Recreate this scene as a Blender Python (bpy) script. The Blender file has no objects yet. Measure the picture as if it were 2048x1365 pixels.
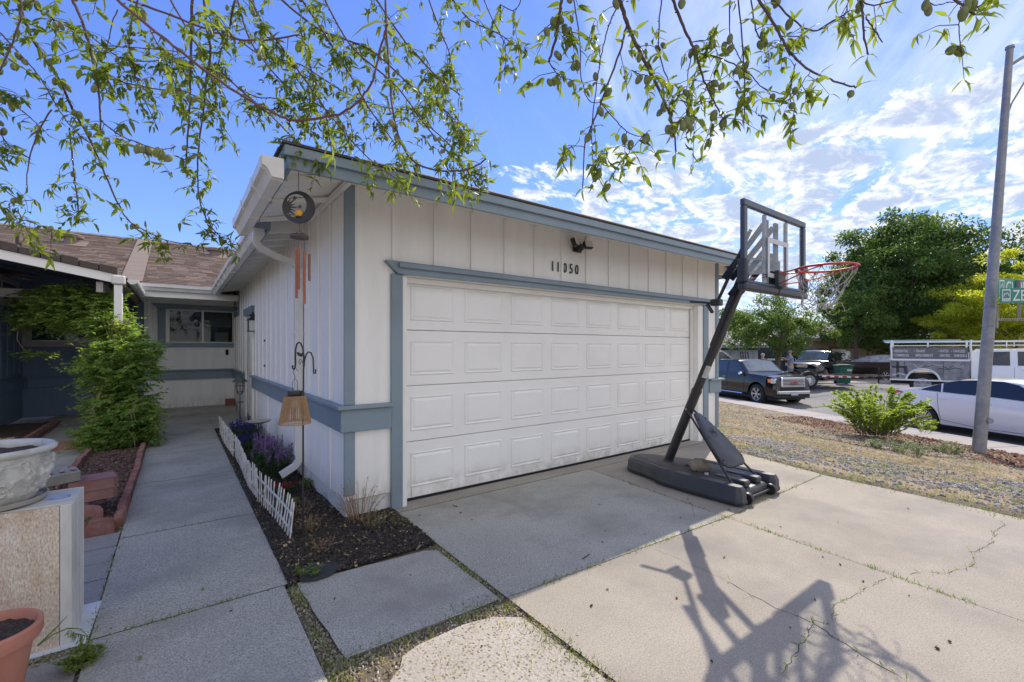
import bpy, bmesh, math, random
import numpy as np
from mathutils import Vector, Matrix, Euler, noise as mnoise
R = math.radians
SC = bpy.context.scene
COL = SC.collection
rnd = random.Random(7)
nr = np.random.default_rng(7)

# ---------------------------------------------------------------- camera, sky, sun, exposure
CH = 1.45                                   # eye height
YAW = math.atan(672 / 900)                  # clockwise from +Y
cam_d = bpy.data.cameras.new('camera'); cam = bpy.data.objects.new('camera', cam_d); COL.objects.link(cam)
cam.location = (0, 0, CH); cam.rotation_euler = (R(90), 0, -YAW)
cam_d.sensor_width = 36; cam_d.lens = 36 * 900 / 2048; cam_d.shift_y = 15.5 / 2048
cam_d.clip_start = .05; cam_d.clip_end = 2000
SC.camera = cam
SX, SY = -.98, -.42                        # shadow offset per metre of height
sun_d = bpy.data.lights.new('sun', 'SUN'); sun = bpy.data.objects.new('sun', sun_d); COL.objects.link(sun)
sun_d.energy = 2.85; sun_d.angle = R(.55); sun_d.color = (1, .90, .76)
sun.rotation_euler = Vector((-SX, -SY, 1)).to_track_quat('Z', 'Y').to_euler()
SELEV = math.atan(1 / math.hypot(SX, SY)); SAZ = math.atan2(-SX, -SY)
SC.view_settings.view_transform = 'Standard'; SC.view_settings.look = 'None'
SC.view_settings.exposure = .85; SC.view_settings.gamma = 1; SC.view_settings.use_curve_mapping = False
SC.cycles.max_bounces = 8; SC.cycles.transparent_max_bounces = 16
SC.cycles.use_denoising = True

W = bpy.data.worlds.new('World'); SC.world = W; W.use_nodes = True
def world():
    nt = W.node_tree; N = nt.nodes; L = nt.links; N.clear()
    def nd(t, **k):
        n = N.new(t)
        for a, b in k.items():
            if a in n.inputs: n.inputs[a].default_value = b
            else: setattr(n, a, b)
        return n
    def mth(op, a, b=None, c=None, clamp=False):
        n = N.new('ShaderNodeMath'); n.operation = op; n.use_clamp = clamp
        for i, v in enumerate((a, b, c)):
            if v is None: continue
            if isinstance(v, (int, float)): n.inputs[i].default_value = v
            else: L.new(v, n.inputs[i])
        return n.outputs[0]
    def ss(v, a, b):
        n = N.new('ShaderNodeMapRange'); n.interpolation_type = 'SMOOTHSTEP'
        L.new(v, n.inputs[0]); n.inputs[1].default_value = a; n.inputs[2].default_value = b
        return n.outputs[0]
    sky = nd('ShaderNodeTexSky', sky_type='NISHITA', sun_disc=False, sun_elevation=SELEV, sun_rotation=SAZ,
             altitude=1400, air_density=1.0, dust_density=.15, ozone_density=3.0)
    tc = nd('ShaderNodeTexCoord'); sp = nd('ShaderNodeSeparateXYZ'); L.new(tc.outputs['Generated'], sp.inputs[0])
    x, y, z = sp.outputs
    zc = mth('MAXIMUM', z, .0)
    def plane(k, sx, sy, rot=0, off=(0, 0)):
        q = mth('ADD', zc, k); a = mth('DIVIDE', x, q); b = mth('DIVIDE', y, q)
        c, s = math.cos(rot), math.sin(rot)
        u = mth('ADD', mth('MULTIPLY', a, c * sx), mth('MULTIPLY', b, s * sx)); v = mth('ADD', mth('MULTIPLY', a, -s * sy), mth('MULTIPLY', b, c * sy))
        cb = N.new('ShaderNodeCombineXYZ'); L.new(mth('ADD', u, off[0]), cb.inputs[0]); L.new(mth('ADD', v, off[1]), cb.inputs[1])
        return cb.outputs[0]
    def noise(vec, sc, det=8, rough=.55, dist=0):
        n = nd('ShaderNodeTexNoise', Scale=sc, Detail=det, Roughness=rough, Distortion=dist); L.new(vec, n.inputs['Vector']); return n.outputs[0]
    # azimuth measure: clouds thicken towards +X (right of the view)
    hl = mth('SQRT', mth('ADD', mth('MULTIPLY', x, x), mth('MULTIPLY', y, y)))
    az = mth('DIVIDE', mth('ADD', mth('MULTIPLY', x, .93), mth('MULTIPLY', y, -.2)), mth('MAXIMUM', hl, .01))
    side = ss(az, .12, .60)
    back = ss(mth('MULTIPLY', y, -1), .02, .45)   # unseen cloud added behind the camera to brighten and neutralise the shade
    side = mth('MAXIMUM', side, back)
    # high wispy cloud
    w1 = noise(plane(.12, .55, 2.1, R(32)), 1.6, 10, .6, .7)
    w2 = noise(plane(.2, .5, .8, R(10), (3.1, 5)), .9, 5, .5)
    wisp = mth('MULTIPLY', ss(mth('ADD', w1, mth('MULTIPLY', mth('SUBTRACT', w2, .5), 1.1)), .42, .80), mth('MULTIPLY', mth('ADD', mth('MULTIPLY', side, .92), .03), ss(z, .06, .3)))
    # low cumulus bank
    pv = plane(.11, 1.5, 2.1, R(15), (2.4, 1.2))
    c1 = noise(pv, 2.7, 13, .66, .3)
    pv2 = plane(.11, 1.5, 2.1, R(15), (2.4 + .035, 1.2 + .07))
    c2 = noise(pv2, 2.7, 13, .66, .3)
    band = mth('MULTIPLY', ss(z, -.02, .03), mth('SUBTRACT', 1, ss(z, .36, .47)))
    cover = mth('MULTIPLY', band, side)
    thr = mth('SUBTRACT', .75, mth('MULTIPLY', cover, .34))
    dens = ss(mth('SUBTRACT', c1, thr), 0, .11)
    dens = mth('MULTIPLY', dens, ss(cover, .02, .3))
    thick = ss(mth('SUBTRACT', c2, thr), .02, .20)
    # colours
    hue = nd('ShaderNodeHueSaturation', Saturation=1.12, Hue=.513, Value=1.0); L.new(sky.outputs[0], hue.inputs['Color'])
    bw = N.new('ShaderNodeRGBToBW'); L.new(hue.outputs[0], bw.inputs[0])
    soft = mth('DIVIDE', 1.55, mth('ADD', 1, mth('MULTIPLY', bw.outputs[0], .19)))
    vs_ = N.new('ShaderNodeVectorMath'); vs_.operation = 'SCALE'; L.new(hue.outputs[0], vs_.inputs[0]); L.new(soft, vs_.inputs['Scale'])
    tint = nd('ShaderNodeMix', data_type='RGBA', blend_type='MULTIPLY'); tint.inputs[0].default_value = 1
    L.new(vs_.outputs[0], tint.inputs[6]); tint.inputs[7].default_value = (.75, .755, .865, 1)
    m1 = nd('ShaderNodeMix', data_type='RGBA'); L.new(mth('MULTIPLY', wisp, .5), m1.inputs[0]); L.new(tint.outputs[2], m1.inputs[6])
    m1.inputs[7].default_value = (4.3, 4.6, 5.7, 1)
    mb = nd('ShaderNodeMix', data_type='RGBA'); L.new(mth('MULTIPLY', back, .68), mb.inputs[0]); L.new(m1.outputs[2], mb.inputs[6]); mb.inputs[7].default_value = (5.3, 5.1, 4.9, 1)  # warm tone of the added cloud, fills the shaded walls
    cc = nd('ShaderNodeMix', data_type='RGBA'); L.new(thick, cc.inputs[0]); cc.inputs[6].default_value = (4.75, 4.8, 4.9, 1); cc.inputs[7].default_value = (2.2, 2.6, 3.4, 1)
    m2 = nd('ShaderNodeMix', data_type='RGBA'); L.new(mth('MULTIPLY', dens, .93), m2.inputs[0]); L.new(mb.outputs[2], m2.inputs[6]); L.new(cc.outputs[2], m2.inputs[7])
    bg = nd('ShaderNodeBackground', Strength=.14); L.new(m2.outputs[2], bg.inputs[0])
    out = nd('ShaderNodeOutputWorld'); L.new(bg.outputs[0], out.inputs[0])
world()

# ---------------------------------------------------------------- measuring
SN, CS = math.sin(YAW), math.cos(YAW)
def at(u, v, X=None, Y=None, z=None, t=None):
    """point of the place seen at photograph pixel (u,v) on a given plane"""
    r = (u - 1024) / 900; dx, dy, dz = SN + CS * r, CS - SN * r, (698 - v) / 900
    if t is None:
        if X is not None: t = X / dx
        elif Y is not None: t = Y / dy
        else:
            if z is None: z = 0
            t = (z - CH) / dz
    return Vector((dx * t, dy * t, CH + dz * t))

# ---------------------------------------------------------------- materials
MATS = {}
def mat(name, c1, c2=None, splash=None, grain=0., sc=3., rough=.7, metal=0., bump=0., bsc=60., speck=None, ssc=200., samt=.5, stretch=(1, 1, 1), coat=0., trans=0., alpha=1., spec=.5, dirt=None, dsc=1.3, damt=.5, local=False, det=6):
    if name in MATS: return MATS[name]
    m = bpy.data.materials.new(name); m.use_nodes = True; nt = m.node_tree; N = nt.nodes; L = nt.links
    b = N['Principled BSDF']; b.inputs['Roughness'].default_value = rough; b.inputs['Metallic'].default_value = metal
    b.inputs['Base Color'].default_value = (*c1, 1); b.inputs['Coat Weight'].default_value = coat; b.inputs['Coat Roughness'].default_value = .05
    b.inputs['Transmission Weight'].default_value = trans; b.inputs['Alpha'].default_value = alpha; b.inputs['Specular IOR Level'].default_value = spec
    m.diffuse_color = (*c1, 1)
    if local: vec = N.new('ShaderNodeTexCoord').outputs['Object']
    else: vec = N.new('ShaderNodeNewGeometry').outputs['Position']
    mp = N.new('ShaderNodeMapping'); mp.inputs['Scale'].default_value = stretch; L.new(vec, mp.inputs['Vector']); vec = mp.outputs[0]
    def noise(s, d=6, ro=.6):
        n = N.new('ShaderNodeTexNoise'); n.inputs['Scale'].default_value = s; n.inputs['Detail'].default_value = d; n.inputs['Roughness'].default_value = ro
        L.new(vec, n.inputs['Vector']); return n.outputs[0]
    def ramp(v, a, c):
        n = N.new('ShaderNodeMapRange'); L.new(v, n.inputs[0]); n.inputs[1].default_value = a; n.inputs[2].default_value = c; return n.outputs[0]
    def mix(f, a, c):
        n = N.new('ShaderNodeMix'); n.data_type = 'RGBA'
        L.new(f, n.inputs[0])
        for i, v in ((6, a), (7, c)):
            if isinstance(v, tuple): n.inputs[i].default_value = (*v, 1)
            else: L.new(v, n.inputs[i])
        return n.outputs[2]
    col = None
    if c2 is not None: col = mix(ramp(noise(sc, det), .3, .7), c1, c2)
    if speck is not None:
        vo = N.new('ShaderNodeTexVoronoi'); vo.inputs['Scale'].default_value = ssc; L.new(vec, vo.inputs['Vector'])
        sc3 = N.new('ShaderNodeSeparateColor'); L.new(vo.outputs['Color'], sc3.inputs[0])
        f0 = N.new('ShaderNodeMath'); f0.operation = 'MULTIPLY'; L.new(ramp(vo.outputs['Distance'], .46, .30), f0.inputs[0]); L.new(ramp(sc3.outputs[0], .35, .75), f0.inputs[1]); f0.use_clamp = True
        f = N.new('ShaderNodeMath'); f.operation = 'MULTIPLY'; L.new(f0.outputs[0], f.inputs[0]); f.inputs[1].default_value = samt
        col = mix(f.outputs[0], col or c1, speck)
    if grain:                                 # coarse sand and aggregate seen at a slant
        g0 = N.new('ShaderNodeMapRange'); L.new(noise(ssc * 1.15, 3, .75), g0.inputs[0]); g0.inputs[1].default_value = .32; g0.inputs[2].default_value = .68
        g0.inputs[3].default_value = 1 - grain; g0.inputs[4].default_value = 1 + grain * .55
        g1 = N.new('ShaderNodeVectorMath'); g1.operation = 'SCALE'; L.new(col, g1.inputs[0]); L.new(g0.outputs[0], g1.inputs['Scale']); col = g1.outputs[0]
    if dirt is not None:
        f = N.new('ShaderNodeMath'); f.operation = 'MULTIPLY'; L.new(ramp(noise(dsc, 5, .65), .47, .66), f.inputs[0]); f.use_clamp = True; f.inputs[1].default_value = damt
        col = mix(f.outputs[0], col or c1, dirt)
    if splash is not None:                     # splashed dirt near the ground
        sz = N.new('ShaderNodeSeparateXYZ'); L.new(N.new('ShaderNodeNewGeometry').outputs['Position'], sz.inputs[0])
        g1 = ramp(sz.outputs[2], splash[1], 0.); f = N.new('ShaderNodeMath'); f.operation = 'MULTIPLY'; L.new(g1, f.inputs[0]); L.new(ramp(noise(7, 6, .7), .38, .62), f.inputs[1]); f.use_clamp = True
        f2 = N.new('ShaderNodeMath'); f2.operation = 'MULTIPLY'; L.new(f.outputs[0], f2.inputs[0]); f2.inputs[1].default_value = .75
        col = mix(f2.outputs[0], col or c1, splash[0])
    if col is not None: L.new(col, b.inputs['Base Color'])
    if bump:
        bn = N.new('ShaderNodeBump'); bn.inputs['Strength'].default_value = min(1, bump); bn.inputs['Distance'].default_value = (.0035 if bsc > 50 else .006) * max(1, bump)
        L.new(noise(bsc, 4, .6), bn.inputs['Height']); L.new(bn.outputs[0], b.inputs['Normal'])
    MATS[name] = m
    return m
def leafmat(name, c1, c2, sc=8., rough=.45, tr=.45, tcol=None):
    m = bpy.data.materials.new(name); m.use_nodes = True; nt = m.node_tree; N = nt.nodes; L = nt.links
    b = N['Principled BSDF']; b.inputs['Roughness'].default_value = rough; b.inputs['Specular IOR Level'].default_value = .35
    g = N.new('ShaderNodeNewGeometry')
    n1 = N.new('ShaderNodeTexNoise'); n1.inputs['Scale'].default_value = sc; n1.inputs['Detail'].default_value = 3; L.new(g.outputs['Position'], n1.inputs['Vector'])
    ad = N.new('ShaderNodeMath'); ad.operation = 'MULTIPLY_ADD'; L.new(g.outputs['Random Per Island'], ad.inputs[0]); ad.inputs[1].default_value = .5; L.new(n1.outputs[0], ad.inputs[2])
    mr = N.new('ShaderNodeMapRange'); L.new(ad.outputs[0], mr.inputs[0]); mr.inputs[1].default_value = .4; mr.inputs[2].default_value = 1.1
    mx = N.new('ShaderNodeMix'); mx.data_type = 'RGBA'; L.new(mr.outputs[0], mx.inputs[0]); mx.inputs[6].default_value = (*c1, 1); mx.inputs[7].default_value = (*c2, 1)
    L.new(mx.outputs[2], b.inputs['Base Color'])
    t = N.new('ShaderNodeBsdfTranslucent')
    tm = N.new('ShaderNodeMix'); tm.data_type = 'RGBA'; tm.blend_type = 'MULTIPLY'; tm.inputs[0].default_value = 1; L.new(mx.outputs[2], tm.inputs[6]); tm.inputs[7].default_value = (*(tcol or (1.9, 2.0, .7)), 1)
    L.new(tm.outputs[2], t.inputs[0])
    ms = N.new('ShaderNodeMixShader'); ms.inputs[0].default_value = tr; L.new(b.outputs[0], ms.inputs[1]); L.new(t.outputs[0], ms.inputs[2])
    L.new(ms.outputs[0], N['Material Output'].inputs[0]); m.diffuse_color = (*c1, 1)
    MATS[name] = m
    return m
def glassmat(name, col=(.9, .95, .95), thin=.12, rough=.02):
    """thin pane: mostly see-through with a fresnel reflection"""
    m = bpy.data.materials.new(name); m.use_nodes = True; nt = m.node_tree; N = nt.nodes; L = nt.links
    N.remove(N['Principled BSDF'])
    g = N.new('ShaderNodeBsdfGlossy'); g.inputs['Roughness'].default_value = rough
    t = N.new('ShaderNodeBsdfTransparent'); t.inputs[0].default_value = (*col, 1)
    f = N.new('ShaderNodeLayerWeight'); f.inputs[0].default_value = .5
    pw = N.new('ShaderNodeMath'); pw.operation = 'POWER'; L.new(f.outputs['Facing'], pw.inputs[0]); pw.inputs[1].default_value = 4
    ad = N.new('ShaderNodeMath'); ad.operation = 'MULTIPLY_ADD'; L.new(pw.outputs[0], ad.inputs[0]); ad.inputs[1].default_value = .55; ad.inputs[2].default_value = thin; ad.use_clamp = True
    ms = N.new('ShaderNodeMixShader'); L.new(ad.outputs[0], ms.inputs[0]); L.new(t.outputs[0], ms.inputs[1]); L.new(g.outputs[0], ms.inputs[2])
    L.new(ms.outputs[0], N['Material Output'].inputs[0]); m.diffuse_color = (*col, .4)
    MATS[name] = m
    return m

# ---------------------------------------------------------------- objects
ORG = {}
def tag(o, label=None, cat=None, group=None, kind=None):
    if label: o['label'] = label
    if cat: o['category'] = cat
    if group: o['group'] = group
    if kind: o['kind'] = kind
    return o
def thing(name, label, cat, loc=(0, 0, 0), group=None, kind=None):
    o = bpy.data.objects.new(name, None); COL.objects.link(o); o.empty_display_size = .1
    o.location = loc; ORG[o.name] = Vector(loc)
    return tag(o, label, cat, group, kind)
def link(name, me, parent=None, loc=None, rot=None, scale=None):
    o = bpy.data.objects.new(name, me); COL.objects.link(o)
    if parent is not None:
        o.parent = parent; ORG[o.name] = ORG[parent.name]
        acc = Vector((0, 0, 0)); p = parent
        while p.parent is not None: acc += p.location; p = p.parent
        o.location = (Vector(loc) - ORG[parent.name] if loc is not None else Vector((0, 0, 0))) - acc
    elif loc is not None: o.location = loc
    if rot is not None: o.rotation_euler = rot
    if scale is not None: o.scale = scale
    return o
def npmesh(name, V, F, m=None, smooth=False):
    """V (n,3) array, F (k,3|4) array"""
    V = np.asarray(V, dtype=np.float32); F = np.asarray(F, dtype=np.int32); k = F.shape[1]
    me = bpy.data.meshes.new(name); me.vertices.add(len(V)); me.vertices.foreach_set('co', V.ravel())
    me.loops.add(F.size); me.loops.foreach_set('vertex_index', F.ravel())
    me.polygons.add(len(F)); me.polygons.foreach_set('loop_start', np.arange(0, F.size, k, dtype=np.int32))
    me.polygons.foreach_set('loop_total', np.full(len(F), k, dtype=np.int32))
    if smooth: me.polygons.foreach_set('use_smooth', np.ones(len(F), dtype=bool))
    me.update(calc_edges=True); me.validate()
    if m: me.materials.append(m)
    return me
class MB:
    def __init__(s): s.v = []; s.f = []; s.mi = []; s.cm = 0
    def add(s, vs, fs):
        n = len(s.v); s.v += [Vector(a) for a in vs]; s.f += [tuple(i + n for i in f) for f in fs]; s.mi += [s.cm] * len(fs); return s
    def box(s, x0, x1, y0, y1, z0, z1):
        x0, x1 = sorted((x0, x1)); y0, y1 = sorted((y0, y1)); z0, z1 = sorted((z0, z1))
        return s.add([(x, y, z) for z in (z0, z1) for y in (y0, y1) for x in (x0, x1)],
                     [(0, 2, 3, 1), (4, 5, 7, 6), (0, 1, 5, 4), (2, 6, 7, 3), (0, 4, 6, 2), (1, 3, 7, 5)])
    def obox(s, c, dims, mtx=None):
        a, b, d = [q / 2 for q in dims]; m = mtx or Matrix.Identity(3); c = Vector(c)
        return s.add([c + m @ Vector((x, y, z)) for z in (-d, d) for y in (-b, b) for x in (-a, a)],
                     [(0, 2, 3, 1), (4, 5, 7, 6), (0, 1, 5, 4), (2, 6, 7, 3), (0, 4, 6, 2), (1, 3, 7, 5)])
    def beam(s, a, b, w, h, up=(0, 0, 1)):
        a, b = Vector(a), Vector(b); d = (b - a); l = d.length; d.normalize()
        u = Vector(up); sd = d.cross(u)
        if sd.length < 1e-4: sd = d.cross(Vector((1, 0, 0)))
        sd.normalize(); u = sd.cross(d)
        m = Matrix((sd, d, u)).transposed()
        return s.obox((a + b) / 2, (w, l, h), m)
    def face(s, *pts): return s.add(pts, [tuple(range(len(pts)))])
    def prism(s, poly, ax, a, b):
        """poly of 2d points on the plane normal to axis ax, from a to b"""
        def p3(p, q):
            return {'x': (q, p[0], p[1]), 'y': (p[0], q, p[1]), 'z': (p[0], p[1], q)}[ax]
        n = len(poly)
        return s.add([p3(p, a) for p in poly] + [p3(p, b) for p in poly],
                     [tuple(range(n)), tuple(range(2 * n - 1, n - 1, -1))] + [(i, (i + 1) % n, n + (i + 1) % n, n + i) for i in range(n)])
    def tube(s, pts, r, n=8, cap=True):
        pts = [Vector(p) for p in pts]; k = len(pts); rr = r if hasattr(r, '__len__') else [r] * k
        t0 = (pts[1] - pts[0]).normalized(); u = t0.orthogonal().normalized(); vs = []
        for i, p in enumerate(pts):
            t = (pts[min(i + 1, k - 1)] - pts[max(i - 1, 0)])
            if t.length < 1e-9: t = t0
            t.normalize(); u = (u - t * u.dot(t)); u = u.normalized() if u.length > 1e-6 else t.orthogonal().normalized(); w = t.cross(u)
            vs += [p + (u * math.cos(2 * math.pi * j / n) + w * math.sin(2 * math.pi * j / n)) * rr[i] for j in range(n)]
        fs = [(i * n + j, i * n + (j + 1) % n, (i + 1) * n + (j + 1) % n, (i + 1) * n + j) for i in range(k - 1) for j in range(n)]
        if cap: fs += [tuple(range(n - 1, -1, -1)), tuple(range((k - 1) * n, k * n))]
        return s.add(vs, fs)
    def lathe(s, prof, n=24, c=(0, 0, 0), mtx=None, fn=None):
        m = mtx or Matrix.Identity(3); c = Vector(c); vs = []
        for r, z in prof:
            for j in range(n):
                a = 2 * math.pi * j / n; rr = r + (fn(a, z, r) if fn else 0)
                vs.append(c + m @ Vector((rr * math.cos(a), rr * math.sin(a), z)))
        k = len(prof)
        fs = [(i * n + j, i * n + (j + 1) % n, (i + 1) * n + (j + 1) % n, (i + 1) * n + j) for i in range(k - 1) for j in range(n)]
        fs += [tuple(range(n - 1, -1, -1)), tuple(range((k - 1) * n, k * n))]
        return s.add(vs, fs)
    def ball(s, c, r, n=12, m=8, sq=(1, 1, 1)):
        pr = [(math.sin(math.pi * i / m) * r + 1e-4, -math.cos(math.pi * i / m) * r) for i in range(m + 1)]
        k = len(s.v); s.lathe(pr, n)
        for i in range(k, len(s.v)): s.v[i] = Vector((s.v[i].x * sq[0] + c[0], s.v[i].y * sq[1] + c[1], s.v[i].z * sq[2] + c[2]))
        return s
    def move(s, fn, k=0):
        for i in range(k, len(s.v)): s.v[i] = fn(s.v[i])
        return s
    def mesh(s, name, mats, smooth=False, org=None, auto=None, bevel=0, bseg=1):
        o = org or Vector((0, 0, 0)); me = bpy.data.meshes.new(name)
        me.from_pydata([v - o for v in s.v], [], s.f)
        ms = mats if isinstance(mats, (list, tuple)) else [mats]
        for q in ms: me.materials.append(q)
        if len(ms) > 1: me.polygons.foreach_set('material_index', s.mi)
        bm = bmesh.new(); bm.from_mesh(me)
        if bevel:
            bmesh.ops.remove_doubles(bm, verts=bm.verts, dist=1e-5)
            es = [e for e in bm.edges if len(e.link_faces) == 2 and e.calc_face_angle(0) > .5]
            bmesh.ops.bevel(bm, geom=es, offset=bevel, segments=bseg, profile=.6, affect='EDGES', clamp_overlap=True)
        bmesh.ops.recalc_face_normals(bm, faces=bm.faces)
        if smooth:
            for f in bm.faces: f.smooth = True
            a = auto or R(38)
            for e in bm.edges:
                if len(e.link_faces) == 2 and e.calc_face_angle(0) > a: e.smooth = False
        bm.to_mesh(me); bm.free(); me.update()
        return me
    def build(s, name, mats, parent=None, smooth=False, bevel=0, label=None, kind=None, auto=None, bseg=1):
        og = ORG[parent.name] if parent is not None else None
        o = link(name, s.mesh(name, mats, smooth, og, auto, bevel, bseg), parent)
        if parent is None: ORG[o.name] = Vector((0, 0, 0))
        return tag(o, label, None, None, kind)
CBX = {}
def cbox(name, m, parent, c, dims, rot=(0, 0, 0), ch=.004, seed=0):
    """one chamfered box as an object of its own; alike boxes share the mesh"""
    k = (m.name, tuple(round(d, 3) for d in dims), ch, seed)
    if k not in CBX:
        b = MB().obox((0, 0, 0), dims); CBX[k] = b.mesh(name, m, bevel=min(ch, min(dims) * .3) if ch else 0)
    return link(name, CBX[k], parent, c, rot)
def copy_tree(o, parent=None):
    c = o.copy(); COL.objects.link(c); c.parent = parent
    for ch in [x for x in bpy.data.objects if x.parent == o]: copy_tree(ch, c)
    return c
def fbm(x, y, s=1., o=4): return mnoise.fractal(Vector((x * s, y * s, 3.3)), .8, 2.1, o)
def text_mesh(name, s, size, mtx, m, parent, depth=.004, width=1., bold=0.):
    """flat lettering as real (thin) letters; mtx: columns = right, up, normal + origin"""
    cu = bpy.data.curves.new('t', 'FONT'); cu.body = s; cu.size = size; cu.extrude = depth; cu.align_x = 'LEFT'; cu.offset = bold
    cu.resolution_u = 3
    t = bpy.data.objects.new('t', cu); COL.objects.link(t)
    dg = bpy.context.evaluated_depsgraph_get(); me = bpy.data.meshes.new_from_object(t.evaluated_get(dg)); bpy.data.objects.remove(t); bpy.data.curves.remove(cu)
    me.transform(Matrix.Diagonal((width, 1, 1, 1))); M = mtx.copy()
    if parent is not None: M.translation = M.translation - ORG[parent.name]
    me.transform(M); me.materials.clear(); me.materials.append(m); me.name = name
    return link(name, me, parent)
def frame(o, r, u):
    r = Vector(r).normalized(); u = Vector(u).normalized(); n = r.cross(u).normalized()
    M = Matrix((r, u, n)).transposed().to_4x4(); M.translation = Vector(o); return M
# ---------------------------------------------------------------- paints and materials of the setting
WHITE = mat('white_paint', (.85, .84, .80), (.90, .89, .86), sc=1.2, rough=.55, bump=.35, bsc=35, stretch=(6, 6, .7), dirt=(.66, .63, .57), dsc=.9, damt=.22, splash=((.40, .36, .30), .42))
TRIMW = mat('white_trim_paint', (.83, .815, .77), (.88, .865, .82), sc=3, rough=.45, bump=.15, bsc=60)
DOORW = mat('door_white', (.87, .86, .83), (.90, .89, .86), sc=1.5, rough=.35, bump=.06, bsc=400, dirt=(.70, .69, .67), dsc=1.1, damt=.25, splash=((.42, .39, .34), .28))
BLUE = mat('blue_grey_paint', (.20, .265, .315), (.235, .30, .35), sc=2.2, rough=.5, bump=.25, bsc=50, stretch=(1, 1, 1), dirt=(.17, .20, .22), dsc=2, damt=.4)
DARKBLUE = mat('dark_blue_paint', (.15, .21, .30), (.18, .245, .34), sc=2, rough=.6, bump=.3, bsc=30, stretch=(6, 6, 1))
TAUPE = mat('taupe_paint', (.42, .38, .35), (.47, .43, .40), sc=3, rough=.6, bump=.2)
GUTTER = mat('gutter_vinyl', (.80, .79, .76), (.72, .71, .68), sc=4, rough=.3, dirt=(.5, .48, .42), dsc=3, damt=.35)
BLACK = mat('black_metal', (.018, .018, .02), (.035, .033, .032), sc=20, rough=.42, bump=.2, bsc=150)
DARK = mat('dark_gap', (.012, .012, .012), rough=.9)
ALU = mat('aluminium_frame', (.55, .54, .50), (.62, .61, .58), sc=10, rough=.4, metal=.3)
SHEDGE = mat('shingle_edge', (.06, .05, .045), (.10, .085, .075), sc=30, rough=.95, bump=.8, bsc=120)
FOUND = mat('painted_foundation', (.62, .62, .60), (.70, .70, .68), sc=3, rough=.8, bump=.6, bsc=60, dirt=(.35, .33, .29), dsc=4, damt=.6)
GLASS = glassmat('window_glass', (.75, .8, .8), .03)
CLEAR = glassmat('clear_glass', (.96, .98, .985), .03)
def shingle_mat():
    m = bpy.data.materials.new('roof_shingle'); m.use_nodes = True; nt = m.node_tree; N = nt.nodes; L = nt.links; b = N['Principled BSDF']
    b.inputs['Roughness'].default_value = .95
    g = N.new('ShaderNodeNewGeometry'); cr = N.new('ShaderNodeValToRGB'); L.new(g.outputs['Random Per Island'], cr.inputs[0])
    e = cr.color_ramp.elements; e[0].color = (.15, .105, .08, 1); e[1].color = (.33, .245, .195, 1)
    for p, c in ((.3, (.22, .16, .125, 1)), (.55, (.18, .14, .125, 1)), (.8, (.27, .205, .175, 1))):
        q = e.new(p); q.color = c
    n = N.new('ShaderNodeTexNoise'); n.inputs['Scale'].default_value = 140; L.new(g.outputs['Position'], n.inputs[0])
    mx = N.new('ShaderNodeMix'); mx.data_type = 'RGBA'; mx.blend_type = 'MULTIPLY'; mx.inputs[0].default_value = .6
    L.new(cr.outputs[0], mx.inputs[6]); L.new(n.outputs[0], mx.inputs[7]); 
    hs = N.new('ShaderNodeHueSaturation'); hs.inputs['Value'].default_value = 1.45; L.new(mx.outputs[2], hs.inputs['Color']); L.new(hs.outputs[0], b.inputs[0])
    return m
SHINGLE = shingle_mat()

# ---------------------------------------------------------------- the white house with its garage
WX, WY, FY = 1.14, 3.9, 12.9                 # side wall plane, garage front plane, far wall plane
house = thing('house', 'white board and batten house with blue grey trim and a two car garage numbered 11050', 'house', (WX, WY, 0))
def hb(name, m, x0, x1, y0, y1, z0, z1, parent=None, bevel=0, label=None):
    return MB().box(x0, x1, y0, y1, z0, z1).build(name, m, parent or house, bevel=bevel, label=label)
DX0, DX1, DT = 1.70, 6.53, 2.155             # garage door
# walls
w = MB().box(WX, DX0 - .03, WY, WY + .12, .16, 2.9).box(DX1 + .06, 7.12, WY, WY + .12, .16, 2.95).box(DX0 - .03, DX1 + .06, WY, WY + .12, DT, 2.9)
w.build('wall', WHITE, house)
w = MB().box(WX, WX + .12, WY + .121, 9.46, .16, 2.9).box(WX, WX + .12, 10.42, FY, .16, 2.9).box(WX, WX + .12, 9.46, 10.42, 2.06, 2.9)
w.build('wall', WHITE, house)
MB().box(-.57, -.12, FY, FY + .15, .05, 2.9).box(1.13, 7.1, FY, FY + .15, .05, 2.9).box(-.12, 1.13, FY, FY + .15, .05, 1.60).box(-.12, 1.13, FY, FY + .15, 2.35, 2.9).build('wall', WHITE, house)
MB().box(7.0, 7.12, WY + .121, 16, .16, 2.9).box(-.57, 7.12, 20.8, 21, 0, 2.9).box(-.57, -.45, FY + .151, 20.79, 0, 2.9).build('wall', WHITE, house)
for q in ((WX + .01, DX0 - .13, WY + .008, WY + .13), (WX + .008, WX + .13, WY + .14, 9.4), (DX1 + .3, 7.11, WY + .008, WY + .13), (WX + .008, WX + .13, 10.5, FY)): MB().box(*q, -.1, .158).build('foundation', FOUND, house, bevel=.004)
MB().box(7.0, 7.12, WY + .14, 16, -.8, .158).build('foundation', FOUND, house)
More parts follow.
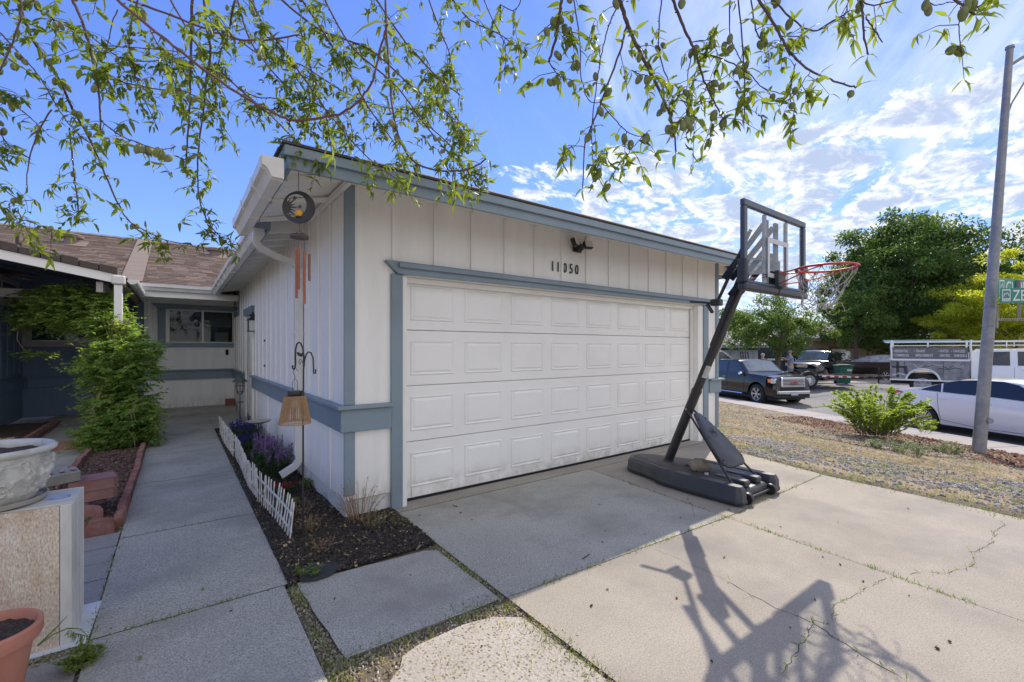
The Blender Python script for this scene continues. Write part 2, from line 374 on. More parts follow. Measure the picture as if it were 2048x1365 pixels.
# corner boards and the belt band
for (x0, x1, y0, y1) in ((WX - .006, WX + .085, WY - .022, WY - .001),):
    hb('corner_board', BLUE, x0, x1, y0, y1, .20, .742, bevel=.003); hb('corner_board', BLUE, x0, x1, y0, y1, .972, 2.86, bevel=.003)
hb('corner_board', BLUE, 7.05, 7.125, WY - .022, WY - .001, .16, .742, bevel=.003); hb('corner_board', BLUE, 7.05, 7.125, WY - .022, WY - .001, .972, 2.9, bevel=.003)
def band(poly_pts, nm='belt_board'): pass
BZ0, BZ1 = .745, .935
hb('belt_board', BLUE, WX - .04, 1.542, WY - .045, WY - .001, BZ0, BZ1, bevel=.004)
hb('belt_board', BLUE, WX - .04, WX - .001, WY - .0005, 9.40, BZ0, BZ1, bevel=.004)
hb('belt_board', BLUE, WX - .04, WX - .001, 10.49, FY - .05, BZ0, BZ1, bevel=.004)
hb('belt_board', BLUE, -.57, WX - .002, FY - .045, FY - .001, BZ0, BZ1, bevel=.004)
hb('belt_board', BLUE, 6.81, 7.16, WY - .045, WY - .001, BZ0, BZ1, bevel=.004)
hb('belt_ledge', BLUE, WX - .075, 1.540, WY - .08, WY - .001, BZ1 + .002, BZ1 + .036, bevel=.006)
hb('belt_ledge', BLUE, WX - .075, WX - .001, WY - .0005, 9.40, BZ1 + .002, BZ1 + .036, bevel=.006)
hb('belt_ledge', BLUE, WX - .075, WX - .001, 10.49, FY - .085, BZ1 + .002, BZ1 + .036, bevel=.006)
hb('belt_ledge', BLUE, -.57, WX - .002, FY - .08, FY - .001, BZ1 + .002, BZ1 + .036, bevel=.006)
hb('belt_ledge', BLUE, 6.81, 7.21, WY - .08, WY - .001, BZ1 + .002, BZ1 + .036, bevel=.006)
# battens (each a board)
def batten(x, y, z0, z1, face, w=.035, d=.018, m=WHITE):
    dims = (w, d, z1 - z0) if face == 'y' else (d, w, z1 - z0)
    c = (x, y - d / 2 - .0005, (z0 + z1) / 2) if face == 'y' else (x - d / 2 - .0005, y, (z0 + z1) / 2)
    return cbox('batten', m, house, c, dims, ch=.003)
for k in range(13): batten(1.575 + .4135 * k, WY, 2.24, 2.83 + (.04 if k > 6 else 0), 'y')
hb('frieze_board', WHITE, WX + .09, 7.04, WY - .014, WY - .001, 2.84, 2.9)
y = WY + .41
while y < FY - .1:
    if not 9.2 < y < 10.7: batten(WX, y, .975, 2.84, 'x')
    elif 9.2 < y < 10.7: batten(WX, y, 2.26, 2.84, 'x')
    y += .40
for y in (4.30, 5.9, 7.8, 9.0, 11.6): batten(WX, y, .17, .742, 'x', .03, .012)
for x in (-.45, -.28 - .0, .14, .56, .95, 1.10): batten(x, FY, .975, 1.49, 'y', .03, .014)
for x in (-.49, -.40): batten(x, FY, 1.50, 2.58, 'y', .03, .014)
for x in (-.28, .14, .56, .95): batten(x, FY, 2.475, 2.58, 'y', .03, .014)
for x in (-.42, .62): batten(x, FY, .10, .742, 'y', .02, .008)
# garage door casing
hb('door_casing', BLUE, 1.545, 1.652, WY - .032, WY - .001, .0, 2.125, bevel=.004)
hb('door_casing', BLUE, 6.665, 6.80, WY - .032, WY - .001, .0, 2.14, bevel=.004)
hp = [(1.485, 2.235), (1.60, 2.127), (6.80, 2.142), (6.90, 2.235)]
MB().prism(hp, 'y', WY - .055, WY - .001).build('door_head', BLUE, house, bevel=.003)
hb('door_head_cap', BLUE, 1.60, 6.87, WY - .085, WY - .056, 2.18, 2.225, bevel=.004)
hb('door_jamb', TRIMW, 1.654, DX0 - .001, WY - .012, WY + .118, 0, 2.12)
hb('door_jamb', TRIMW, DX1 + .001, 6.663, WY - .012, WY + .118, 0, 2.12)
hb('door_jamb', TRIMW, 1.654, 6.663, WY - .012, WY + .118, 2.1255, 2.16 + .06)
hb('door_stop', TRIMW, DX0, DX1, WY + .075, WY + .11, 2.07, 2.124, bevel=.004)
hb('door_stop', TRIMW, DX1 - .04, DX1 - .001, WY + .075, WY + .11, .0, 2.068, bevel=.004)
hb('door_stop', TRIMW, DX0 + .001, DX0 + .02, WY + .075, WY + .11, .0, 2.068, bevel=.004)
# sectional door
gy = WY + .12
gd = hb('garage_door', DOORW, DX0, DX1, gy + .035, gy + .06, .015, 2.15)
zz = [.022, .562, 1.096, 1.628, 2.145]
for i in range(4):
    z0, z1 = zz[i] + .003, zz[i + 1] - .003
    MB().box(DX0 + .002, DX1 - .002, gy, gy + .034, z0, z1).build('door_section', DOORW, gd, bevel=.004)
    pw, ph = .47, .335
    def pan():
        b = MB(); rings = [(0, 0), (.010, -.009), (.026, -.001), (.048, -.010)]; vs = []
        for ins, d in rings: vs += [(-pw / 2 + ins, d, -ph / 2 + ins), (pw / 2 - ins, d, -ph / 2 + ins), (pw / 2 - ins, d, ph / 2 - ins), (-pw / 2 + ins, d, ph / 2 - ins)]
        fs = [(4 * r + j, 4 * r + (j + 1) % 4, 4 * r + 4 + (j + 1) % 4, 4 * r + 4 + j) for r in range(3) for j in range(4)] + [(12, 13, 14, 15)]
        return b.add(vs, fs).mesh('raised_panel', DOORW)
    if i == 0: PM = pan()
    for j in range(8):
        link('raised_panel', PM, gd, (DX0 + .325 + .598 * j, gy - .0005, (z0 + z1) / 2))
for x in (DX0 + .10,): MB().box(x - .0015, x + .0015, gy - .002, gy - .0004, .03, .17).build('scratch', DARK, gd)
hb('bottom_seal', DARK, DX0, DX1, gy - .012, gy + .03, .002, .020, gd)
# house number
NUM = mat('number_black', (.012, .012, .014), rough=.4)
hn = None
for ch, x in zip('11050', (3.49, 3.575, 3.685, 3.785, 3.880)):
    o = text_mesh('number_digit', ch, .165, frame((x - .03, WY - .014, 2.350), (1, 0, 0), (0, 0, 1)), NUM, house, .005, .72)
# far window
FW = WHITE
hb('window_casing', BLUE, -.33, -.19, FY - .035, FY - .001, 1.50, 2.355, bevel=.003)
hb('window_casing', BLUE, -.33, WX - .003, FY - .037, FY - .001, 1.49, 1.583, bevel=.003)
MB().prism([(-.44, 2.475), (-.33, 2.36), (WX - .003, 2.36), (WX - .003, 2.475)], 'y', FY - .045, FY - .001).build('window_casing', BLUE, house)
wn = MB()
for (a, b, c, d) in ((-.19, -.155, 1.585, 2.357), (1.10, 1.136, 1.585, 2.357), (-.154, 1.099, 1.585, 1.615), (-.154, 1.099, 2.327, 2.357), (.485, .53, 1.616, 2.326)):
    wn.box(a, b, FY - .02, FY + .06, c, d)
win = wn.build('window', ALU, house, bevel=.003)
hb('pane', GLASS, -.154, .484, FY + .02, FY + .024, 1.616, 2.326, win)
hb('pane', GLASS, .531, 1.099, FY + .035, FY + .039, 1.616, 2.326, win)
ROOM = mat('room_dark', (.05, .05, .05), rough=.9)
MB().box(-.19, 1.13, FY + .9, FY + .92, 1.3, 2.6).box(-.2, 1.13, FY + .16, FY + .9, 1.28, 1.3).box(-.2, 1.13, FY + .16, FY + .9, 2.6, 2.62).box(-.22, -.2, FY + .16, FY + .92, 1.3, 2.6).box(1.13, 1.139, FY + .16, FY + .92, 1.3, 2.6).build('room', ROOM, house)
BLIND = mat('blind_grey', (.36, .36, .36), (.42, .42, .42), sc=3, rough=.6)
b = MB()
for k in range(14): b.obox((.815, FY + .10, 2.31 - .025 * k), (.55, .024, .002), Matrix.Rotation(R(35), 3, 'X'))
b.build('blind', BLIND, win)
MB().box(.78, 1.06, FY + .5, FY + .52, 1.62, 1.86).build('box_inside', mat('card', (.55, .45, .33), rough=.7), win)
# small high window on the side wall
hb('window_casing', BLUE, WX - .03, WX - .001, 11.55, 12.62, 2.20, 2.29, bevel=.003)
hb('window_casing', BLUE, WX - .03, WX - .001, 12.5, 12.62, 2.295, 2.83, bevel=.003); hb('window_casing', BLUE, WX - .03, WX - .001, 11.55, 11.66, 2.295, 2.83, bevel=.003)
w2 = hb('window', ALU, WX - .014, WX - .002, 11.665, 12.495, 2.295, 2.83)
hb('pane', mat('dark_pane', (.03, .035, .04), rough=.05), WX - .018, WX - .0145, 11.70, 12.46, 2.33, 2.80, w2)
# side entry door
MB().prism([(9.30, 2.23), (9.40, 2.10), (10.48, 2.10), (10.58, 2.23)], 'x', WX - .05, WX - .001).build('door_casing', BLUE, house, bevel=.003)
hb('door_casing', TRIMW, WX - .03, WX - .001, 9.40, 9.52, .10, 2.097, bevel=.003); hb('door_casing', TRIMW, WX - .03, WX - .001, 10.37, 10.48, .10, 2.097, bevel=.003)
sd = hb('side_door', TRIMW, WX + .03, WX + .07, 9.465, 10.415, .12, 2.055)
for (z0, z1) in ((.25, .85), (1.0, 1.9)):
    for y0 in (9.6, 10.0): MB().box(WX + .018, WX + .029, y0, y0 + .3, z0, z1).build('door_panel', TRIMW, sd, bevel=.006)
MB().ball((WX, 9.56, 1.0), .03).build('door_knob', ALU, sd, smooth=True)
for (y, z) in ((8.1, 1.58), (8.1, 1.18)): MB().tube([(WX - .02, y, z), (WX - .001, y, z)], .016, 8).build('screw_hole', DARK, house)
hb('doorbell', DARK, .96, 1.02, FY - .03, FY - .001, 1.30, 1.43, bevel=.005)

# --- roof
EZ = 2.805
roof = MB()
# garage hip roof, eaves at X .58/.73 and 7.55, front eave at Y 3.28
rid = EZ + 3.45 * .28
A = [(.565, 3.27, EZ), (7.58, 3.27, EZ), (4.07, 6.75, rid), (4.07, 14.5, rid), (.565, 5.14, EZ), (.71, 5.14, EZ + .03), (.71, 11.7, EZ + .03), (7.58, 14.5, EZ)]
roof.add(A, [(0, 1, 2), (1, 7, 3, 2), (0, 2, 4), (4, 2, 3, 6, 5)])
roof.build('roof', SHEDGE, house)
hb('shingle_course', SHEDGE, .56, 7.6, 3.262, 3.40, 2.807, 2.823)
hb('shingle_course', SHEDGE, .555, .70, 3.401, 5.14, 2.807, 2.823)
# fascias
hb('fascia', BLUE, .60, 7.58, 3.30, 3.325, 2.655, 2.80, bevel=.003)
hb('fascia', BLUE, .575, 7.60, 3.272, 3.2985, 2.735, 2.803, bevel=.003)
hb('fascia', BLUE, .60, .625, 3.3265, 5.12, 2.655, 2.80, bevel=.003)
hb('fascia', BLUE, .575, .5985, 3.30, 5.14, 2.75, 2.803, bevel=.003)
hb('fascia', BLUE, .6265, .76, 5.095, 5.12, 2.655, 2.80, bevel=.003)
hb('fascia', BLUE, .745, .77, 5.1215, 11.62, 2.655, 2.835, bevel=.003)
hb('fascia', BLUE, 7.555, 7.58, 3.3265, 13, 2.655, 2.80, bevel=.003)
hb('fascia', TRIMW, -.62, .80, 11.64, 11.665, 2.50, 2.70, bevel=.003)
hb('fascia', TRIMW, .8, 1.12, 11.64, 11.665, 2.50, 2.62, bevel=.003)
# soffit boards of the corner overhang, rising to the wall
for k in range(13):
    y0 = 3.33 + .1375 * k
    b = MB(); b.add([(x, y, z + dz) for dz in (0, .018) for (x, z) in ((.63, 2.70), (1.14, 2.845)) for y in (y0, y0 + .133)], [(0, 1, 3, 2), (4, 6, 7, 5), (0, 4, 5, 1), (2, 3, 7, 6), (0, 2, 6, 4), (1, 5, 7, 3)])
    b.build('soffit_board', TRIMW, house)
hb('blocking', TRIMW, 1.04, 1.1385, 3.345, 3.388, 2.70, 2.81, bevel=.003); hb('soffit_trim', TRIMW, 1.10, 1.136, 3.39, 5.0, 2.775, 2.825, bevel=.003)
for yy in (3.60, 4.25, 4.9): MB().beam((.64, yy, 2.685), (1.12, yy, 2.80), .04, .035).build('rafter', TRIMW, house)
hb('soffit', TRIMW, 1.145, 7.55, 3.33, WY - .001, 2.845, 2.86)
hb('soffit', TRIMW, 7.13, 7.55, WY, 13, 2.845, 2.86)
for k in range(3): hb('rafter', TRIMW, 7.13, 7.54, 3.95 + .6 * k, 3.99 + .6 * k, 2.70, 2.842)
# sheathing and rafters over the narrow eave
MB().add([(.75, 5.13, 2.83), (1.14, 5.13, 2.89), (1.14, 11.6, 2.89), (.75, 11.6, 2.83), (.75, 5.13, 2.85), (1.14, 5.13, 2.91), (1.14, 11.6, 2.91), (.75, 11.6, 2.85)],
         [(0, 1, 2, 3), (4, 7, 6, 5), (0, 4, 5, 1), (2, 6, 7, 3), (0, 3, 7, 4), (1, 5, 6, 2)]).build('soffit', TRIMW, house)
y = 5.35
while y < 11.6:
    MB().beam((.772, y, 2.73), (1.139, y, 2.80), .04, .12).build('rafter', TRIMW, house); y += .41
hb('soffit', TRIMW, -.62, 7.1, 11.67, FY + .1, 2.62, 2.64)
hb('beam', TRIMW, -.57, 1.13, FY - .03, FY - .001, 2.585, 2.62)
# gutters
def gutter(axis, a, b, c, z, parent=house, s=-1, sc=1.):
    P = [(0, .0), (s * .07 * sc, .0), (s * .085 * sc, .03), (s * .10 * sc, .055), (s * .125 * sc, .07), (s * .13 * sc, .13 * sc), (0, .13 * sc)]
    if axis == 'y': poly = [(c + p, z + q) for p, q in P]; m = MB(); n = len(poly); m.add([(p, a, q) for p, q in poly] + [(p, b, q) for p, q in poly], [tuple(range(n)), tuple(range(2 * n - 1, n - 1, -1))] + [(i, (i + 1) % n, n + (i + 1) % n, n + i) for i in range(n)])
    else: m = MB().prism([(c + p, z + q) for p, q in P], 'x', a, b)
    return m
gt = gutter('y', 3.26, 5.16, .568, 2.565).build('gutter', GUTTER, house)
for y in (3.30, 3.75, 4.38, 5.02):
    gutter('y', y, y + .05, .570, 2.558, sc=1.06).build('gutter_strap', GUTTER, gt)
gt = gutter('y', 5.17, 11.50, .722, 2.60).build('gutter', GUTTER, house)
for k in range(9):
    gutter('y', 5.9 + .68 * k, 5.93 + .68 * k, .724, 2.593, sc=1.06).build('gutter_strap', GUTTER, gt)
gt = gutter('x', -.66, .745, 11.64, 2.625).build('gutter', GUTTER, house)
# downspout
ds = MB(); DW = (.075, .055)
def rect_tube(m, pts, w, d, ax=Vector((0, 1, 0))):
    pts = [Vector(p) for p in pts]; k = len(m.v); vs = []
    for i, p in enumerate(pts):
        t = (pts[min(i + 1, len(pts) - 1)] - pts[max(i - 1, 0)]).normalized(); s = t.cross(ax).normalized()
        for a, b in ((-1, -1), (1, -1), (1, 1), (-1, 1)): vs.append(p + ax * a * w / 2 + s * b * d / 2)
    n = len(pts); fs = [(4 * i + j, 4 * i + (j + 1) % 4, 4 * i + 4 + (j + 1) % 4, 4 * i + 4 + j) for i in range(n - 1) for j in range(4)] + [(3, 2, 1, 0), (4 * n - 4, 4 * n - 3, 4 * n - 2, 4 * n - 1)]
    return m.add(vs, fs)
ydp = 5.42
rect_tube(ds, [(.655, 5.25, 2.64), (.655, 5.25, 2.55), (.665, 5.26, 2.53), (.70, 5.29, 2.49), (.85, 5.36, 2.44), (1.03, 5.40, 2.39), (1.075, ydp, 2.36), (1.09, ydp, 2.31)], .075, .06)
dsp = ds.build('downspout', GUTTER, house, smooth=True, auto=R(50))
MB().box(1.048, 1.132, ydp - .04, ydp + .04, .27, 2.34).build('downspout_pipe', GUTTER, dsp, bevel=.008, bseg=2)
rect_tube(MB(), [(1.09, ydp, .30), (1.09, ydp, .22), (1.075, ydp, .185), (1.04, ydp - .02, .155), (.90, ydp - .06, .09)], .082, .06).build('downspout_elbow', GUTTER, dsp, smooth=True, auto=R(50))
for z in (.6, 1.6): MB().box(1.04, 1.136, ydp - .044, ydp + .044, z, z + .025).build('downspout_strap', GUTTER, dsp)

# --- shingled roof of the long wing behind
P0, PZ, PITCH = 11.60, 2.75, .352
def rz(y): return PZ + PITCH * (y - P0)
rf = MB().add([(-9, P0, PZ), (9, P0, PZ), (9, 16.8, rz(16.8)), (-9, 16.8, rz(16.8)), (-9, 22, PZ), (9, 22, PZ)], [(0, 1, 2, 3), (3, 2, 5, 4)]).build('roof', SHEDGE, house)
V, F = [], []
sl = math.hypot(1, PITCH); nrm = Vector((0, -PITCH, 1)).normalized(); tdir = Vector((0, 1, PITCH)).normalized()
L = 5.2 * sl; n = int(L / .145)
for i in range(n):
    s0 = i * .145; x = -9 + rnd.random() * .3
    while x < 3.0:
        wd = .16 + rnd.random() * .17; dz = rnd.random() * .004
        for (xx, s, h) in ((x, s0 - .012 - rnd.random() * .006, .016 + dz), (x + wd - .004, s0 - .012, .016 + dz), (x + wd - .004, s0 + .15, .004), (x, s0 + .15, .004), (x, s0 - .012, .001), (x + wd - .004, s0 - .012, .001)):
            p = Vector((xx, P0, PZ)) + tdir * s + nrm * h; V.append(p[:])
        b = len(V) - 6; F += [(b, b + 1, b + 2, b + 3), (b + 4, b + 5, b + 1, b)]
        x += wd
sh = link('shingles', npmesh('shingles', np.array(V) - np.array(ORG[house.name]), F, SHINGLE), rf); sh['kind'] = 'stuff'
# ridge caps and the lap strip
x = -8.9
while x < 2.6:
    MB().add([(x, 16.62, rz(16.62) + .03), (x + .26, 16.62, rz(16.62) + .022), (x + .26, 16.8, rz(16.8) + .03), (x, 16.8, rz(16.8) + .045), (x, 16.62, rz(16.62)), (x, 16.8, rz(16.8))], [(0, 1, 2, 3), (0, 3, 5, 4)]).build('ridge_cap', SHINGLE, rf); x += .25
STRIP = mat('strip_shingle', (.19, .15, .125), (.27, .215, .18), sc=14, rough=.95, bump=.6, bsc=90, stretch=(1, 6, 1))
for k in range(11):
    ya = P0 + .05 + .475 * k
    MB().add([Vector((X, Y, rz(Y))) + nrm * h for h in (.02, .034) for (X, Y) in ((-.88, ya), (-.54, ya), (-.54, ya + .468), (-.88, ya + .468))], [(0, 1, 5, 4), (1, 2, 6, 5), (2, 3, 7, 6), (3, 0, 4, 7), (4, 5, 6, 7)]).build('lap_strip', STRIP, rf)
VENT = mat('vent_brown', (.20, .15, .125), (.26, .20, .17), sc=20, rough=.7)
def roof_pt(u, v):
    r = (u - 1024) / 900; d = Vector((SN + CS * r, CS - SN * r, (698 - v) / 900)); t = (PZ - PITCH * P0 - CH) / (d.z - PITCH * d.y); return Vector((0, 0, CH)) + d * t
for (u, v) in ((143, 488), (431, 513)):
    p = roof_pt(u, v); m = MB(); m.prism([(p.x - .26, p.y - .3), (p.x + .28, p.y - .3), (p.x + .28, p.y + .3), (p.x - .26, p.y + .3)], 'z', 0, .01)
    m.move(lambda q: Vector((q.x, q.y, q.z + rz(q.y) + .015)))
    k = len(m.v); m.lathe([(.14, -.06), (.14, .10), (.22, .11), (.23, .17), (.17, .20), (.02, .21)], 14, p + Vector((0, 0, .03))); m.build('roof_vent', VENT, rf, smooth=True)
p = roof_pt(35, 492); MB().tube([p, p + Vector((0, 0, .26))], .035, 8).build('vent_pipe', SHEDGE, rf); p = roof_pt(41, 497); MB().tube([p, p + Vector((0, 0, .12))], .03, 8).build('vent_pipe', SHEDGE, rf)

# ---------------------------------------------------------------- the dark blue neighbour with its porch
nb = thing('neighbour_house', 'dark blue house with a shingled porch roof and taupe framed windows left of the path', 'house', (-2.58, 13.7, 0))
def nbx(name, m, x0, x1, y0, y1, z0, z1, parent=None, bevel=0, label=None): return MB().box(x0, x1, y0, y1, z0, z1).build(name, m, parent or nb, bevel=bevel, label=label)
LX, BY = -2.58, 13.7
nbx('wall', DARKBLUE, LX - .15, LX, 9.0, BY + .15, 0, 3.0)
nbx('wall', DARKBLUE, LX, -.575, BY, BY + .15, 0, 2.9)
nbx('wall', DARKBLUE, -.70, -.575, FY + .02, BY - .001, 0, 2.9)
nbx('wall', DARKBLUE, -8, LX - .151, 9.0, 9.15, 0, 3.0)
for k in range(5):
    x = LX + .35 + .42 * k
    if not -2.5 < x < -1.3: cbox('batten', DARKBLUE, nb, (x, BY - .01, 1.9), (.035, .018, 2.0), ch=.003)
    else: cbox('batten', DARKBLUE, nb, (x, BY - .01, 1.14), (.035, .018, .42), ch=.003)
for k in range(11): cbox('batten', DARKBLUE, nb, (LX + .01, 9.25 + .42 * k, 1.65), (.018, .035, 1.44), ch=.003)
nbx('belt_board', DARKBLUE, LX + .001, LX + .03, 9.1, BY - .04, .62, .83, bevel=.004); nbx('belt_ledge', DARKBLUE, LX + .001, LX + .07, 9.1, BY - .08, .832, .865, bevel=.004)
nbx('belt_board', DARKBLUE, LX + .075, -.72, BY - .03, BY - .001, .62, .83, bevel=.004); nbx('belt_ledge', DARKBLUE, LX + .075, -.72, BY - .07, BY - .001, .832, .865, bevel=.004)
# back window
a, b_ = at(60, 636, Y=BY), at(148, 684, Y=BY)
wx0, wx1, wz1, wz0 = a.x, b_.x + .25, a.z, b_.z
for q in ((wx0 - .14, wx0, wz0 - .11, wz1 + .1), (wx1, wx1 + .12, wz0 - .11, wz1 + .1)): nbx('window_casing', TAUPE, q[0], q[1], BY - .035, BY - .001, q[2], q[3], bevel=.003)
nbx('window_casing', TAUPE, wx0 + .001, wx1 - .001, BY - .035, BY - .001, wz0 - .11, wz0, bevel=.003); nbx('window_casing', TAUPE, wx0 + .001, wx1 - .001, BY - .035, BY - .001, wz1, wz1 + .1, bevel=.003)
wnn = nbx('window', DARK, wx0 + .001, wx1 - .001, BY - .012, BY - .001, wz0 + .001, wz1 - .001)
nbx('pane', mat('dark_pane', (.03, .035, .04), rough=.05), wx0 + .03, wx1 - .03, BY - .016, BY - .0125, wz0 + .03, wz1 - .03, wnn)
for q in ((wx0 + .001, wx0 + .029), (wx1 - .029, wx1 - .001)): nbx('window_frame', TAUPE, q[0], q[1], BY - .022, BY - .0125, wz0 + .001, wz1 - .001, wnn)
nbx('window_frame', ALU, wx0 + .03, wx1 - .03, BY - .022, BY - .0165, wz0 + .001, wz0 + .03, wnn)
# high side window
nbx('window_casing', TAUPE, LX + .001, LX + .03, 10.3, 13.35, 2.26, 2.38, bevel=.003); nbx('window_casing', TAUPE, LX + .001, LX + .03, 10.3, 13.35, 2.70, 2.80, bevel=.003)
for y in (13.23, 12.2, 11.2): nbx('window_casing', TAUPE, LX + .001, LX + .028, y, y + .12 if y > 13 else y + .05, 2.381, 2.699, bevel=.003)
nbx('pane', MATS['dark_pane'], LX + .001, LX + .008, 10.3, 13.22, 2.39, 2.69)
# porch roof
PX, PY = -.68, 9.40
def pz(x): return 2.50 + (PX - x) * .19
def slab(m, x0, x1, y0, y1, d0, d1): return m.add([(x, y, pz(x) + d) for d in (d0, d1) for (x, y) in ((x0, y0), (x1, y0), (x1, y1), (x0, y1))], [(0, 3, 2, 1), (4, 5, 6, 7), (0, 1, 5, 4), (1, 2, 6, 5), (2, 3, 7, 6), (3, 0, 4, 7)])
slab(MB(), -4.5, PX, PY + .03, 12.9, .02, .06).build('porch_ceiling', DARKBLUE, nb)
for k in range(14): slab(MB(), -4.5, PX, PY + .2 + .25 * k, PY + .215 + .25 * k, .012, .019).build('ceiling_groove', DARK, nb) if k < 6 else None
slab(MB(), -4.5, PX + .03, PY, PY + .028, -.03, .105).build('fascia', TRIMW, nb)
slab(MB(), -4.5, PX + .06, PY + .03, 12.9, .061, .09).build('porch_roof', SHEDGE, nb)
us = [(-230, -110), (-110, 0), (0, 37), (38, 81), (82, 122), (123, 158), (159, 198), (199, 236)]
BROWN = mat('rake_shingle_brown', (.075, .058, .05), (.12, .095, .08), sc=30, rough=.95, bump=.7, bsc=100)
for i, (a, c) in enumerate(us):
    xa, xb = at(a, 520, Y=PY - .01).x, at(c, 520, Y=PY - .01).x
    slab(MB(), xa, xb - .004, PY - .03 - .006 * (i % 2), PY + .25, .107, .205 + .012 * (i % 3)).build('rake_shingle', BROWN, nb, bevel=.006)
nbx('porch_post', TRIMW, PX - .10, PX, PY - .02, PY + .08, 0, 2.46, bevel=.006)
nbx('downspout_head', GUTTER, PX - .13, PX + .04, PY - .06, PY + .08, 2.465, 2.60, bevel=.015)
g = MB(); pr = [(.075 * math.cos(R(a)), .075 * math.sin(R(a))) for a in range(180, 361, 20)]
g.prism([(PX + .12 + p, 2.56 + q) for p, q in pr], 'y', PY + .05, 12.95)
def yz(mb): return mb
gm = g.build('gutter', GUTTER, nb, smooth=True)
for k in range(6):
    MB().prism([(PX + .12 + p * 1.08, 2.562 + q * 1.08) for p, q in pr], 'y', PY + .5 + .55 * k, PY + .53 + .55 * k).build('gutter_strap', GUTTER, gm)
nbx('fascia', mat('rusty_soffit', (.36, .28, .20), (.25, .16, .10), sc=5, rough=.8, bump=.3), PX - .03, PX + .04, PY + .03, 12.9, 2.44, 2.56)
nbx('beam', TAUPE, PX - .32, PX - .24, PY + .12, 12.9, 2.34, 2.50)
nbx('beam', TAUPE, -3, PX - .37, PY + 1.2, PY + 1.3, 2.28, 2.42)
# ---------------------------------------------------------------- terrain
KP, KD = Vector((12.6, .5)), Vector((.44, .9)).normalized()      # near edge of the far sidewalk
KN = Vector((KD.y, -KD.x))                                        # towards the street
def kdist(x, y): return (x - KP.x) * KN.x + (y - KP.y) * KN.y
def smooth(t): t = max(0., min(1., t)); return t * t * (3 - 2 * t)
def zt(x, y):
    """yard height: flat by the drive, falling to the pavement; street lower, far side rising a little"""
    d = kdist(x, y)
    if d >= 1.55: return -.80 + .36 * smooth((d - 2) / 9.)
    base = -.655
    x0 = 6.05 + (0 if y < 2 else max(0, min(1.2, (y - 3.5) * .6)) + .0)
    if x <= x0: return -.03
    span = max(.1, -d) + max(.0, x - x0)
    return base - (base + .03) * (1 - smooth((x - x0) / max(span, .5))) if d < 0 else base
ASPH = mat('asphalt', (.16, .16, .165), (.21, .21, .21), sc=.8, rough=.92, bump=.8, bsc=160, speck=(.32, .32, .32), ssc=150, samt=.5, dirt=(.25, .24, .22), dsc=.35, damt=.5)
CONC = mat('driveway_concrete', (.335, .30, .245), (.43, .39, .325), sc=1.1, rough=.88, bump=.8, bsc=150, speck=(.18, .16, .14), ssc=110, samt=.4, grain=.32, dirt=(.22, .205, .19), dsc=.75, damt=.75)
CONC_SHADE = mat('shade_lifted_concrete', (.40, .395, .345), (.50, .49, .435), sc=1.4, rough=.9, bump=1.0, bsc=150, speck=(.12, .12, .11), ssc=95, samt=.45, grain=.55, dirt=(.26, .25, .22), dsc=1.3, damt=.75)  # concrete of the shaded slabs, colour lifted to brighten the shade
AGG = mat('aggregate_concrete', (.42, .38, .32), (.50, .46, .40), sc=3, rough=.9, bump=2.2, bsc=70, speck=(.17, .13, .10), ssc=62, samt=.9, grain=.25, dirt=(.33, .29, .24), dsc=2, damt=.4)
PAVE = mat('pavement_concrete', (.33, .305, .275), (.41, .38, .345), sc=1.2, rough=.9, bump=.6, bsc=90, dirt=(.33, .30, .27), dsc=.8, damt=.4)
PAVER = mat('paver_concrete', (.29, .285, .27), (.37, .36, .34), sc=3, rough=.9, bump=1.1, bsc=120, speck=(.17, .16, .15), ssc=120, samt=.35, grain=.35, dirt=(.22, .21, .17), dsc=3, damt=.5)
SOIL = mat('dry_soil', (.25, .20, .14), (.36, .29, .20), sc=3, rough=1, bump=2, bsc=40, speck=(.36, .31, .24), ssc=70, samt=.5, dirt=(.17, .13, .09), dsc=1.2, damt=.5)
MULCH = mat('dark_mulch', (.03, .027, .025), (.06, .052, .044), sc=25, rough=1, bump=2.5, bsc=70)
JOINT = mat('joint_soil', (.10, .085, .06), (.19, .155, .11), sc=20, rough=1, bump=1.5, bsc=120)
# one sheet to the horizon, finer near the yard
xs = np.concatenate([np.array([-900, -400, -150, -60, -30, -15, -8, -4]), np.arange(-2, 5.8, .4), np.arange(6.0, 19.0, .16), np.arange(19, 34, .8), np.array([36, 42, 60, 120, 300, 900])])
ys = np.concatenate([np.array([-900, -300, -100, -40, -20, -10, -6]), np.arange(-4, 16, .2), np.array([16.5, 18, 22, 28, 40, 60, 120, 300, 900])])
V = []
for y in ys:
    for x in xs:
        z = zt(x, y)
        if x < 6.1: z -= .06
        elif 1.8 <= kdist(x, y) < 14.2: z -= .04
        elif kdist(x, y) >= 14.2: z += .03 + .05 * fbm(x, y, .3)
        elif kdist(x, y) < -.05: z += .022 * fbm(x, y, 1.6) + .012 * fbm(x, y, 6)
        if .45 <= kdist(x, y) < 1.8: z = -.86
        V.append((x, y, z))
nx = len(xs); F = [(j * nx + i, j * nx + i + 1, (j + 1) * nx + i + 1, (j + 1) * nx + i) for j in range(len(ys) - 1) for i in range(nx - 1)]
g = link('ground', npmesh('ground', V, F, SOIL, True)); g['kind'] = 'structure'

# street surface
V, F = [], []
ds_ = np.array([1.72, 3, 4, 5, 6.5, 8, 9.5, 11, 12.5, 14.]); ls = np.arange(-60, 90, 2.)
for l in ls:
    for d in ds_:
        p = KP + KD * float(l) + KN * float(d); V.append((p.x, p.y, zt(p.x, p.y)))
k = len(ds_); F = [(i * k + j, i * k + j + 1, (i + 1) * k + j + 1, (i + 1) * k + j) for i in range(len(ls) - 1) for j in range(k - 1)]
st = link('street', npmesh('street', V, F, ASPH, True)); st['kind'] = 'structure'
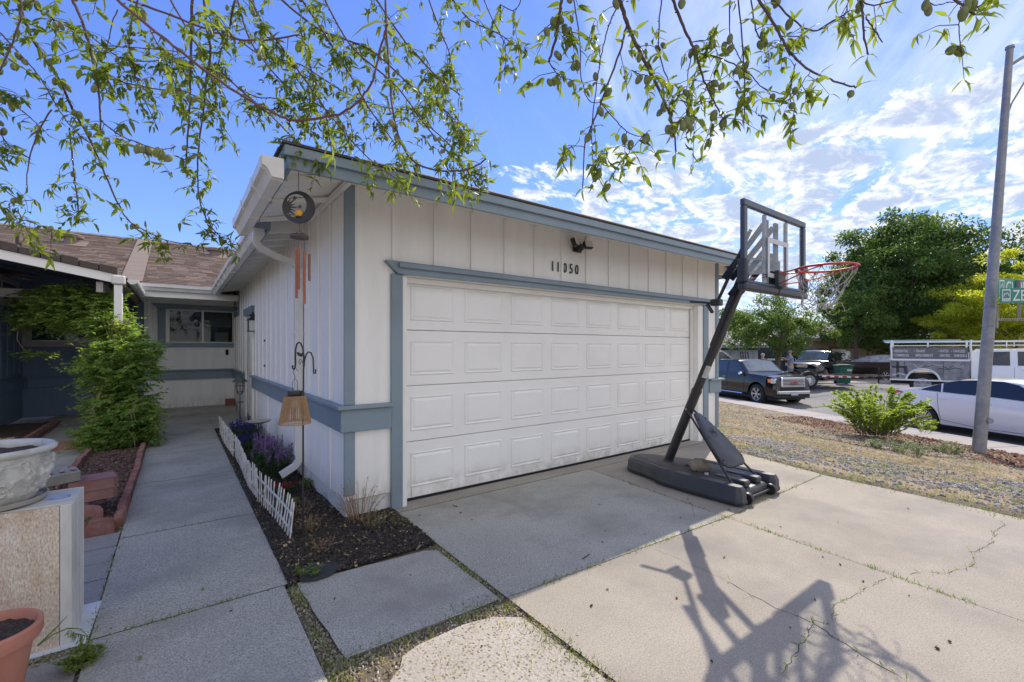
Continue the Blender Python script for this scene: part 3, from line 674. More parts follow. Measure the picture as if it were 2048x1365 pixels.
# weeds-filled seams on the asphalt are built with the weeds below
CRACK = mat('crack_dark', (.045, .04, .035), rough=1)
def kp(l, d, z): p = KP + KD * l + KN * d; return (p.x, p.y, z)
sw = thing('sidewalk', None, None, kp(0, 0, -.65), kind='structure')
for i in range(-8, 24):
    l0, l1 = i * 1.5 + .01, (i + 1) * 1.5 - .01
    MB().add([kp(l, d, z) for z in (-.9, -.645) for (l, d) in ((l0, .42), (l1, .42), (l1, 1.38), (l0, 1.38))], [(0, 3, 2, 1), (4, 5, 6, 7), (0, 1, 5, 4), (1, 2, 6, 5), (2, 3, 7, 6), (3, 0, 4, 7)]).build('pavement_slab', PAVE, sw, bevel=.008)
RED = mat('red_kerb_paint', (.28, .13, .13), (.36, .25, .24), sc=6, rough=.8, bump=.5)
kb = thing('kerb', None, None, kp(0, 1.5, -.65), kind='structure')
for i in range(-4, 12):
    l0, l1 = i * 3. + .01, (i + 1) * 3. - .01
    MB().add([kp(l, d, z) for z in (-.9, -.648) for (l, d) in ((l0, 1.39), (l1, 1.39), (l1, 1.55), (l0, 1.55))], [(0, 3, 2, 1), (4, 5, 6, 7), (0, 1, 5, 4), (1, 2, 6, 5), (2, 3, 7, 6), (3, 0, 4, 7)]).build('kerb_stone', PAVE, kb, bevel=.02)
    if -2 <= i <= 4: MB().add([kp(l, d, z) for z in (-.80, -.652) for (l, d) in ((l0, 1.552), (l1, 1.552), (l1, 1.56), (l0, 1.56))], [(0, 3, 2, 1), (4, 5, 6, 7), (0, 1, 5, 4), (1, 2, 6, 5), (2, 3, 7, 6), (3, 0, 4, 7)]).build('kerb_paint', RED, kb)
    MB().add([kp(l, d, z) for z in (-.9, -.785) for (l, d) in ((l0, 1.562), (l1, 1.562), (l1, 2.0), (l0, 2.0))], [(0, 3, 2, 1), (4, 5, 6, 7), (0, 1, 5, 4), (1, 2, 6, 5), (2, 3, 7, 6), (3, 0, 4, 7)]).build('gutter_pan', PAVE, kb)

# ---------------------------------------------------------------- driveway slabs
dr = thing('driveway', None, None, (3, 2, 0), kind='structure')
def slab_poly(name, pts, m, parent, z0=-.12, z1=0., bevel=.008, wob=0):
    if wob:
        q = []
        for i, p in enumerate(pts):
            a, b = Vector(p), Vector(pts[(i + 1) % len(pts)]); n = max(1, int((b - a).length / .12))
            for k in range(n):
                c = a.lerp(b, k / n); q.append((c.x + wob * fbm(c.x, c.y, 3), c.y + wob * fbm(c.y + 9, c.x, 3)))
        pts = q
    return MB().prism(pts, 'z', z0, z1).build(name, m, parent, bevel=bevel)
j = .013
XA, XB = 1.545, 3.88                        # long joints
slab_poly('door_apron', [(1.56, 3.795), (6.75, 3.80), (6.75, 4.06), (1.56, 4.06)], CONC, dr, z1=.004)
slab_poly('slab', [(XA + .01, 2.13), (3.80, 2.01), (3.97, 3.78), (XA + .03, 3.78)], CONC_SHADE, dr)
slab_poly('slab', [(3.82, 2.005), (5.97, 2.03), (6.32, 3.2), (6.62, 3.785), (3.99, 3.785)], CONC, dr)
slab_poly('slab', [(XA + .01, 2.11), (3.79, 1.985), (3.60, .28), (3.52, -1.2), (XA - .03, -1.2)], CONC, dr)
slab_poly('slab', [(3.81, 1.982), (5.95, 2.005), (5.85, 1.0), (5.68, -.3), (5.55, -1.2), (3.54, -1.2), (3.62, .28)], CONC, dr)
slab_poly('slab', [(XA - .03, -1.22), (3.5, -1.22), (3.4, -5), (XA - .1, -5)], CONC, dr)
slab_poly('slab', [(3.52, -1.22), (5.55, -1.22), (5.4, -5), (3.42, -5)], CONC, dr)
slab_poly('slab', [(.64, 2.16), (1.50, 2.14), (1.50, 2.90), (1.42, 2.96), (.60, 3.02)], CONC_SHADE, dr, wob=.012)
slab_poly('aggregate_slab', [at(*q).xy[:] for q in ((990, 1235), (1041, 1235), (1078, 1262), (1113, 1292), (1160, 1320), (1208, 1356))] + [(1.42, .9), (1.42, -1.2), (.45, -1.2), (.50, .9)] + [at(*q).xy[:] for q in ((778, 1368), (802, 1335), (806, 1313), (839, 1292), (928, 1252))], AGG, dr, z1=.0, wob=.012)
slab_poly('joint_bed', [(-1.6, -4.9), (5.5, -4.9), (6.3, 3.2), (6.9, 4.05), (.55, 4.05), (.55, 3.02), (-.4, 3.02)], JOINT, dr, z0=-.15, z1=-.014, bevel=0)
wk = thing('walkway', None, None, (.1, 6, 0), kind='structure')
yj = [-3, -.6, 1.25, 3.045, 4.54, 6.24, 7.85, 9.45, 11.1, 12.3]
for i in range(len(yj) - 1):
    x1 = .545 if yj[i] >= 3 else .52
    slab_poly('slab', [(-.335, yj[i] + j), (x1, yj[i] + j), (x1, yj[i + 1] - j), (-.335, yj[i + 1] - j)], CONC_SHADE, wk, z1=.002)
slab_poly('slab', [(.565, 9.7), (1.13, 9.7), (1.13, 11.1), (.565, 11.1)], CONC_SHADE, wk, z1=.0)
slab_poly('slab', [(.565, 11.12), (1.13, 11.12), (1.13, 12.3), (.565, 12.3)], CONC_SHADE, wk, z1=.0)
slab_poly('stoop', [(-.56, 12.31), (1.13, 12.31), (1.13, FY), (-.56, FY)], CONC_SHADE, wk, z1=.10)
slab_poly('stoop_step', [(.95, 12.55), (1.13, 12.55), (1.13, FY - .05), (.95, FY - .05)], mat('red_brick', (.22, .09, .07), (.30, .13, .10), sc=12, rough=.9, bump=.8, bsc=60), wk, z0=.101, z1=.24)
lw = thing('side_path', None, None, (-1.2, 6, 0), kind='structure')
for i in range(6):
    slab_poly('slab', [(-2.1, 5.4 + 1.4 * i), (-1.03, 5.4 + 1.4 * i), (-1.03, 6.785 + 1.4 * i), (-2.1, 6.785 + 1.4 * i)], CONC_SHADE, lw, z1=-.005)
# pavers beside the walk
pv = thing('paver_strip', None, None, (-.6, 4, 0), kind='structure')
for i, (y0, y1) in enumerate(((3.49, 3.81), (3.82, 4.10), (4.11, 4.40), (4.41, 4.71))):
    for x0 in (-.86, -1.37, -1.88):
        slab_poly('paver', [(x0, y0 + .006), (x0 + .50, y0 + .006), (x0 + .50, y1 - .006), (x0, y1 - .006)], PAVER, pv, z0=-.06, z1=-.003 + .004 * rnd.random())
WSLAB = mat('white_slab', (.55, .58, .60), (.65, .67, .68), sc=4, rough=.8, bump=.5, bsc=70, dirt=(.40, .42, .42), dsc=3, damt=.4)
slab_poly('white_slab', [(-1.0, 3.03), (-.36, 3.03), (-.35, 3.475), (-1.0, 3.475)], WSLAB, pv, z0=-.06, z1=.004)
slab_poly('paver', [(-1.9, 2.2), (-.37, 2.2), (-.37, 2.98), (-1.9, 2.98)], PAVER, pv, z0=-.06, z1=-.008)
slab_poly('paver', [(-1.9, 1.0), (-.37, 1.0), (-.37, 2.18), (-1.9, 2.18)], PAVER, pv, z0=-.06, z1=-.008)
bd = MB().prism([(-1.95, .9), (-.338, .9), (-.338, 12.3), (-2.57, 12.3), (-2.57, 4.7), (-1.95, 4.7)], 'z', -.12, -.02).build('path_bed', JOINT); bd['kind'] = 'structure'
# mulch bed in front of and beside the garage
def bumpy(name, poly_fn, x0, x1, y0, y1, step, m, amp=.015, z=0.):
    xs = np.arange(x0, x1 + 1e-6, step); ys = np.arange(y0, y1 + 1e-6, step); V, idx = [], {}
    for jy, yv in enumerate(ys):
        for ix, xv in enumerate(xs):
            if poly_fn(xv, yv): idx[(ix, jy)] = len(V); V.append((xv, yv, z + amp * fbm(xv, yv, 9) + amp * .7 * fbm(xv, yv, 28)))
    F = [(idx[(i, j)], idx[(i + 1, j)], idx[(i + 1, j + 1)], idx[(i, j + 1)]) for (i, j) in idx if (i + 1, j) in idx and (i, j + 1) in idx and (i + 1, j + 1) in idx]
    o = link(name, npmesh(name, V, F, m, True)); o['kind'] = 'structure'; return o
def in_bed(x, y):
    if y < 3.01 or x < .55: return False
    if y < 3.93 + .02: return x < 1.56 - max(0, (3.3 - y)) * .1
    return x < WX + .03 and y < 9.72
bumpy('mulch_bed', in_bed, .55, 1.58, 3.0, 9.72, .02, MULCH, .012, .004)
VB = mat('bed_mulch_brown', (.06, .04, .032), (.13, .085, .065), sc=30, rough=1, bump=2.5, bsc=60)
bumpy('planting_bed', lambda x, y: True, -.95, -.40, 4.80, 9.7, .03, VB, .015, .01)
bumpy('side_bed', lambda x, y: True, -2.56, -1.75, 9.1, 12.2, .05, VB, .02, .05)
# ---------------------------------------------------------------- portable basketball hoop
PLAS = mat('grey_black_plastic', (.030, .034, .040), (.045, .050, .058), sc=4, rough=.42, bump=.35, bsc=220, dirt=(.10, .095, .085), dsc=3, damt=.35)
PLTOP = mat('dusty_plastic', (.055, .052, .05), (.085, .08, .072), sc=5, rough=.6, bump=.35, bsc=180, dirt=(.12, .11, .095), dsc=4, damt=.5)
POLE = mat('pole_black', (.022, .022, .024), (.04, .038, .036), sc=9, rough=.38, bump=.1, bsc=90)
FRAMEB = mat('board_frame', (.055, .075, .105), (.07, .09, .12), sc=4, rough=.4)
RIMR = mat('rim_red', (.55, .04, .02), (.62, .06, .03), sc=8, rough=.4)
LBL = mat('paper_label', (.55, .55, .52), (.40, .40, .38), sc=30, rough=.7)
NETM = mat('net_cord', (.42, .40, .36), (.33, .31, .28), sc=40, rough=.9)
HX = 4.50
hoop = thing('basketball_hoop', 'black portable basketball hoop leaning over the driveway with clear backboard and red rim', 'basketball hoop', (HX, 2.9, 0))
def loft(levels, n=None):
    m = MB(); k = len(levels[0][0])
    vs = [Vector((x, y, z)) for pts, z in levels for x, y in pts]
    fs = [(i * k + j, i * k + (j + 1) % k, (i + 1) * k + (j + 1) % k, (i + 1) * k + j) for i in range(len(levels) - 1) for j in range(k)]
    fs += [tuple(range(k - 1, -1, -1)), tuple(range((len(levels) - 1) * k, len(levels) * k))]
    return m.add(vs, fs)
def inset(pts, d):
    c = Vector((sum(p[0] for p in pts) / len(pts), sum(p[1] for p in pts) / len(pts))); out = []
    n = len(pts)
    for i in range(n):
        a, b, e = Vector(pts[i - 1]), Vector(pts[i]), Vector(pts[(i + 1) % n])
        t1, t2 = (b - a).normalized(), (e - b).normalized(); n1, n2 = Vector((-t1.y, t1.x)), Vector((-t2.y, t2.x))
        q = (n1 + n2); q = q.normalized() * (d / max(.4, q.normalized().dot(n1))); out.append((b.x + q.x, b.y + q.y))
    return out
bo = [(HX - .33, 2.16), (HX + .33, 2.16), (HX + .36, 2.75), (HX + .34, 2.98), (HX + .16, 3.42), (HX + .06, 3.52), (HX - .10, 3.54), (HX - .24, 3.44), (HX - .30, 3.12), (HX - .36, 2.95), (HX - .37, 2.6)]
m = loft([(inset(bo, .015), .012), (bo, .03), (bo, .055), (inset(bo, .008), .062), (inset(bo, .012), .135), (inset(bo, .04), .17)])
tank = m.build('base_tank', [PLAS], hoop, smooth=True, bevel=.004, auto=R(24))
dk = inset(bo, .075); loft([(dk, .1705), (inset(dk, .012), .178)]).build('base_deck', PLTOP, hoop, smooth=True)
for s in (-1, 1):
    po = [(-.075, 2.07), (-.045, 2.015), (.045, 2.015), (.075, 2.07), (.08, 2.5), (.055, 2.93), (-.06, 2.95), (-.085, 2.5)]
    po = [(HX + s * .335 + x, y) for x, y in po]
    if s: loft([(inset(po, .012), .014), (po, .03), (po, .058), (inset(po, .007), .064), (inset(po, .010), .135), (inset(po, .032), .182)]).build('side_pontoon', PLAS, hoop, smooth=True, bevel=.004, auto=R(24))
    MB().lathe([(.01, -.022), (.052, -.022), (.056, -.012), (.056, .012), (.052, .022), (.01, .022)], 20, (HX + s * .235, 2.045, .057), Matrix.Rotation(R(90), 3, 'Y')).build('wheel', BLACK, hoop, smooth=True)
MB().tube([(HX - .25, 2.045, .057), (HX + .25, 2.045, .057)], .012).build('axle', BLACK, hoop)
fb = [(HX - .20, 2.06), (HX + .20, 2.06), (HX + .22, 2.40), (HX - .22, 2.40)]
loft([(fb, .05), (fb, .11), (inset(fb, .02), .13)]).build('front_block', PLAS, hoop, smooth=True, bevel=.008)
for x in (-.13, .10): MB().box(HX + x - .05, HX + x + .05, 2.09, 2.42, .131, .19).build('raised_rib', PLAS, hoop, bevel=.012)
MB().lathe([(.012, 0), (.055, 0), (.06, .008), (.05, .014), (.012, .015)], 20, (HX, 3.045, .178)).build('pole_socket', PLTOP, hoop, smooth=True)
MB().lathe([(.005, 0), (.035, 0), (.035, .010), (.024, .012), (.02, .004), (.005, .004)], 16, (HX - .05, 2.78, .178)).build('fill_cap', BLACK, hoop, smooth=True)
MB().lathe([(.005, 0), (.02, 0), (.02, .018), (.005, .018)], 14, (HX - .20, 2.47, .178)).build('cap', LBL, hoop, smooth=True)
# pole sections
PB, PT = Vector((HX, 3.045, .18)), Vector((HX, 2.215, 2.13))
def pp(s): return PB.lerp(PT, s)
pd = (PT - PB).normalized()
MB().tube([pp(0), pp(.42)], .050, 20).build('pole', POLE, hoop, smooth=True)
m = MB().tube([pp(.40), pp(.72)], .045, 20); m.build('pole', POLE, hoop, smooth=True)
MB().tube([pp(.41), pp(.425)], .054, 20).build('pole_collar', POLE, hoop, smooth=True)
nrm_p = pd.cross(Vector((1, 0, 0))).normalized()
MB().beam(pp(.66), pp(1.03), .075, .085).build('pole', POLE, hoop, bevel=.006)
for sx in (-1, 1): MB().beam(pp(.5) + Vector((sx * .045, 0, 0)), pp(.98) + Vector((sx * .045, 0, 0)), .008, .03).build('pole_rail', BLACK, hoop)
lf = frame(pp(.555) + nrm_p * 0, (1, 0, 0), pd)
m = MB()
for a in range(-70, 71, 20):
    pass
def wrap(s0, s1, r, a0, a1, name):
    m = MB(); u, v = Vector((-1, 0, 0)), -nrm_p if nrm_p.y > 0 else nrm_p
    k = 7; vs = []
    for s in (s0, s1):
        for i in range(k):
            a = R(a0 + (a1 - a0) * i / (k - 1)); vs.append(pp(s) + (u * math.cos(a) + v * math.sin(a)) * r)
    return m.add(vs, [(i, i + 1, k + i + 1, k + i) for i in range(k - 1)]).build(name, LBL, hoop, smooth=True)
wrap(.50, .565, .0465, 20, 130, 'label_sheet'); 
MB().beam(pp(.60) + Vector((.040, -.035, 0)), pp(.74) + Vector((.040, -.035, 0)), .012, .03).build('label_sheet', LBL, hoop)
# brace with shield
T0, = (pp(.315),); B1, B2 = Vector((HX - .235, 2.20, .17)), Vector((HX + .235, 2.20, .17))
for s, B in ((-1, B1), (1, B2)): MB().tube([T0 + Vector((s * .055, 0, 0)), B], .011, 10).build('brace_tube', POLE, hoop, smooth=True)
MB().tube([T0 - Vector((.07, 0, 0)), T0 + Vector((.07, 0, 0))], .007, 8).build('bolt', ALU, hoop)
sd_, = ((B1 + B2) / 2 - T0,); sl_ = sd_.length; sdn = sd_.normalized(); snn = Vector((1, 0, 0)).cross(sdn).normalized()
if snn.y > 0: snn = -snn
prof = [(.10, .045), (.13, .065), (.22, .10), (.35, .14), (.5, .175), (.65, .198), (.75, .205), (.80, .198), (.84, .17), (.865, .12)]
outl = [(w_, s) for s, w_ in prof] + [(-w_, s) for s, w_ in prof[::-1]]
m = MB(); L3 = []
for (ins, d) in ((.012, .0), (0, .012), (0, .024), (.014, .036)):
    for (x, s) in outl:
        sc_ = 1 - ins / max(.05, abs(x)); L3.append(T0 + Vector((x * sc_, 0, 0)) + sdn * (s * sl_ + (ins if s < .4 else -ins)) + snn * (.012 + d))
k = len(outl); fs = [(i * k + j, i * k + (j + 1) % k, (i + 1) * k + (j + 1) % k, (i + 1) * k + j) for i in range(3) for j in range(k)] + [tuple(range(k - 1, -1, -1)), tuple(range(3 * k, 4 * k))]
shd = m.add(L3, fs).build('brace_shield', PLAS, hoop, smooth=True, auto=R(50))
for s, f in ((.2, .72), (.45, .82), (.76, .9)):
    w_ = np.interp(s, [p[0] for p in prof], [p[1] for p in prof]) * f
    for q in (-1, 1): c = T0 + Vector((q * w_, 0, 0)) + sdn * s * sl_ + snn * .049; MB().tube([c - snn * .004, c + snn * .001], .010, 10).build('bolt_recess', DARK, shd)
ec = T0 + sdn * .40 * sl_ + snn * .0485
m = MB(); pts = [ec + Vector((.045 * math.cos(R(a)), 0, 0)) + sdn * .055 * math.sin(R(a)) for a in range(0, 361, 15)]; m.tube(pts, .0028, 6, False)
m.tube([ec + Vector((-.022, 0, 0)) + sdn * .022, ec + Vector((-.020, 0, 0)) - sdn * .024, ec + sdn * .008, ec + Vector((.020, 0, 0)) - sdn * .024, ec + Vector((.022, 0, 0)) + sdn * .022], .0035, 6)
m.build('emblem', PLTOP, shd, smooth=True)
# backboard
YB, BX0, BX1, BZ0_, BZ1_ = 1.90, 3.887, 5.16, 1.985, 2.74
bb = MB().box(BX0 + .05, BX1 - .05, YB + .004, YB + .012, BZ0_ + .06, BZ1_ - .05).build('backboard', CLEAR, hoop, label='clear backboard pane with a white target square')
fr = hoop
def fbx(nm, x0, x1, y0, y1, z0, z1, mm=FRAMEB, bv=.006): return MB().box(x0, x1, y0, y1, z0, z1).build(nm, mm, hoop, bevel=bv)
fbx('backboard_frame', BX0, BX1, YB - .012, YB + .03, BZ1_ - .058, BZ1_)
fbx('backboard_frame', BX0, BX0 + .055, YB - .012, YB + .03, BZ0_ + .06, BZ1_ - .059)
fbx('backboard_frame', BX1 - .055, BX1, YB - .012, YB + .03, BZ0_ + .06, BZ1_ - .059)
fbx('backboard_frame', BX0 + .056, BX1 - .056, YB - .01, YB + .03, BZ0_ + .035, BZ0_ + .062)
fbx('backboard_bar', 4.31, 4.355, YB + .014, YB + .04, BZ0_ + .06, BZ1_ - .06)
fbx('backboard_bar', 4.755, 4.80, YB + .014, YB + .04, BZ0_ + .06, BZ1_ - .06)
PAD = mat('pad_black', (.035, .042, .055), rough=.5, bump=.2, bsc=100)
fbx('edge_pad', BX0 - .015, 4.50, YB - .03, YB + .045, BZ0_ - .03, BZ0_ + .034, PAD, .015)
fbx('edge_pad', 4.51, BX1 + .015, YB - .03, YB + .045, BZ0_ - .03, BZ0_ + .034, PAD, .015)
fbx('corner_pad', BX0 - .018, BX0 + .04, YB - .03, YB + .048, BZ0_ + .035, BZ0_ + .24, PAD, .012)
fbx('corner_pad', BX1 - .04, BX1 + .018, YB - .03, YB + .048, BZ0_ + .035, BZ0_ + .18, PAD, .012)
TW = mat('target_white', (.55, .57, .60), rough=.5)
for q in ((4.345, 4.78, 2.43, 2.475), (4.345, 4.385, 2.11, 2.429), (4.735, 4.775, 2.11, 2.429), (4.386, 4.734, 2.11, 2.15)): fbx('target_square', q[0], q[1], YB + .0005, YB + .0035, q[2], q[3], TW, 0)
# arms
ARM = mat('arm_blueblack', (.014, .022, .04), rough=.75, spec=.2)
for sx in (-.075, .075):
    for (a, b_) in (((HX + sx, 2.30, 1.98), (4.52 + sx * 1.3, YB + .07, 2.36)), ((HX + sx, 2.36, 2.16), (4.52 + sx * 1.3, YB + .07, 2.62))):
        MB().beam(a, b_, .012, .055).build('lift_arm', ARM, hoop, bevel=.003)
for sx in (-.10, .10): fbx('mount_rail', 4.54 + sx - .03, 4.54 + sx + .03, YB + .045, YB + .075, 2.02, 2.66, ARM)
fbx('mount_plate', 4.40, 4.70, YB + .041, YB + .05, 2.05, 2.30, ARM)
MB().beam((HX, 2.47, 1.93), (4.36, 2.06, 2.58), .022, .03).build('lift_rod', POLE, hoop, bevel=.003)
hb_ = MB().obox((HX - .01, 2.47, 1.93), (.09, .10, .07)).build('lift_bracket', BLACK, hoop, bevel=.01)
m = MB().beam((HX - .05, 2.53, 1.93), (HX - .09, 2.70, 1.945), .028, .022); m.beam((HX - .06, 2.58, 1.93), (HX - .02, 2.50, 1.83), .03, .03); m.ball((HX - .02, 2.50, 1.83), .028)
MB().beam((HX - .05, 2.51, 1.925), (HX - .09, 2.72, 1.955), .030, .022).build('lift_handle', BLACK, hoop, bevel=.006)
MB().beam((HX - .05, 2.55, 1.92), (HX - .03, 2.50, 1.82), .032, .035).build('trigger', BLACK, hoop, bevel=.01)
# rim
RC, RR = Vector((4.545, 1.505, 2.155)), .226
fbx('rim_mount', 4.47, 4.62, YB - .04, YB - .001, 2.03, 2.18, PAD, .006)
m = MB(); m.tube([RC + Vector((RR * math.cos(R(a)), RR * math.sin(R(a)), 0)) for a in range(0, 361, 8)], .0105, 10, False)
m.build('rim', RIMR, hoop, smooth=True)
for s in (-1, 1):
    MB().tube([(4.545 + s * .06, YB - .035, 2.155), (4.545 + s * .075, YB - .12, 2.155), RC + Vector((s * .16, .165, 0))], .007, 8).build('rim_brace', RIMR, hoop, smooth=True)
    MB().tube([(4.545 + s * .05, YB - .035, 2.055), (4.545 + s * .17, YB - .22, 2.09), (4.545 + s * .225, YB - .33, 2.12), RC + Vector((s * .22, -.05, -.004))], .006, 8).build('rim_brace', RIMR, hoop, smooth=True)
m = MB()
for i in range(12):
    a = R(30 * i + 10); c = RC + Vector((RR * math.cos(a), RR * math.sin(a), -.008)); m.tube([c + Vector((.01 * math.cos(b_), .01 * math.sin(b_), -.008 + .010 * math.sin(b_ * 2))) for b_ in (0, 1, 2, 3.1, 4, 5, 6.28)], .0025, 5, False)
m.build('net_hooks', BLACK, hoop, kind='stuff')
# wind-blown net
m = MB(); lev = [0, .09, .17, .25, .32, .38]
rad = [.222, .19, .155, .13, .115, .105]
def np_(i, l):
    a = R(30 * i + 10 + (15 if l % 2 else 0)); blow = Vector((-.12, .06, 0)) * (l / 5) ** 1.4 + Vector((.05, -.02, .05)) * (l / 5) ** 3
    j_ = Vector((rnd.uniform(-1, 1), rnd.uniform(-1, 1), rnd.uniform(-.6, 1))) * .022 * l / 3
    return RC + Vector((rad[l] * math.cos(a), rad[l] * math.sin(a), -.012 - lev[l])) + blow + j_
G = [[np_(i, l) for i in range(12)] for l in range(6)]
def sag(a, b_, r=.0028):
    c = (a + b_) / 2 + Vector((rnd.uniform(-1, 1), rnd.uniform(-1, 1), -.8)) * .014; return m.tube([a, a.lerp(c, .55), c, c.lerp(b_, .5), b_], r, 5, False)
for l in range(5):
    for i in range(12):
        a = G[l][i]; b1 = G[l + 1][i]; b2 = G[l + 1][(i - 1) % 12 if l % 2 == 0 else (i + 1) % 12]; sag(a, b1); sag(a, b2)
for i in range(14):
    c = G[rnd.choice((3, 4, 5))][rnd.randrange(12)]; a = rnd.random() * 6.3
    m.tube([c + Vector((.05 * math.cos(a + t), .05 * math.sin(a + t), -.03 * t + .02 * math.sin(3 * t))) - Vector((.05 * math.cos(a), .05 * math.sin(a), 0)) for t in (0, .6, 1.2, 1.9, 2.6)], .0028, 5, False)
m.build('net', NETM, hoop, smooth=True)
# rock on the base
ROCK = mat('tan_rock', (.20, .165, .115), (.33, .28, .20), sc=14, rough=.95, bump=1.5, bsc=60, speck=(.08, .07, .05), ssc=50, samt=.5)
m = MB().ball((0, 0, 0), 1, 28, 16)
m.move(lambda p: Vector((p.x * .125, p.y * .09, max(-.05, p.z * .07))) * (1 + .22 * mnoise.fractal(p * 1.3, .9, 2.1, 4)))
m.move(lambda p: p + Vector((4.40, 2.60, .178 + .048)))
o = m.build('rock', ROCK, None, smooth=True, auto=R(60)); tag(o, 'rough tan rock resting on the hoop base behind the shield', 'rock')
# ---------------------------------------------------------------- small things by the garage
COPPER = mat('copper_tube', (.26, .09, .055), (.34, .13, .08), sc=12, rough=.4, metal=.4)
AMBER = mat('amber_glass', (.85, .40, .02), (.95, .55, .05), sc=30, rough=.15, trans=.3)
cx, cy = at(597, 345, t=3.16).xy
cT = 3.16
def cz(v): return CH + (698 - v) / 900 * cT
ch = thing('wind_chime', 'black moon wind chime with amber ball and copper tubes hanging at the eave corner', 'wind chime', (cx, cy, 2.70))
rv = Vector((CS, -SN, 0))                     # the ornament faces the path
def chp(du, v): return Vector((cx, cy, cz(v))) + rv * (du / 900 * cT)
m = MB()
z0, z1 = cz(335), cz(384)
n = 11
for i in range(n):
    c = Vector((cx, cy, z0 + (z1 - z0) * (i + .5) / n)); h = (z0 - z1) / n * .62; a = R(90 * (i % 2)); u = Vector((math.cos(a), math.sin(a), 0)) * .0035
    m.tube([c + u * math.cos(t) + Vector((0, 0, h * math.sin(t))) for t in [k * math.pi / 4 for k in range(9)]], .0011, 4, False)
m.build('chain', BLACK, ch)
# crescent: outer circle minus inner circle, thin metal
Ro, Ri, off = .112, .083, .022
mc = Vector((cx, cy, cz(415)))
N_ = 40
ang = R(-28)
def rot2(x, z): return (x * math.cos(ang) - z * math.sin(ang), x * math.sin(ang) + z * math.cos(ang))
vs = []
fwd_ = Vector((SN, CS, 0))
for d in (-.006, .006):
    for i in range(N_):
        a = 2 * math.pi * i / N_; xo, zo = Ro * math.cos(a), Ro * math.sin(a)
        xi, zi = Ri * math.cos(a) - off, Ri * math.sin(a)
        # keep the thin side as a slim ring
        rr = math.hypot(xi, zi); lim = Ro - .005
        if rr > lim: xi, zi = xi * lim / rr, zi * lim / rr
        for (x, z) in ((xo, zo), (xi, zi)):
            x, z = rot2(x, z); vs.append(mc + rv * x + Vector((0, 0, z)) + fwd_ * d * (1 + 1.5 * max(0, math.cos(a))))
fs = []
for i in range(N_):
    j2 = (i + 1) % N_; a, b_, c, d = 2 * i, 2 * i + 1, 2 * j2 + 1, 2 * j2; o_ = 2 * N_
    fs += [(a, b_, c, d), (a + o_, d + o_, c + o_, b_ + o_), (a, d, d + o_, a + o_), (b_, b_ + o_, c + o_, c)]
MB().add(vs, fs).build('crescent_moon', BLACK, ch, smooth=True)
m = MB(); sc0 = mc + rv * (-.100)
for i in range(9):
    a = R(-72 + 18 * i); l = .095 if i % 2 == 0 else .062
    d1 = rv * math.cos(a) + Vector((0, 0, math.sin(a))); d2 = rv * -math.sin(a) + Vector((0, 0, math.cos(a)))
    p0 = sc0 + d1 * .02
    if (p0 + d1 * l - mc).length > .108: l *= .6
    m.add([p0 + d2 * .010 + fwd_ * q for q in (-.002, .002)] + [p0 - d2 * .010 + fwd_ * q for q in (-.002, .002)] + [p0 + d1 * l + fwd_ * q for q in (-.001, .001)], [(0, 2, 4), (1, 5, 3), (0, 4, 5, 1), (2, 3, 5, 4), (0, 1, 3, 2)])
hd = [sc0 + rv * .03 * math.cos(R(t)) + Vector((0, 0, .048 * math.sin(R(t)))) for t in range(-90, 91, 18)]
m.add([p + fwd_ * -.003 for p in hd] + [p + fwd_ * .003 for p in hd], [tuple(range(11)), tuple(range(21, 10, -1))] + [(i, i + 1, i + 12, i + 11) for i in range(10)])
m.build('sun_face', BLACK, ch)
m = MB()
for (du, v) in ((-8, 396), (3, 414)):
    c = chp(du, v); pts = [c + (rv * math.cos(R(90 + 36 * k)) + Vector((0, 0, math.sin(R(90 + 36 * k))))) * (.017 if k % 2 == 0 else .007) for k in range(10)]
    MB().add([p - fwd_ * .002 for p in pts] + [p + fwd_ * .002 for p in pts], [tuple(range(10)), tuple(range(19, 9, -1))] + [(k, (k + 1) % 10, 10 + (k + 1) % 10, 10 + k) for k in range(10)]).build('star', BLACK, ch)
MB().ball(chp(2, 428), .031, 18, 12).build('amber_ball', AMBER, ch, smooth=True)
MB().lathe([(.001, 0), (.026, .004), (.028, .008), (.001, .008)], 16, chp(2, 437)).build('ball_cup', BLACK, ch)
pc = chp(2, 475)
m = MB()
for k in range(4): a = R(45 + 90 * k); m.tube([chp(2, 437), pc + Vector((0, 0, .05)), pc + Vector((.052 * math.cos(a), .052 * math.sin(a), .012))], .0012, 4)
m.build('hanger_wires', BLACK, ch)
MB().lathe([(.001, -.008), (.045, -.010), (.060, -.008), (.062, .010), (.058, .014), (.001, .016)], 24, pc).build('chime_plate', mat('bronze_dark', (.06, .04, .04), (.09, .06, .055), sc=20, rough=.5), ch, smooth=True)
for (du, v0, v1) in ((-4, 501, 597), (0, 492, 579), (12, 504, 608), (24, 505, 560), (5, 500, 570)):
    a = chp(du, v0); b_ = chp(du, v1)
    if du == 24: a += fwd_ * .05; b_ += fwd_ * .05; a -= rv * .03; b_ -= rv * .03
    if du == 5: a += fwd_ * .05; b_ += fwd_ * .05
    t_ = MB().tube([a, b_], .0085, 12).build('chime_tube', COPPER, ch, smooth=True)
    q = (a - pc); q.z = 0; q = pc + q * .9
    MB().tube([a, (a + q) / 2 + Vector((.002, 0, 0)), q], .0009, 4).build('cord', BLACK, t_)

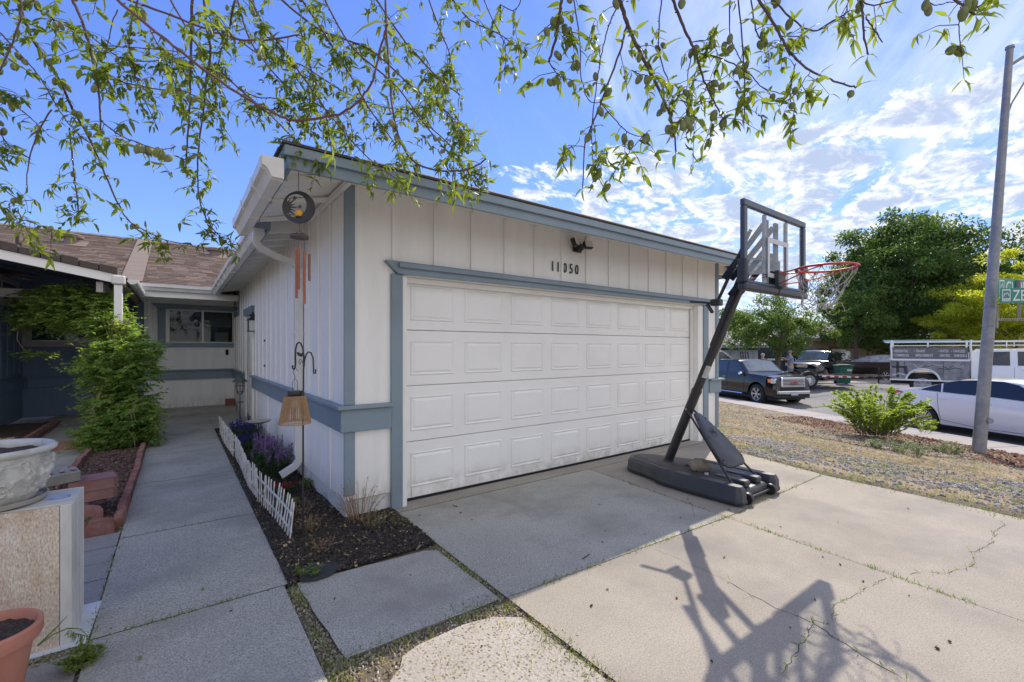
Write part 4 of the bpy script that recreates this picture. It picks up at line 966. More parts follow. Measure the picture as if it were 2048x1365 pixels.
# shepherd hook
hx, hy = .77, 3.66
T3 = 3.42
def hp_(u, v, du=0): p = at(u, v, t=T3); return Vector((p.x, p.y, p.z))
sh_ = thing('shepherd_hook', 'black iron shepherd hook with two arms and a small bird ornament standing in the mulch', 'garden hook', at(605, 1078))
dz_ = T3
m = MB(); m.tube([at(606, 1078) - Vector((0, 0, .05)), hp_(606, 900), hp_(607, 740)], .0065, 10); m.build('shaft', BLACK, sh_, smooth=True)
m = MB(); m.tube([hp_(*q) for q in ((607, 740), (607.5, 712), (606, 698), (602, 688), (598, 685), (594, 688), (591.5, 697), (590.5, 712), (591, 728), (590, 736), (587, 739), (585, 736), (585.5, 731))], .0062, 10); m.build('hook_arm', BLACK, sh_, smooth=True)
m = MB(); m.tube([hp_(*q) for q in ((607.5, 738), (609, 722), (612, 710), (617, 704), (622, 706), (626, 716), (627, 730), (627, 744), (628, 748), (631, 747), (631.5, 739))], .0055, 10); m.build('hook_arm', BLACK, sh_, smooth=True)
b0 = hp_(600, 710)
m = MB().ball(b0, .017, 14, 10, (1, .8, .8)); 
m = MB(); m.ball((0, 0, 0), .016, 12, 8, (1.35, .8, .85)); m.move(lambda p: b0 + rv * p.x + fwd_ * p.y + Vector((0, 0, p.z + p.x * -.3))); k = len(m.v); m.ball(b0 + rv * -.016 + Vector((0, 0, .013)), .009, 10, 6)
m.tube([b0 + rv * .012, b0 + rv * .03 + Vector((0, 0, .03))], [.006, .003], 6); m.build('bird', BLACK, sh_, smooth=True)
m = MB(); m.tube([hp_(607, 730), hp_(604, 722), hp_(600, 718), hp_(598, 724), hp_(600, 730), hp_(602, 724)], .0025, 6); m.build('curl', BLACK, sh_, smooth=True)
# rattan lantern hanging on it
RAT = mat('rattan', (.33, .19, .09), (.46, .29, .15), sc=60, rough=.7)
lc = at(590, 820, t=T3); lc = Vector((lc.x, lc.y, 0))
def lzv(v): return CH + (698 - v) / 900 * T3
la = thing('rattan_lantern', 'woven rattan lantern with black cap hanging from the left arm of the shepherd hook', 'lantern', (lc.x, lc.y, lzv(735)))
m = MB(); s0 = Vector((lc.x, lc.y, 0)); U = lambda du, v: Vector((lc.x, lc.y, lzv(v))) + rv * (du / 900 * T3)
m.tube([U(5, 743), U(3, 738), U(-1, 739), U(-4, 744), U(-2, 750), U(1, 754), U(0, 758), U(-1, 757)], .002, 6); m.build('s_hook', BLACK, la, smooth=True)
m = MB(); m.tube([U(-5, 787), U(-5, 770), U(-4, 762), U(0, 758), U(4, 762), U(5, 770), U(5, 787)], .0018, 6); m.build('bail', BLACK, la, smooth=True)
MB().lathe([(.001, -.015), (.046, -.014), (.050, .0), (.052, .020), (.050, .026), (.001, .027)], 24, (lc.x, lc.y, lzv(789))).build('cap', BLACK, la, smooth=True)
zt_, zb_ = lzv(793), lzv(847); rt_, rb_ = .075, .112
m = MB()
for k in range(76):
    a = 2 * math.pi * k / 76 + rnd.uniform(-.02, .02); m.tube([(lc.x + r_ * math.cos(a), lc.y + r_ * math.sin(a), z) for r_, z in ((rt_, zt_), (rb_, zb_))], .0021, 5)
o = m.build('reeds', RAT, la); o['kind'] = 'stuff'
for z, r_ in ((zt_, rt_), (zb_, rb_), (zb_ + .012, rb_ - .004)):
    MB().tube([(lc.x + r_ * math.cos(t), lc.y + r_ * math.sin(t), z) for t in np.linspace(0, 2 * math.pi, 37)], .0038, 6, False).build('hoop_band', RAT, la, smooth=True)
BULB = mat('bulb_glass', (.7, .68, .6), rough=.2, trans=.4)
MB().ball((lc.x, lc.y, zt_ - .06), .028, 14, 10, (1, 1, 1.3)).build('bulb', BULB, la, smooth=True)

# wall lantern
wl = thing('wall_lantern', 'black wall lantern with frosted panes beside the side door', 'lantern', (WX, 9.2, 1.9))
c = at(505.5, 650, t=8.05); c = Vector((c.x, c.y, 0)); zz_ = lambda v: CH + (698 - v) / 900 * 8.05
m = MB(); zl0, zl1 = zz_(663), zz_(641)
s_ = .075
m = MB()
for a in (-1, 1):
    for b_ in (-1, 1): m.box(c.x + a * s_ - .006, c.x + a * s_ + .006, c.y + b_ * s_ - .006, c.y + b_ * s_ + .006, zl0, zl1)
for z in (zl0, zl1): m.box(c.x - s_ - .01, c.x + s_ + .01, c.y - s_ - .01, c.y + s_ + .01, z - .006, z + .006)
m.build('lantern_frame', BLACK, wl)
FROST = mat('frosted_pane', (.55, .60, .58), (.62, .66, .64), sc=20, rough=.3)
for (dx, dy) in ((-1, 0), (1, 0), (0, -1), (0, 1)):
    MB().obox((c.x + dx * s_ * .97, c.y + dy * s_ * .97, (zl0 + zl1) / 2), (.004 if dx else .13, .004 if dy else .13, zl1 - zl0 - .014)).build('pane', FROST, wl)
MB().lathe([(.095, 0), (.06, .03), (.025, .05), (.05, .062), (.055, .085), (.02, .11), (.006, .15)], 8, (c.x, c.y, zl1 + .006)).build('lantern_roof', BLACK, wl)
MB().tube([(c.x, c.y, zl1 + .13), (c.x + .06, c.y + .0, zl1 + .17), (WX - .03, c.y, zl1 + .14), (WX - .02, c.y, zl1 + .02)], .008, 8).build('bracket', BLACK, wl)
MB().box(WX - .045, WX - .019, c.y - .05, c.y + .05, zl0 + .02, zl1 + .13).build('back_plate', BLACK, wl, bevel=.006)

# security light over the door
sc_ = thing('security_light', 'dark twin head security light above the house number', 'light', (3.88, WY, 2.67))
MB().box(3.80, 3.95, WY - .035, WY - .016, 2.61, 2.73).build('mount', BLACK, sc_, bevel=.01)
MB().lathe([(.001, -.06), (.035, -.055), (.045, -.02), (.04, .03), (.02, .05), (.001, .052)], 18, (3.87, WY - .08, 2.655), Matrix.Rotation(R(70), 3, 'X')).build('sensor', BLACK, sc_, smooth=True)
LENS = mat('lamp_lens', (.70, .68, .62), rough=.25)
for (x, rz_) in ((3.76, 25), (3.98, -15)):
    mt = Matrix.Rotation(R(rz_), 3, 'Z') @ Matrix.Rotation(R(-22), 3, 'X')
    hd_ = MB().obox((x, WY - .10, 2.70), (.12, .055, .10), mt).build('lamp_head', BLACK, sc_, bevel=.012)
    MB().obox(Vector((x, WY - .10, 2.70)) + mt @ Vector((0, -.030, 0)), (.10, .006, .082), mt).build('lens', LENS, hd_, bevel=.002)
    MB().tube([(x, WY - .09, 2.68), (3.87, WY - .05, 2.64)], .012, 8).build('lamp_arm', BLACK, sc_)

# garden lantern on a stake
g0 = at(480, 857); tg = (g0.xy.dot(Vector((SN, CS))))
gl = thing('stake_lantern', 'slim black garden lantern on a stake at the far end of the flower bed', 'garden light', g0)
gz = lambda v: CH + (698 - v) / 900 * tg
m = MB().tube([g0, (g0.x, g0.y, gz(790))], .008, 8); m.build('stake', BLACK, gl, smooth=True)
MB().tube([(g0.x - .04, g0.y, gz(805)), (g0.x + .05, g0.y, gz(805))], .010, 6).build('crosspiece', BLACK, gl)
m = MB()
for k in range(8):
    a = R(45 * k); m.tube([(g0.x + r_ * math.cos(a), g0.y + r_ * math.sin(a), gz(v)) for r_, v in ((.05, 763), (.075, 772), (.06, 784), (.02, 790))], .0035, 5)
for r_, v in ((.052, 763), (.075, 772), (.06, 784)): m.tube([(g0.x + r_ * math.cos(t), g0.y + r_ * math.sin(t), gz(v)) for t in np.linspace(0, 6.283, 17)], .0035, 5, False)
m.build('cage', BLACK, gl)
MB().lathe([(.13, 0), (.10, .03), (.03, .10), (.012, .13), (.02, .15), (.004, .18)], 12, (g0.x, g0.y, gz(764))).build('conical_roof', mat('verdigris', (.05, .07, .06), (.10, .12, .10), sc=20, rough=.6), gl, smooth=True)

# glass bird dish on a stem
b0 = Vector((.90, 6.95, .45))
bdh = thing('bird_bath', 'mottled glass dish on a thin black stem in the flower bed', 'bird bath', (b0.x, b0.y, 0))
MB().tube([(b0.x, b0.y, -.02), (b0.x, b0.y, b0.z - .01)], .008, 8).build('stem', BLACK, bdh, smooth=True)
m = MB(); k0 = 0
m.lathe([(.001, -.02), (.07, -.012), (.125, .008), (.15, .022), (.147, .026), (.12, .014), (.07, -.004), (.001, -.012)], 28, b0, fn=lambda a, z, r: .012 * math.sin(7 * a) * (r > .1)); m.build('dish', mat('mottled_glass', (.30, .32, .24), (.50, .48, .36), sc=18, rough=.25), bdh, smooth=True)

# low picket fence
PIC = mat('picket_white', (.66, .65, .62), (.74, .73, .71), sc=9, rough=.6, dirt=(.30, .27, .22), dsc=14, damt=.75, bump=.3)
fn_ = thing('picket_fence', 'low white plastic picket fence edging the flower bed along the path', 'fence', (.60, 3.74, 0))
pk = MB().prism([(-.0105, 0), (.0105, 0), (.0105, .30), (0, .33), (-.0105, .30)], 'x', -.004, .004).mesh('picket', PIC, bevel=.0015)
y = 3.73; i = 0; xf = lambda y: .675 - .055 * min(1, (y - 3.7) / 1.6) + .012 * math.sin(y * 2.1) - .02 * (y > 7)
while y < 9.1:
    lean = (.12 if y < 4.3 else .05) * math.sin(y * 1.7 + 1)
    link('picket', pk, fn_, (xf(y), y, -.02 + rnd.uniform(-.008, .008)), (R(rnd.uniform(-3, 3) + (7 if y < 4.1 else 0)), lean + R(rnd.uniform(-2, 2)), R(rnd.uniform(-6, 6))), (1, 1, rnd.uniform(.95, 1.03))); y += .083
for z in (.085, .215):
    ys_ = list(np.arange(3.70, 9.12, .3)); m = MB()
    for a, b_ in zip(ys_[:-1], ys_[1:]):
        if int((a - 3.7) / .3 + .5) % 3 == 2: b_ -= .02
        m.beam((xf(a) + .009, a, z + (-.01 if a < 4 else 0)), (xf(b_) + .009, b_, z), .006, .02)
    m.build('rail', PIC, fn_)
MB().tube([(.692, 3.70, .215 + .02 * math.cos(t)) if False else (.69, 3.69 + .018 * math.cos(t), .215 + .018 * math.sin(t)) for t in np.linspace(0, 6.28, 13)], .004, 6, False).build('end_ring', PIC, fn_)
MB().tube([(.69, 3.69 + .018 * math.cos(t), .085 + .018 * math.sin(t)) for t in np.linspace(0, 6.28, 13)], .004, 6, False).build('end_ring', PIC, fn_)

# weed-barrier cloth
FAB = mat('barrier_cloth', (.02, .026, .028), (.04, .047, .05), sc=12, rough=.8, bump=.6, bsc=300)
pts = [at(*q, z=.03) for q in ((600, 1158), (598, 1140), (625, 1128), (668, 1122), (680, 1132), (660, 1146), (628, 1156))]
m = MB().add([p + Vector((0, 0, .006 * fbm(p.x, p.y, 20))) for p in pts] + [p - Vector((0, 0, .02)) for p in pts], [tuple(range(7)), tuple(range(13, 6, -1))] + [(i, (i + 1) % 7, 7 + (i + 1) % 7, 7 + i) for i in range(7)])
tag(m.build('barrier_cloth', FAB), 'torn scrap of black weed barrier cloth lying at the mulch corner', 'cloth')

# ---------------------------------------------------------------- things on the left
TRAV = mat('travertine', (.60, .49, .37), (.76, .70, .61), sc=3, rough=.75, bump=.9, bsc=220, speck=(.27, .15, .07), ssc=130, samt=.35, grain=.45, stretch=(1, 1, .35), dirt=(.40, .25, .14), dsc=7, damt=.6)
TRAV2 = mat('travertine_face', (.50, .50, .48), (.62, .62, .60), sc=5, rough=.7, bump=.3, bsc=80, dirt=(.36, .34, .30), dsc=6, damt=.5, stretch=(1, 1, .35))
tb = thing('stone_plinth', 'upright travertine stone block with a rusty pitted face standing under the ornate planter', 'stone block', (-.8, 3.25, 0))
TX = -.41
MB().prism([(-1.35, 0), (TX - .045, 0), (TX - .045, .685), (-.90, .685), (-.90, .575), (-.935, .575), (-.935, .685), (-1.35, .685)], 'y', 3.07, 3.09).build('front_slab', TRAV, tb)
MB().prism([(-1.35, .003), (TX, .003), (TX, .688), (-.895, .688), (-.895, .57), (-.94, .57), (-.94, .688), (-1.35, .688)], 'y', 3.0915, 3.40).build('stone_body', TRAV2, tb, bevel=.003)
MB().box(TX - .043, TX, 3.068, 3.0905, .0, .688).build('edge_strip', TRAV2, tb, bevel=.003)
for y in (3.10, 3.2, 3.3): MB().box(TX + .0005, TX + .004, y, y + .075, .004, .684).build('mitre_strip', TRAV2, tb, bevel=.001)
POT = mat('antiqued_ceramic', (.44, .44, .41), (.60, .60, .57), sc=14, rough=.5, bump=.3, bsc=60, dirt=(.25, .235, .20), dsc=12, damt=.6)
PSOIL = mat('potting_soil', (.03, .022, .018), (.075, .055, .042), sc=40, rough=1, bump=2.5, bsc=90, speck=(.25, .22, .18), ssc=80, samt=.25)
pc0 = Vector((-.745, 3.27, .69))
op = thing('ornate_planter', 'large antiqued white planter with raised scrolls filled with bare soil on the stone block', 'planter', pc0)
def relief(a, z, r):
    if not (.05 < z < .22) or r < .12: return 0
    v = mnoise.noise(Vector((math.cos(a) * 4.6, math.sin(a) * 4.6, z * 15)) + mnoise.noise_vector(Vector((math.cos(a) * 4, math.sin(a) * 4, z * 13))) * 1.15)
    return .018 * max(0, 1 - abs(v) * 5.5) ** .8
rows = [(.001, .012), (.165, .012)] + [(.172 + .056 * math.sin(min(1, i / 30) * math.pi / 2) - .004 * max(0, i - 30) / 6, .012 + .225 * i / 36) for i in range(1, 37)] + [(.232, .243), (.250, .252), (.254, .268), (.243, .280), (.224, .276), (.218, .25), (.212, .20), (.001, .20)]
m = MB().lathe(rows, 220, pc0, fn=relief); m.build('pot_body', POT, op, smooth=True, auto=R(70))
for zb in (.222, .205): MB().tube([pc0 + Vector((.231 * math.cos(t), .231 * math.sin(t), zb)) for t in np.linspace(0, 6.2832, 60)], .0035, 6, False).build('moulding', POT, op, smooth=True)
m = MB(); m.lathe([(r_, .240) for r_ in (.001, .05, .1, .15, .19, .218)], 60, pc0, fn=None); m.move(lambda p: p + Vector((0, 0, .010 * fbm(p.x, p.y, 30) + .008 * fbm(p.x, p.y, 9)))); m.build('soil', PSOIL, op, smooth=True)
MB().lathe([(.001, 0), (.18, 0), (.212, .008), (.222, .03), (.216, .032), (.205, .014), (.001, .011)], 60, pc0 + Vector((0, 0, -.001))).build('saucer', mat('saucer_tan', (.34, .32, .28), (.40, .37, .32), sc=9, rough=.5), op, smooth=True)
# blue and white tag under the saucer
m = MB().prism([(-.475, 3.20), (-.435, 3.23), (-.44, 3.26), (-.50, 3.27), (-.53, 3.22)], 'z', .690, .694)
tag(m.build('plant_tag', mat('tag_blue', (.08, .22, .60), (.65, .70, .75), sc=25, rough=.5)), 'small blue and white plant tag lying on the stone block', 'plant tag')
TERRA = mat('terracotta', (.42, .155, .10), (.50, .21, .145), sc=6, rough=.6, bump=.15, dirt=(.38, .24, .19), dsc=4, damt=.35)
tp0 = Vector((-.60, 2.66, .0)); K8 = .80
tp = thing('terracotta_pot', 'round terracotta pot of bare soil in the bottom left corner', 'flower pot', tp0)
m = MB().lathe([(.001, .0), (.11, .0), (.115, .01), (.165, .27), (.168, .275), (.190, .278), (.198, .29), (.20, .335), (.192, .342), (.180, .340), (.172, .32), (.168, .30), (.001, .30)], 64, tp0).move(lambda p: Vector((tp0.x + (p.x - tp0.x) * K8, tp0.y + (p.y - tp0.y) * K8, p.z))); m.build('pot_body', TERRA, tp, smooth=True)
m = MB().lathe([(r_, .305) for r_ in (.001, .03, .06, .09, .12, .137)], 48, tp0); m.move(lambda p: p + Vector((0, 0, .010 * fbm(p.x, p.y, 30)))); m.build('soil', PSOIL, tp, smooth=True)
tpg = MB().prism([(-.40, 2.56), (-.36, 2.60), (-.38, 2.66), (-.43, 2.63)], 'z', .0, .012); tag(tpg.build('broken_tile', mat('tile_white', (.6, .6, .55), rough=.4)), 'small broken white tile beside the terracotta pot', 'tile')

# bricks and blocks round the planting bed
BRK = mat('edging_brick', (.20, .085, .07), (.30, .135, .11), sc=8, rough=.9, bump=1.2, bsc=70, dirt=(.33, .24, .21), dsc=8, damt=.5)
BRK2 = mat('rose_block', (.24, .11, .10), (.33, .18, .165), sc=7, rough=.9, bump=1.3, bsc=60, dirt=(.20, .16, .13), dsc=6, damt=.6)
GBLK = mat('grey_block', (.22, .215, .19), (.30, .29, .26), sc=8, rough=.95, bump=1.3, bsc=80, speck=(.12, .11, .09), ssc=90, samt=.5)
be = thing('brick_edging', 'row of red scalloped bricks edging the planting bed along the path', 'brick edging', (-.38, 4.8, 0))
y = 4.86
def scallop(wd, ht, th, name='scalloped_brick', m_=BRK, seg=2):
    pts = [(-wd / 2, 0), (wd / 2, 0)]
    for s in range(seg):
        c_ = wd / 2 - wd / seg * (s + .5); r_ = wd / seg / 2
        for a in range(0, 181, 30): pts.append((c_ + r_ * math.cos(R(a)), ht - r_ * .45 + r_ * .45 * math.sin(R(a))))
    return MB().prism(pts, 'y', -th / 2, th / 2).mesh(name, m_, bevel=.005)
sb = scallop(.30, .13, .055, seg=3)
while y < 9.6:
    link('scalloped_brick', sb, be, (-.372 + .006 * math.sin(y * 3) + rnd.uniform(-.004, .004), y + .15, -.04 + rnd.uniform(-.006, .006)), (R(rnd.uniform(-3, 3)), 0, R(90) + R(rnd.uniform(-2, 2)))); y += .306
for (x, yy) in ((-.555, 4.77),): link('scalloped_brick', scallop(.32, .15, .06, seg=2), be, (x, yy, -.04), (R(4), 0, R(-2)))
link('scalloped_brick', scallop(.32, .15, .06, seg=2), be, (-.885, 4.75, -.04), (R(3), 0, R(3)))
be2 = thing('brick_edging', 'red scalloped brick row on the far side of the planting bed near the stacked blocks', 'brick edging', (-.97, 5.2, 0))
y = 5.5
while y < 9.6: link('scalloped_brick', sb, be2, (-.965 + rnd.uniform(-.006, .006), y + .15, -.045), (R(rnd.uniform(-3, 3)), 0, R(90))); y += .306
be3 = thing('brick_edging', 'short row of curved red edging bricks around the sedum bed at the left edge', 'brick edging', (-2.1, 8.9, 0))
for k in range(5): link('scalloped_brick', scallop(.30, .15, .055, seg=1), be3, (-2.5 + .31 * k, 9.02, -.03), (0, 0, R(rnd.uniform(-3, 3))))
for k in range(9): link('scalloped_brick', sb, be3, (-1.80, 9.25 + .31 * k, -.0), (0, 0, R(90)))
# stacked blocks; world position from the stack's foot
def block(name, c, dims, rz_, m_, label, ch_=.012, tilt=0):
    o = cbox(name, m_, None, c, dims, (R(tilt), 0, R(rz_)), ch_); return tag(o, label, 'block')
def wavy(name, c, L_, D_, H_, rz_, m_, label, tilt=0):
    pts = [(-L_ / 2, D_ / 2), (-L_ / 2, -D_ / 2), (L_ / 2 - .02, -D_ / 2)]
    for k in range(9): pts.append((L_ / 2 + (.012 if k % 2 else -.006), -D_ / 2 + .02 + (D_ - .04) * k / 8))
    pts.append((L_ / 2 - .02, D_ / 2))
    o = link(name, MB().prism(pts, 'z', -H_ / 2, H_ / 2).mesh(name, m_, bevel=.004), None, c, (R(tilt), 0, R(rz_))); return tag(o, label, 'block')
block('cinder_block', (-.80, 5.22, .075), (.40, .20, .19), 8, GBLK, 'grey concrete block at the foot of the stack beside the bed')
tag(link('scalloped_slab', scallop(.46, .17, .05, 'scalloped_slab', BRK2, 2), None, (-.72, 5.02, -.01), (R(-8), 0, R(6))), 'rose scalloped edging slab leaning against the foot of the block stack', 'edging slab')
SB = (-.60, 5.28)
wavy('retaining_block', (-.585, 5.27, .215), .30, .26, .085, 12, BRK2, 'lower rose wall block with scalloped end on the right of the stack')
wavy('retaining_block', (-.580, 5.265, .302), .30, .26, .085, 10, BRK2, 'upper rose wall block with scalloped end on the right of the stack')
block('retaining_block', (-.95, 5.22, .215), (.28, .24, .085), 6, GBLK, 'mossy grey block on the left of the stack, second from the ground')
wavy('retaining_block', (-.955, 5.215, .302), .29, .25, .085, 6, BRK2, 'upper rose wall block on the left of the stack under the cored brick')
cb = thing('cored_brick', 'grey cored brick lying tilted on top of the block stack', 'brick', (-.82, 5.18, .38))
bm_ = MB().obox((0, 0, 0), (.34, .17, .085)).build('brick_body', GBLK, None, bevel=.006)
bm_.parent = cb; bm_.rotation_euler = (R(4), R(-3), R(16)); bm_.location = (0, 0, .012)
RCORE = mat('core_red', (.14, .04, .035), rough=.9)
for i in range(5):
    for jj in (-1, 1):
        q = Matrix.Rotation(R(16), 3, 'Z') @ Matrix.Rotation(R(-3), 3, 'Y') @ Vector((-.13 + .065 * i, jj * .04, .0435))
        MB().tube([Vector((-.82, 5.18, .392)) + q, Vector((-.82, 5.18, .392)) + q + Vector((0, 0, .001))], .019, 10).build('core_hole', RCORE, cb)
# ---------------------------------------------------------------- vehicles
TYRE = mat('tyre_rubber', (.018, .018, .018), (.03, .03, .03), sc=30, rough=.85)
CHROME = mat('chrome', (.75, .75, .76), rough=.12, metal=1.)
RIMM = mat('alloy_silver', (.55, .55, .56), rough=.28, metal=.8)
TINT = mat('tinted_glass', (.012, .016, .022), rough=.04, coat=.6, local=True)
WTINT = mat('windscreen_glass', (.10, .13, .14), (.20, .24, .24), sc=2.5, rough=.05, coat=.8, local=True)
PBLK = mat('car_plastic_black', (.02, .02, .022), rough=.55)
LAMPC = mat('lamp_clear', (.75, .76, .76), (.45, .46, .47), sc=14, rough=.08, coat=1., local=True)
AMB = mat('lamp_amber', (.85, .28, .03), rough=.15, coat=1.)
REDL = mat('lamp_red', (.45, .01, .015), rough=.12, coat=1.)
PLATE = mat('number_plate', (.55, .58, .62), (.30, .36, .48), sc=26, rough=.4, local=True)
def paint(name, c, c2=None, rough=.25, coat=1., metal=0.): return mat(name, c, c2, sc=1.5, rough=rough, coat=coat, metal=metal, local=True)
def wheel(parent, x, y, z, r, w, side, spokes=6, rim=RIMM):
    """side = +1: outer face towards +y"""
    M = Matrix.Rotation(R(-90) * side, 3, 'X')
    t = MB().lathe([(r * .60, -w / 2), (r * .9, -w / 2), (r * .985, -w * .38), (r, -w * .2), (r, w * .2), (r * .985, w * .38), (r * .9, w / 2), (r * .66, w / 2 * .98), (r * .64, w * .3), (r * .60, -w * .3)], 36, (x, y, z), M)
    t.f = t.f[:-2]; t.mi = t.mi[:-2]
    wh = t.build('wheel', TYRE, parent, smooth=True)
    m = MB().lathe([(r * .655, w * .47), (r * .66, w * .40), (r * .61, w * .36), (r * .60, w * .05), (.001, w * .05)], 36, (x, y, z), M); m.f = m.f[:-2] ; m.mi = m.mi[:-2]
    m.build('rim_barrel', PBLK if rim is RIMM else rim, wh, smooth=True)
    m = MB().lathe([(r * .665, w * .465), (r * .66, w * .49), (r * .60, w * .45), (r * .595, w * .38)], 36, (x, y, z), M); m.f = m.f[:-2]; m.mi = m.mi[:-2]
    for i in range(spokes):
        for dd in (-.13, .13):
            a = 2 * math.pi * i / spokes; b_ = a + dd
            p0 = Vector((r * .10 * math.cos(a), r * .10 * math.sin(a), w * .40)); p1 = Vector((r * .62 * math.cos(b_), r * .62 * math.sin(b_), w * .44))
            m.beam(Vector((x, y, z)) + M @ p0, Vector((x, y, z)) + M @ p1, r * .075, w * .1, up=(0, side, 0))
    m.lathe([(.001, w * .34), (r * .13, w * .34), (r * .13, w * .44), (.001, w * .46)], 16, (x, y, z), M)
    m.build('rim', rim, wh, smooth=True, auto=R(30))
    return wh
def interp(pts, x): return float(np.interp(x, [p[0] for p in pts], [p[1] for p in pts]))
def carbody(root, L_, W_, top, belt, sill, arches, plan, glass, pmat, tumble=.20, nst=110, roofpts=6, name='body', under=.0, crown=.05):
    """loft a body shell along x (front at +L/2). top/belt/plan: piecewise curves of x"""
    xs_ = sorted(set([-L_ / 2 + L_ * i / nst for i in range(nst + 1)] + [p[0] for p in top]))
    def low(x):
        z = interp(sill, x)
        for (ax, az, ar) in arches:
            d = abs(x - ax)
            if d < ar: z = max(z, az + math.sqrt(ar * ar - d * d))
        return z
    def wy(x): return interp(plan, x) * W_ / 2
    def sidey(x, z):
        b = interp(belt, x); w = wy(x); lo = .25
        if z <= b:
            t = (z - lo) / max(.01, b - lo); return w * (1 - .055 * (2 * t - .95) ** 2 * (1 if t > .475 else 1.0))
        return w * (1 - .055) - (z - b) * tumble * 1.0
    def section(x):
        t_ = interp(top, x); b = interp(belt, x); lo = low(x); e = max(lo + .01, t_ - crown); bb = max(min(b, e), lo + .005); pts = []
        for i in range(7): z = lo + (bb - lo) * i / 6; pts.append((sidey(x, z), z))
        for i in range(1, 5): z = bb + (e - bb) * i / 4; pts.append((sidey(x, z), z))
        ye = pts[-1][0]
        for i in range(1, roofpts + 1):
            a = i / roofpts; pts.append((ye * (1 - a), e + (t_ - e) * math.sin(a * math.pi / 2) ** .8))
        return pts
    S = [section(x) for x in xs_]; k = len(S[0]); V = []
    for x, s in zip(xs_, S):
        V += [(x, y, z) for y, z in s] + [(x, -y, z) for y, z in s[-2::-1]]
    kk = 2 * k - 1
    F = [(i * kk + j, i * kk + j + 1, (i + 1) * kk + j + 1, (i + 1) * kk + j) for i in range(len(xs_) - 1) for j in range(kk - 1)]
    F += [tuple(range(kk)), tuple(range((len(xs_) - 1) * kk + kk - 1, (len(xs_) - 1) * kk - 1, -1))]
    b = MB().add(V, F).build(name, pmat, root, smooth=True, auto=R(32))
    # side glass: polygons in (x,z)
    for gi, poly in enumerate(glass.get('side', [])):
        for s in (-1, 1):
            cx_ = sum(p[0] for p in poly) / len(poly); cz_ = sum(p[1] for p in poly) / len(poly)
            vs = [(p[0], s * (sidey(p[0], p[1]) + .006), p[1]) for p in poly] + [(cx_, s * (sidey(cx_, cz_) + .008), cz_)]
            n = len(poly); MB().add(vs, [(i, (i + 1) % n, n) for i in range(n)]).build('side_window', TINT, root)
    for nm, (x0, x1, f0) in glass.get('screens', {}).items():
        vs = []; nn = 9; mm = 14
        for i in range(nn):
            x = x0 + (x1 - x0) * i / (nn - 1); t_ = interp(top, x); ye = section(x)[10][0] * f0
            for j2 in range(mm + 1):
                y_ = ye * (2 * j2 / mm - 1); a = 1 - abs(y_) / section(x)[10][0]; e = t_ - crown
                vs.append((x, y_, e + (t_ - e) * math.sin(max(0, a) * math.pi / 2) ** .8 + .008))
        MB().add(vs, [(i * (mm + 1) + j2, i * (mm + 1) + j2 + 1, (i + 1) * (mm + 1) + j2 + 1, (i + 1) * (mm + 1) + j2) for i in range(nn - 1) for j2 in range(mm)]).build(nm, WTINT, root, smooth=True)
    # door seams as thin recessed-looking gaps
    for (x0, z0, x1, z1) in glass.get('seams', []):
        for s in (-1, 1):
            pts = [(x0 + (x1 - x0) * i / 8, z0 + (z1 - z0) * i / 8) for i in range(9)]
            MB().tube([(x, s * (sidey(x, z) + .000), z) for x, z in pts], .005, 4, False).build('door_gap', DARK, root)
    for (x, z) in glass.get('handles', []):
        for s in (-1, 1): MB().tube([(x - .09, s * (sidey(x, z) + .012), z), (x - .07, s * (sidey(x, z) + .03), z), (x + .07, s * (sidey(x, z) + .03), z), (x + .09, s * (sidey(x, z) + .012), z)], .012, 8).build('door_handle', glass.get('hmat', pmat), root, smooth=True)
    # dark underbody
    MB().box(-L_ / 2 + .25, L_ / 2 - .25, -W_ / 2 + .16, W_ / 2 - .16, .22, .55).build('underbody', PBLK, root)
    return sidey, section
def mirrors(root, x, y, z, m, s=1.):
    for q in (-1, 1): MB().ball((x, q * (y + .10), z), 1, 14, 8, (.07 * s, .12 * s, .085 * s)).tube([(x + .02, q * y, z - .06), (x, q * (y + .08), z - .02)], .02, 6).build('wing_mirror', m, root, smooth=True)
def place(root, loc, heading):
    root.location = loc; root.rotation_euler = (0, 0, heading)
kd_ang = math.atan2(KD.y, KD.x)
def ground_loc(l, d): p = KP + KD * l + KN * d; return Vector((p.x, p.y, -.80 if d < 3 else zt(p.x, p.y)))

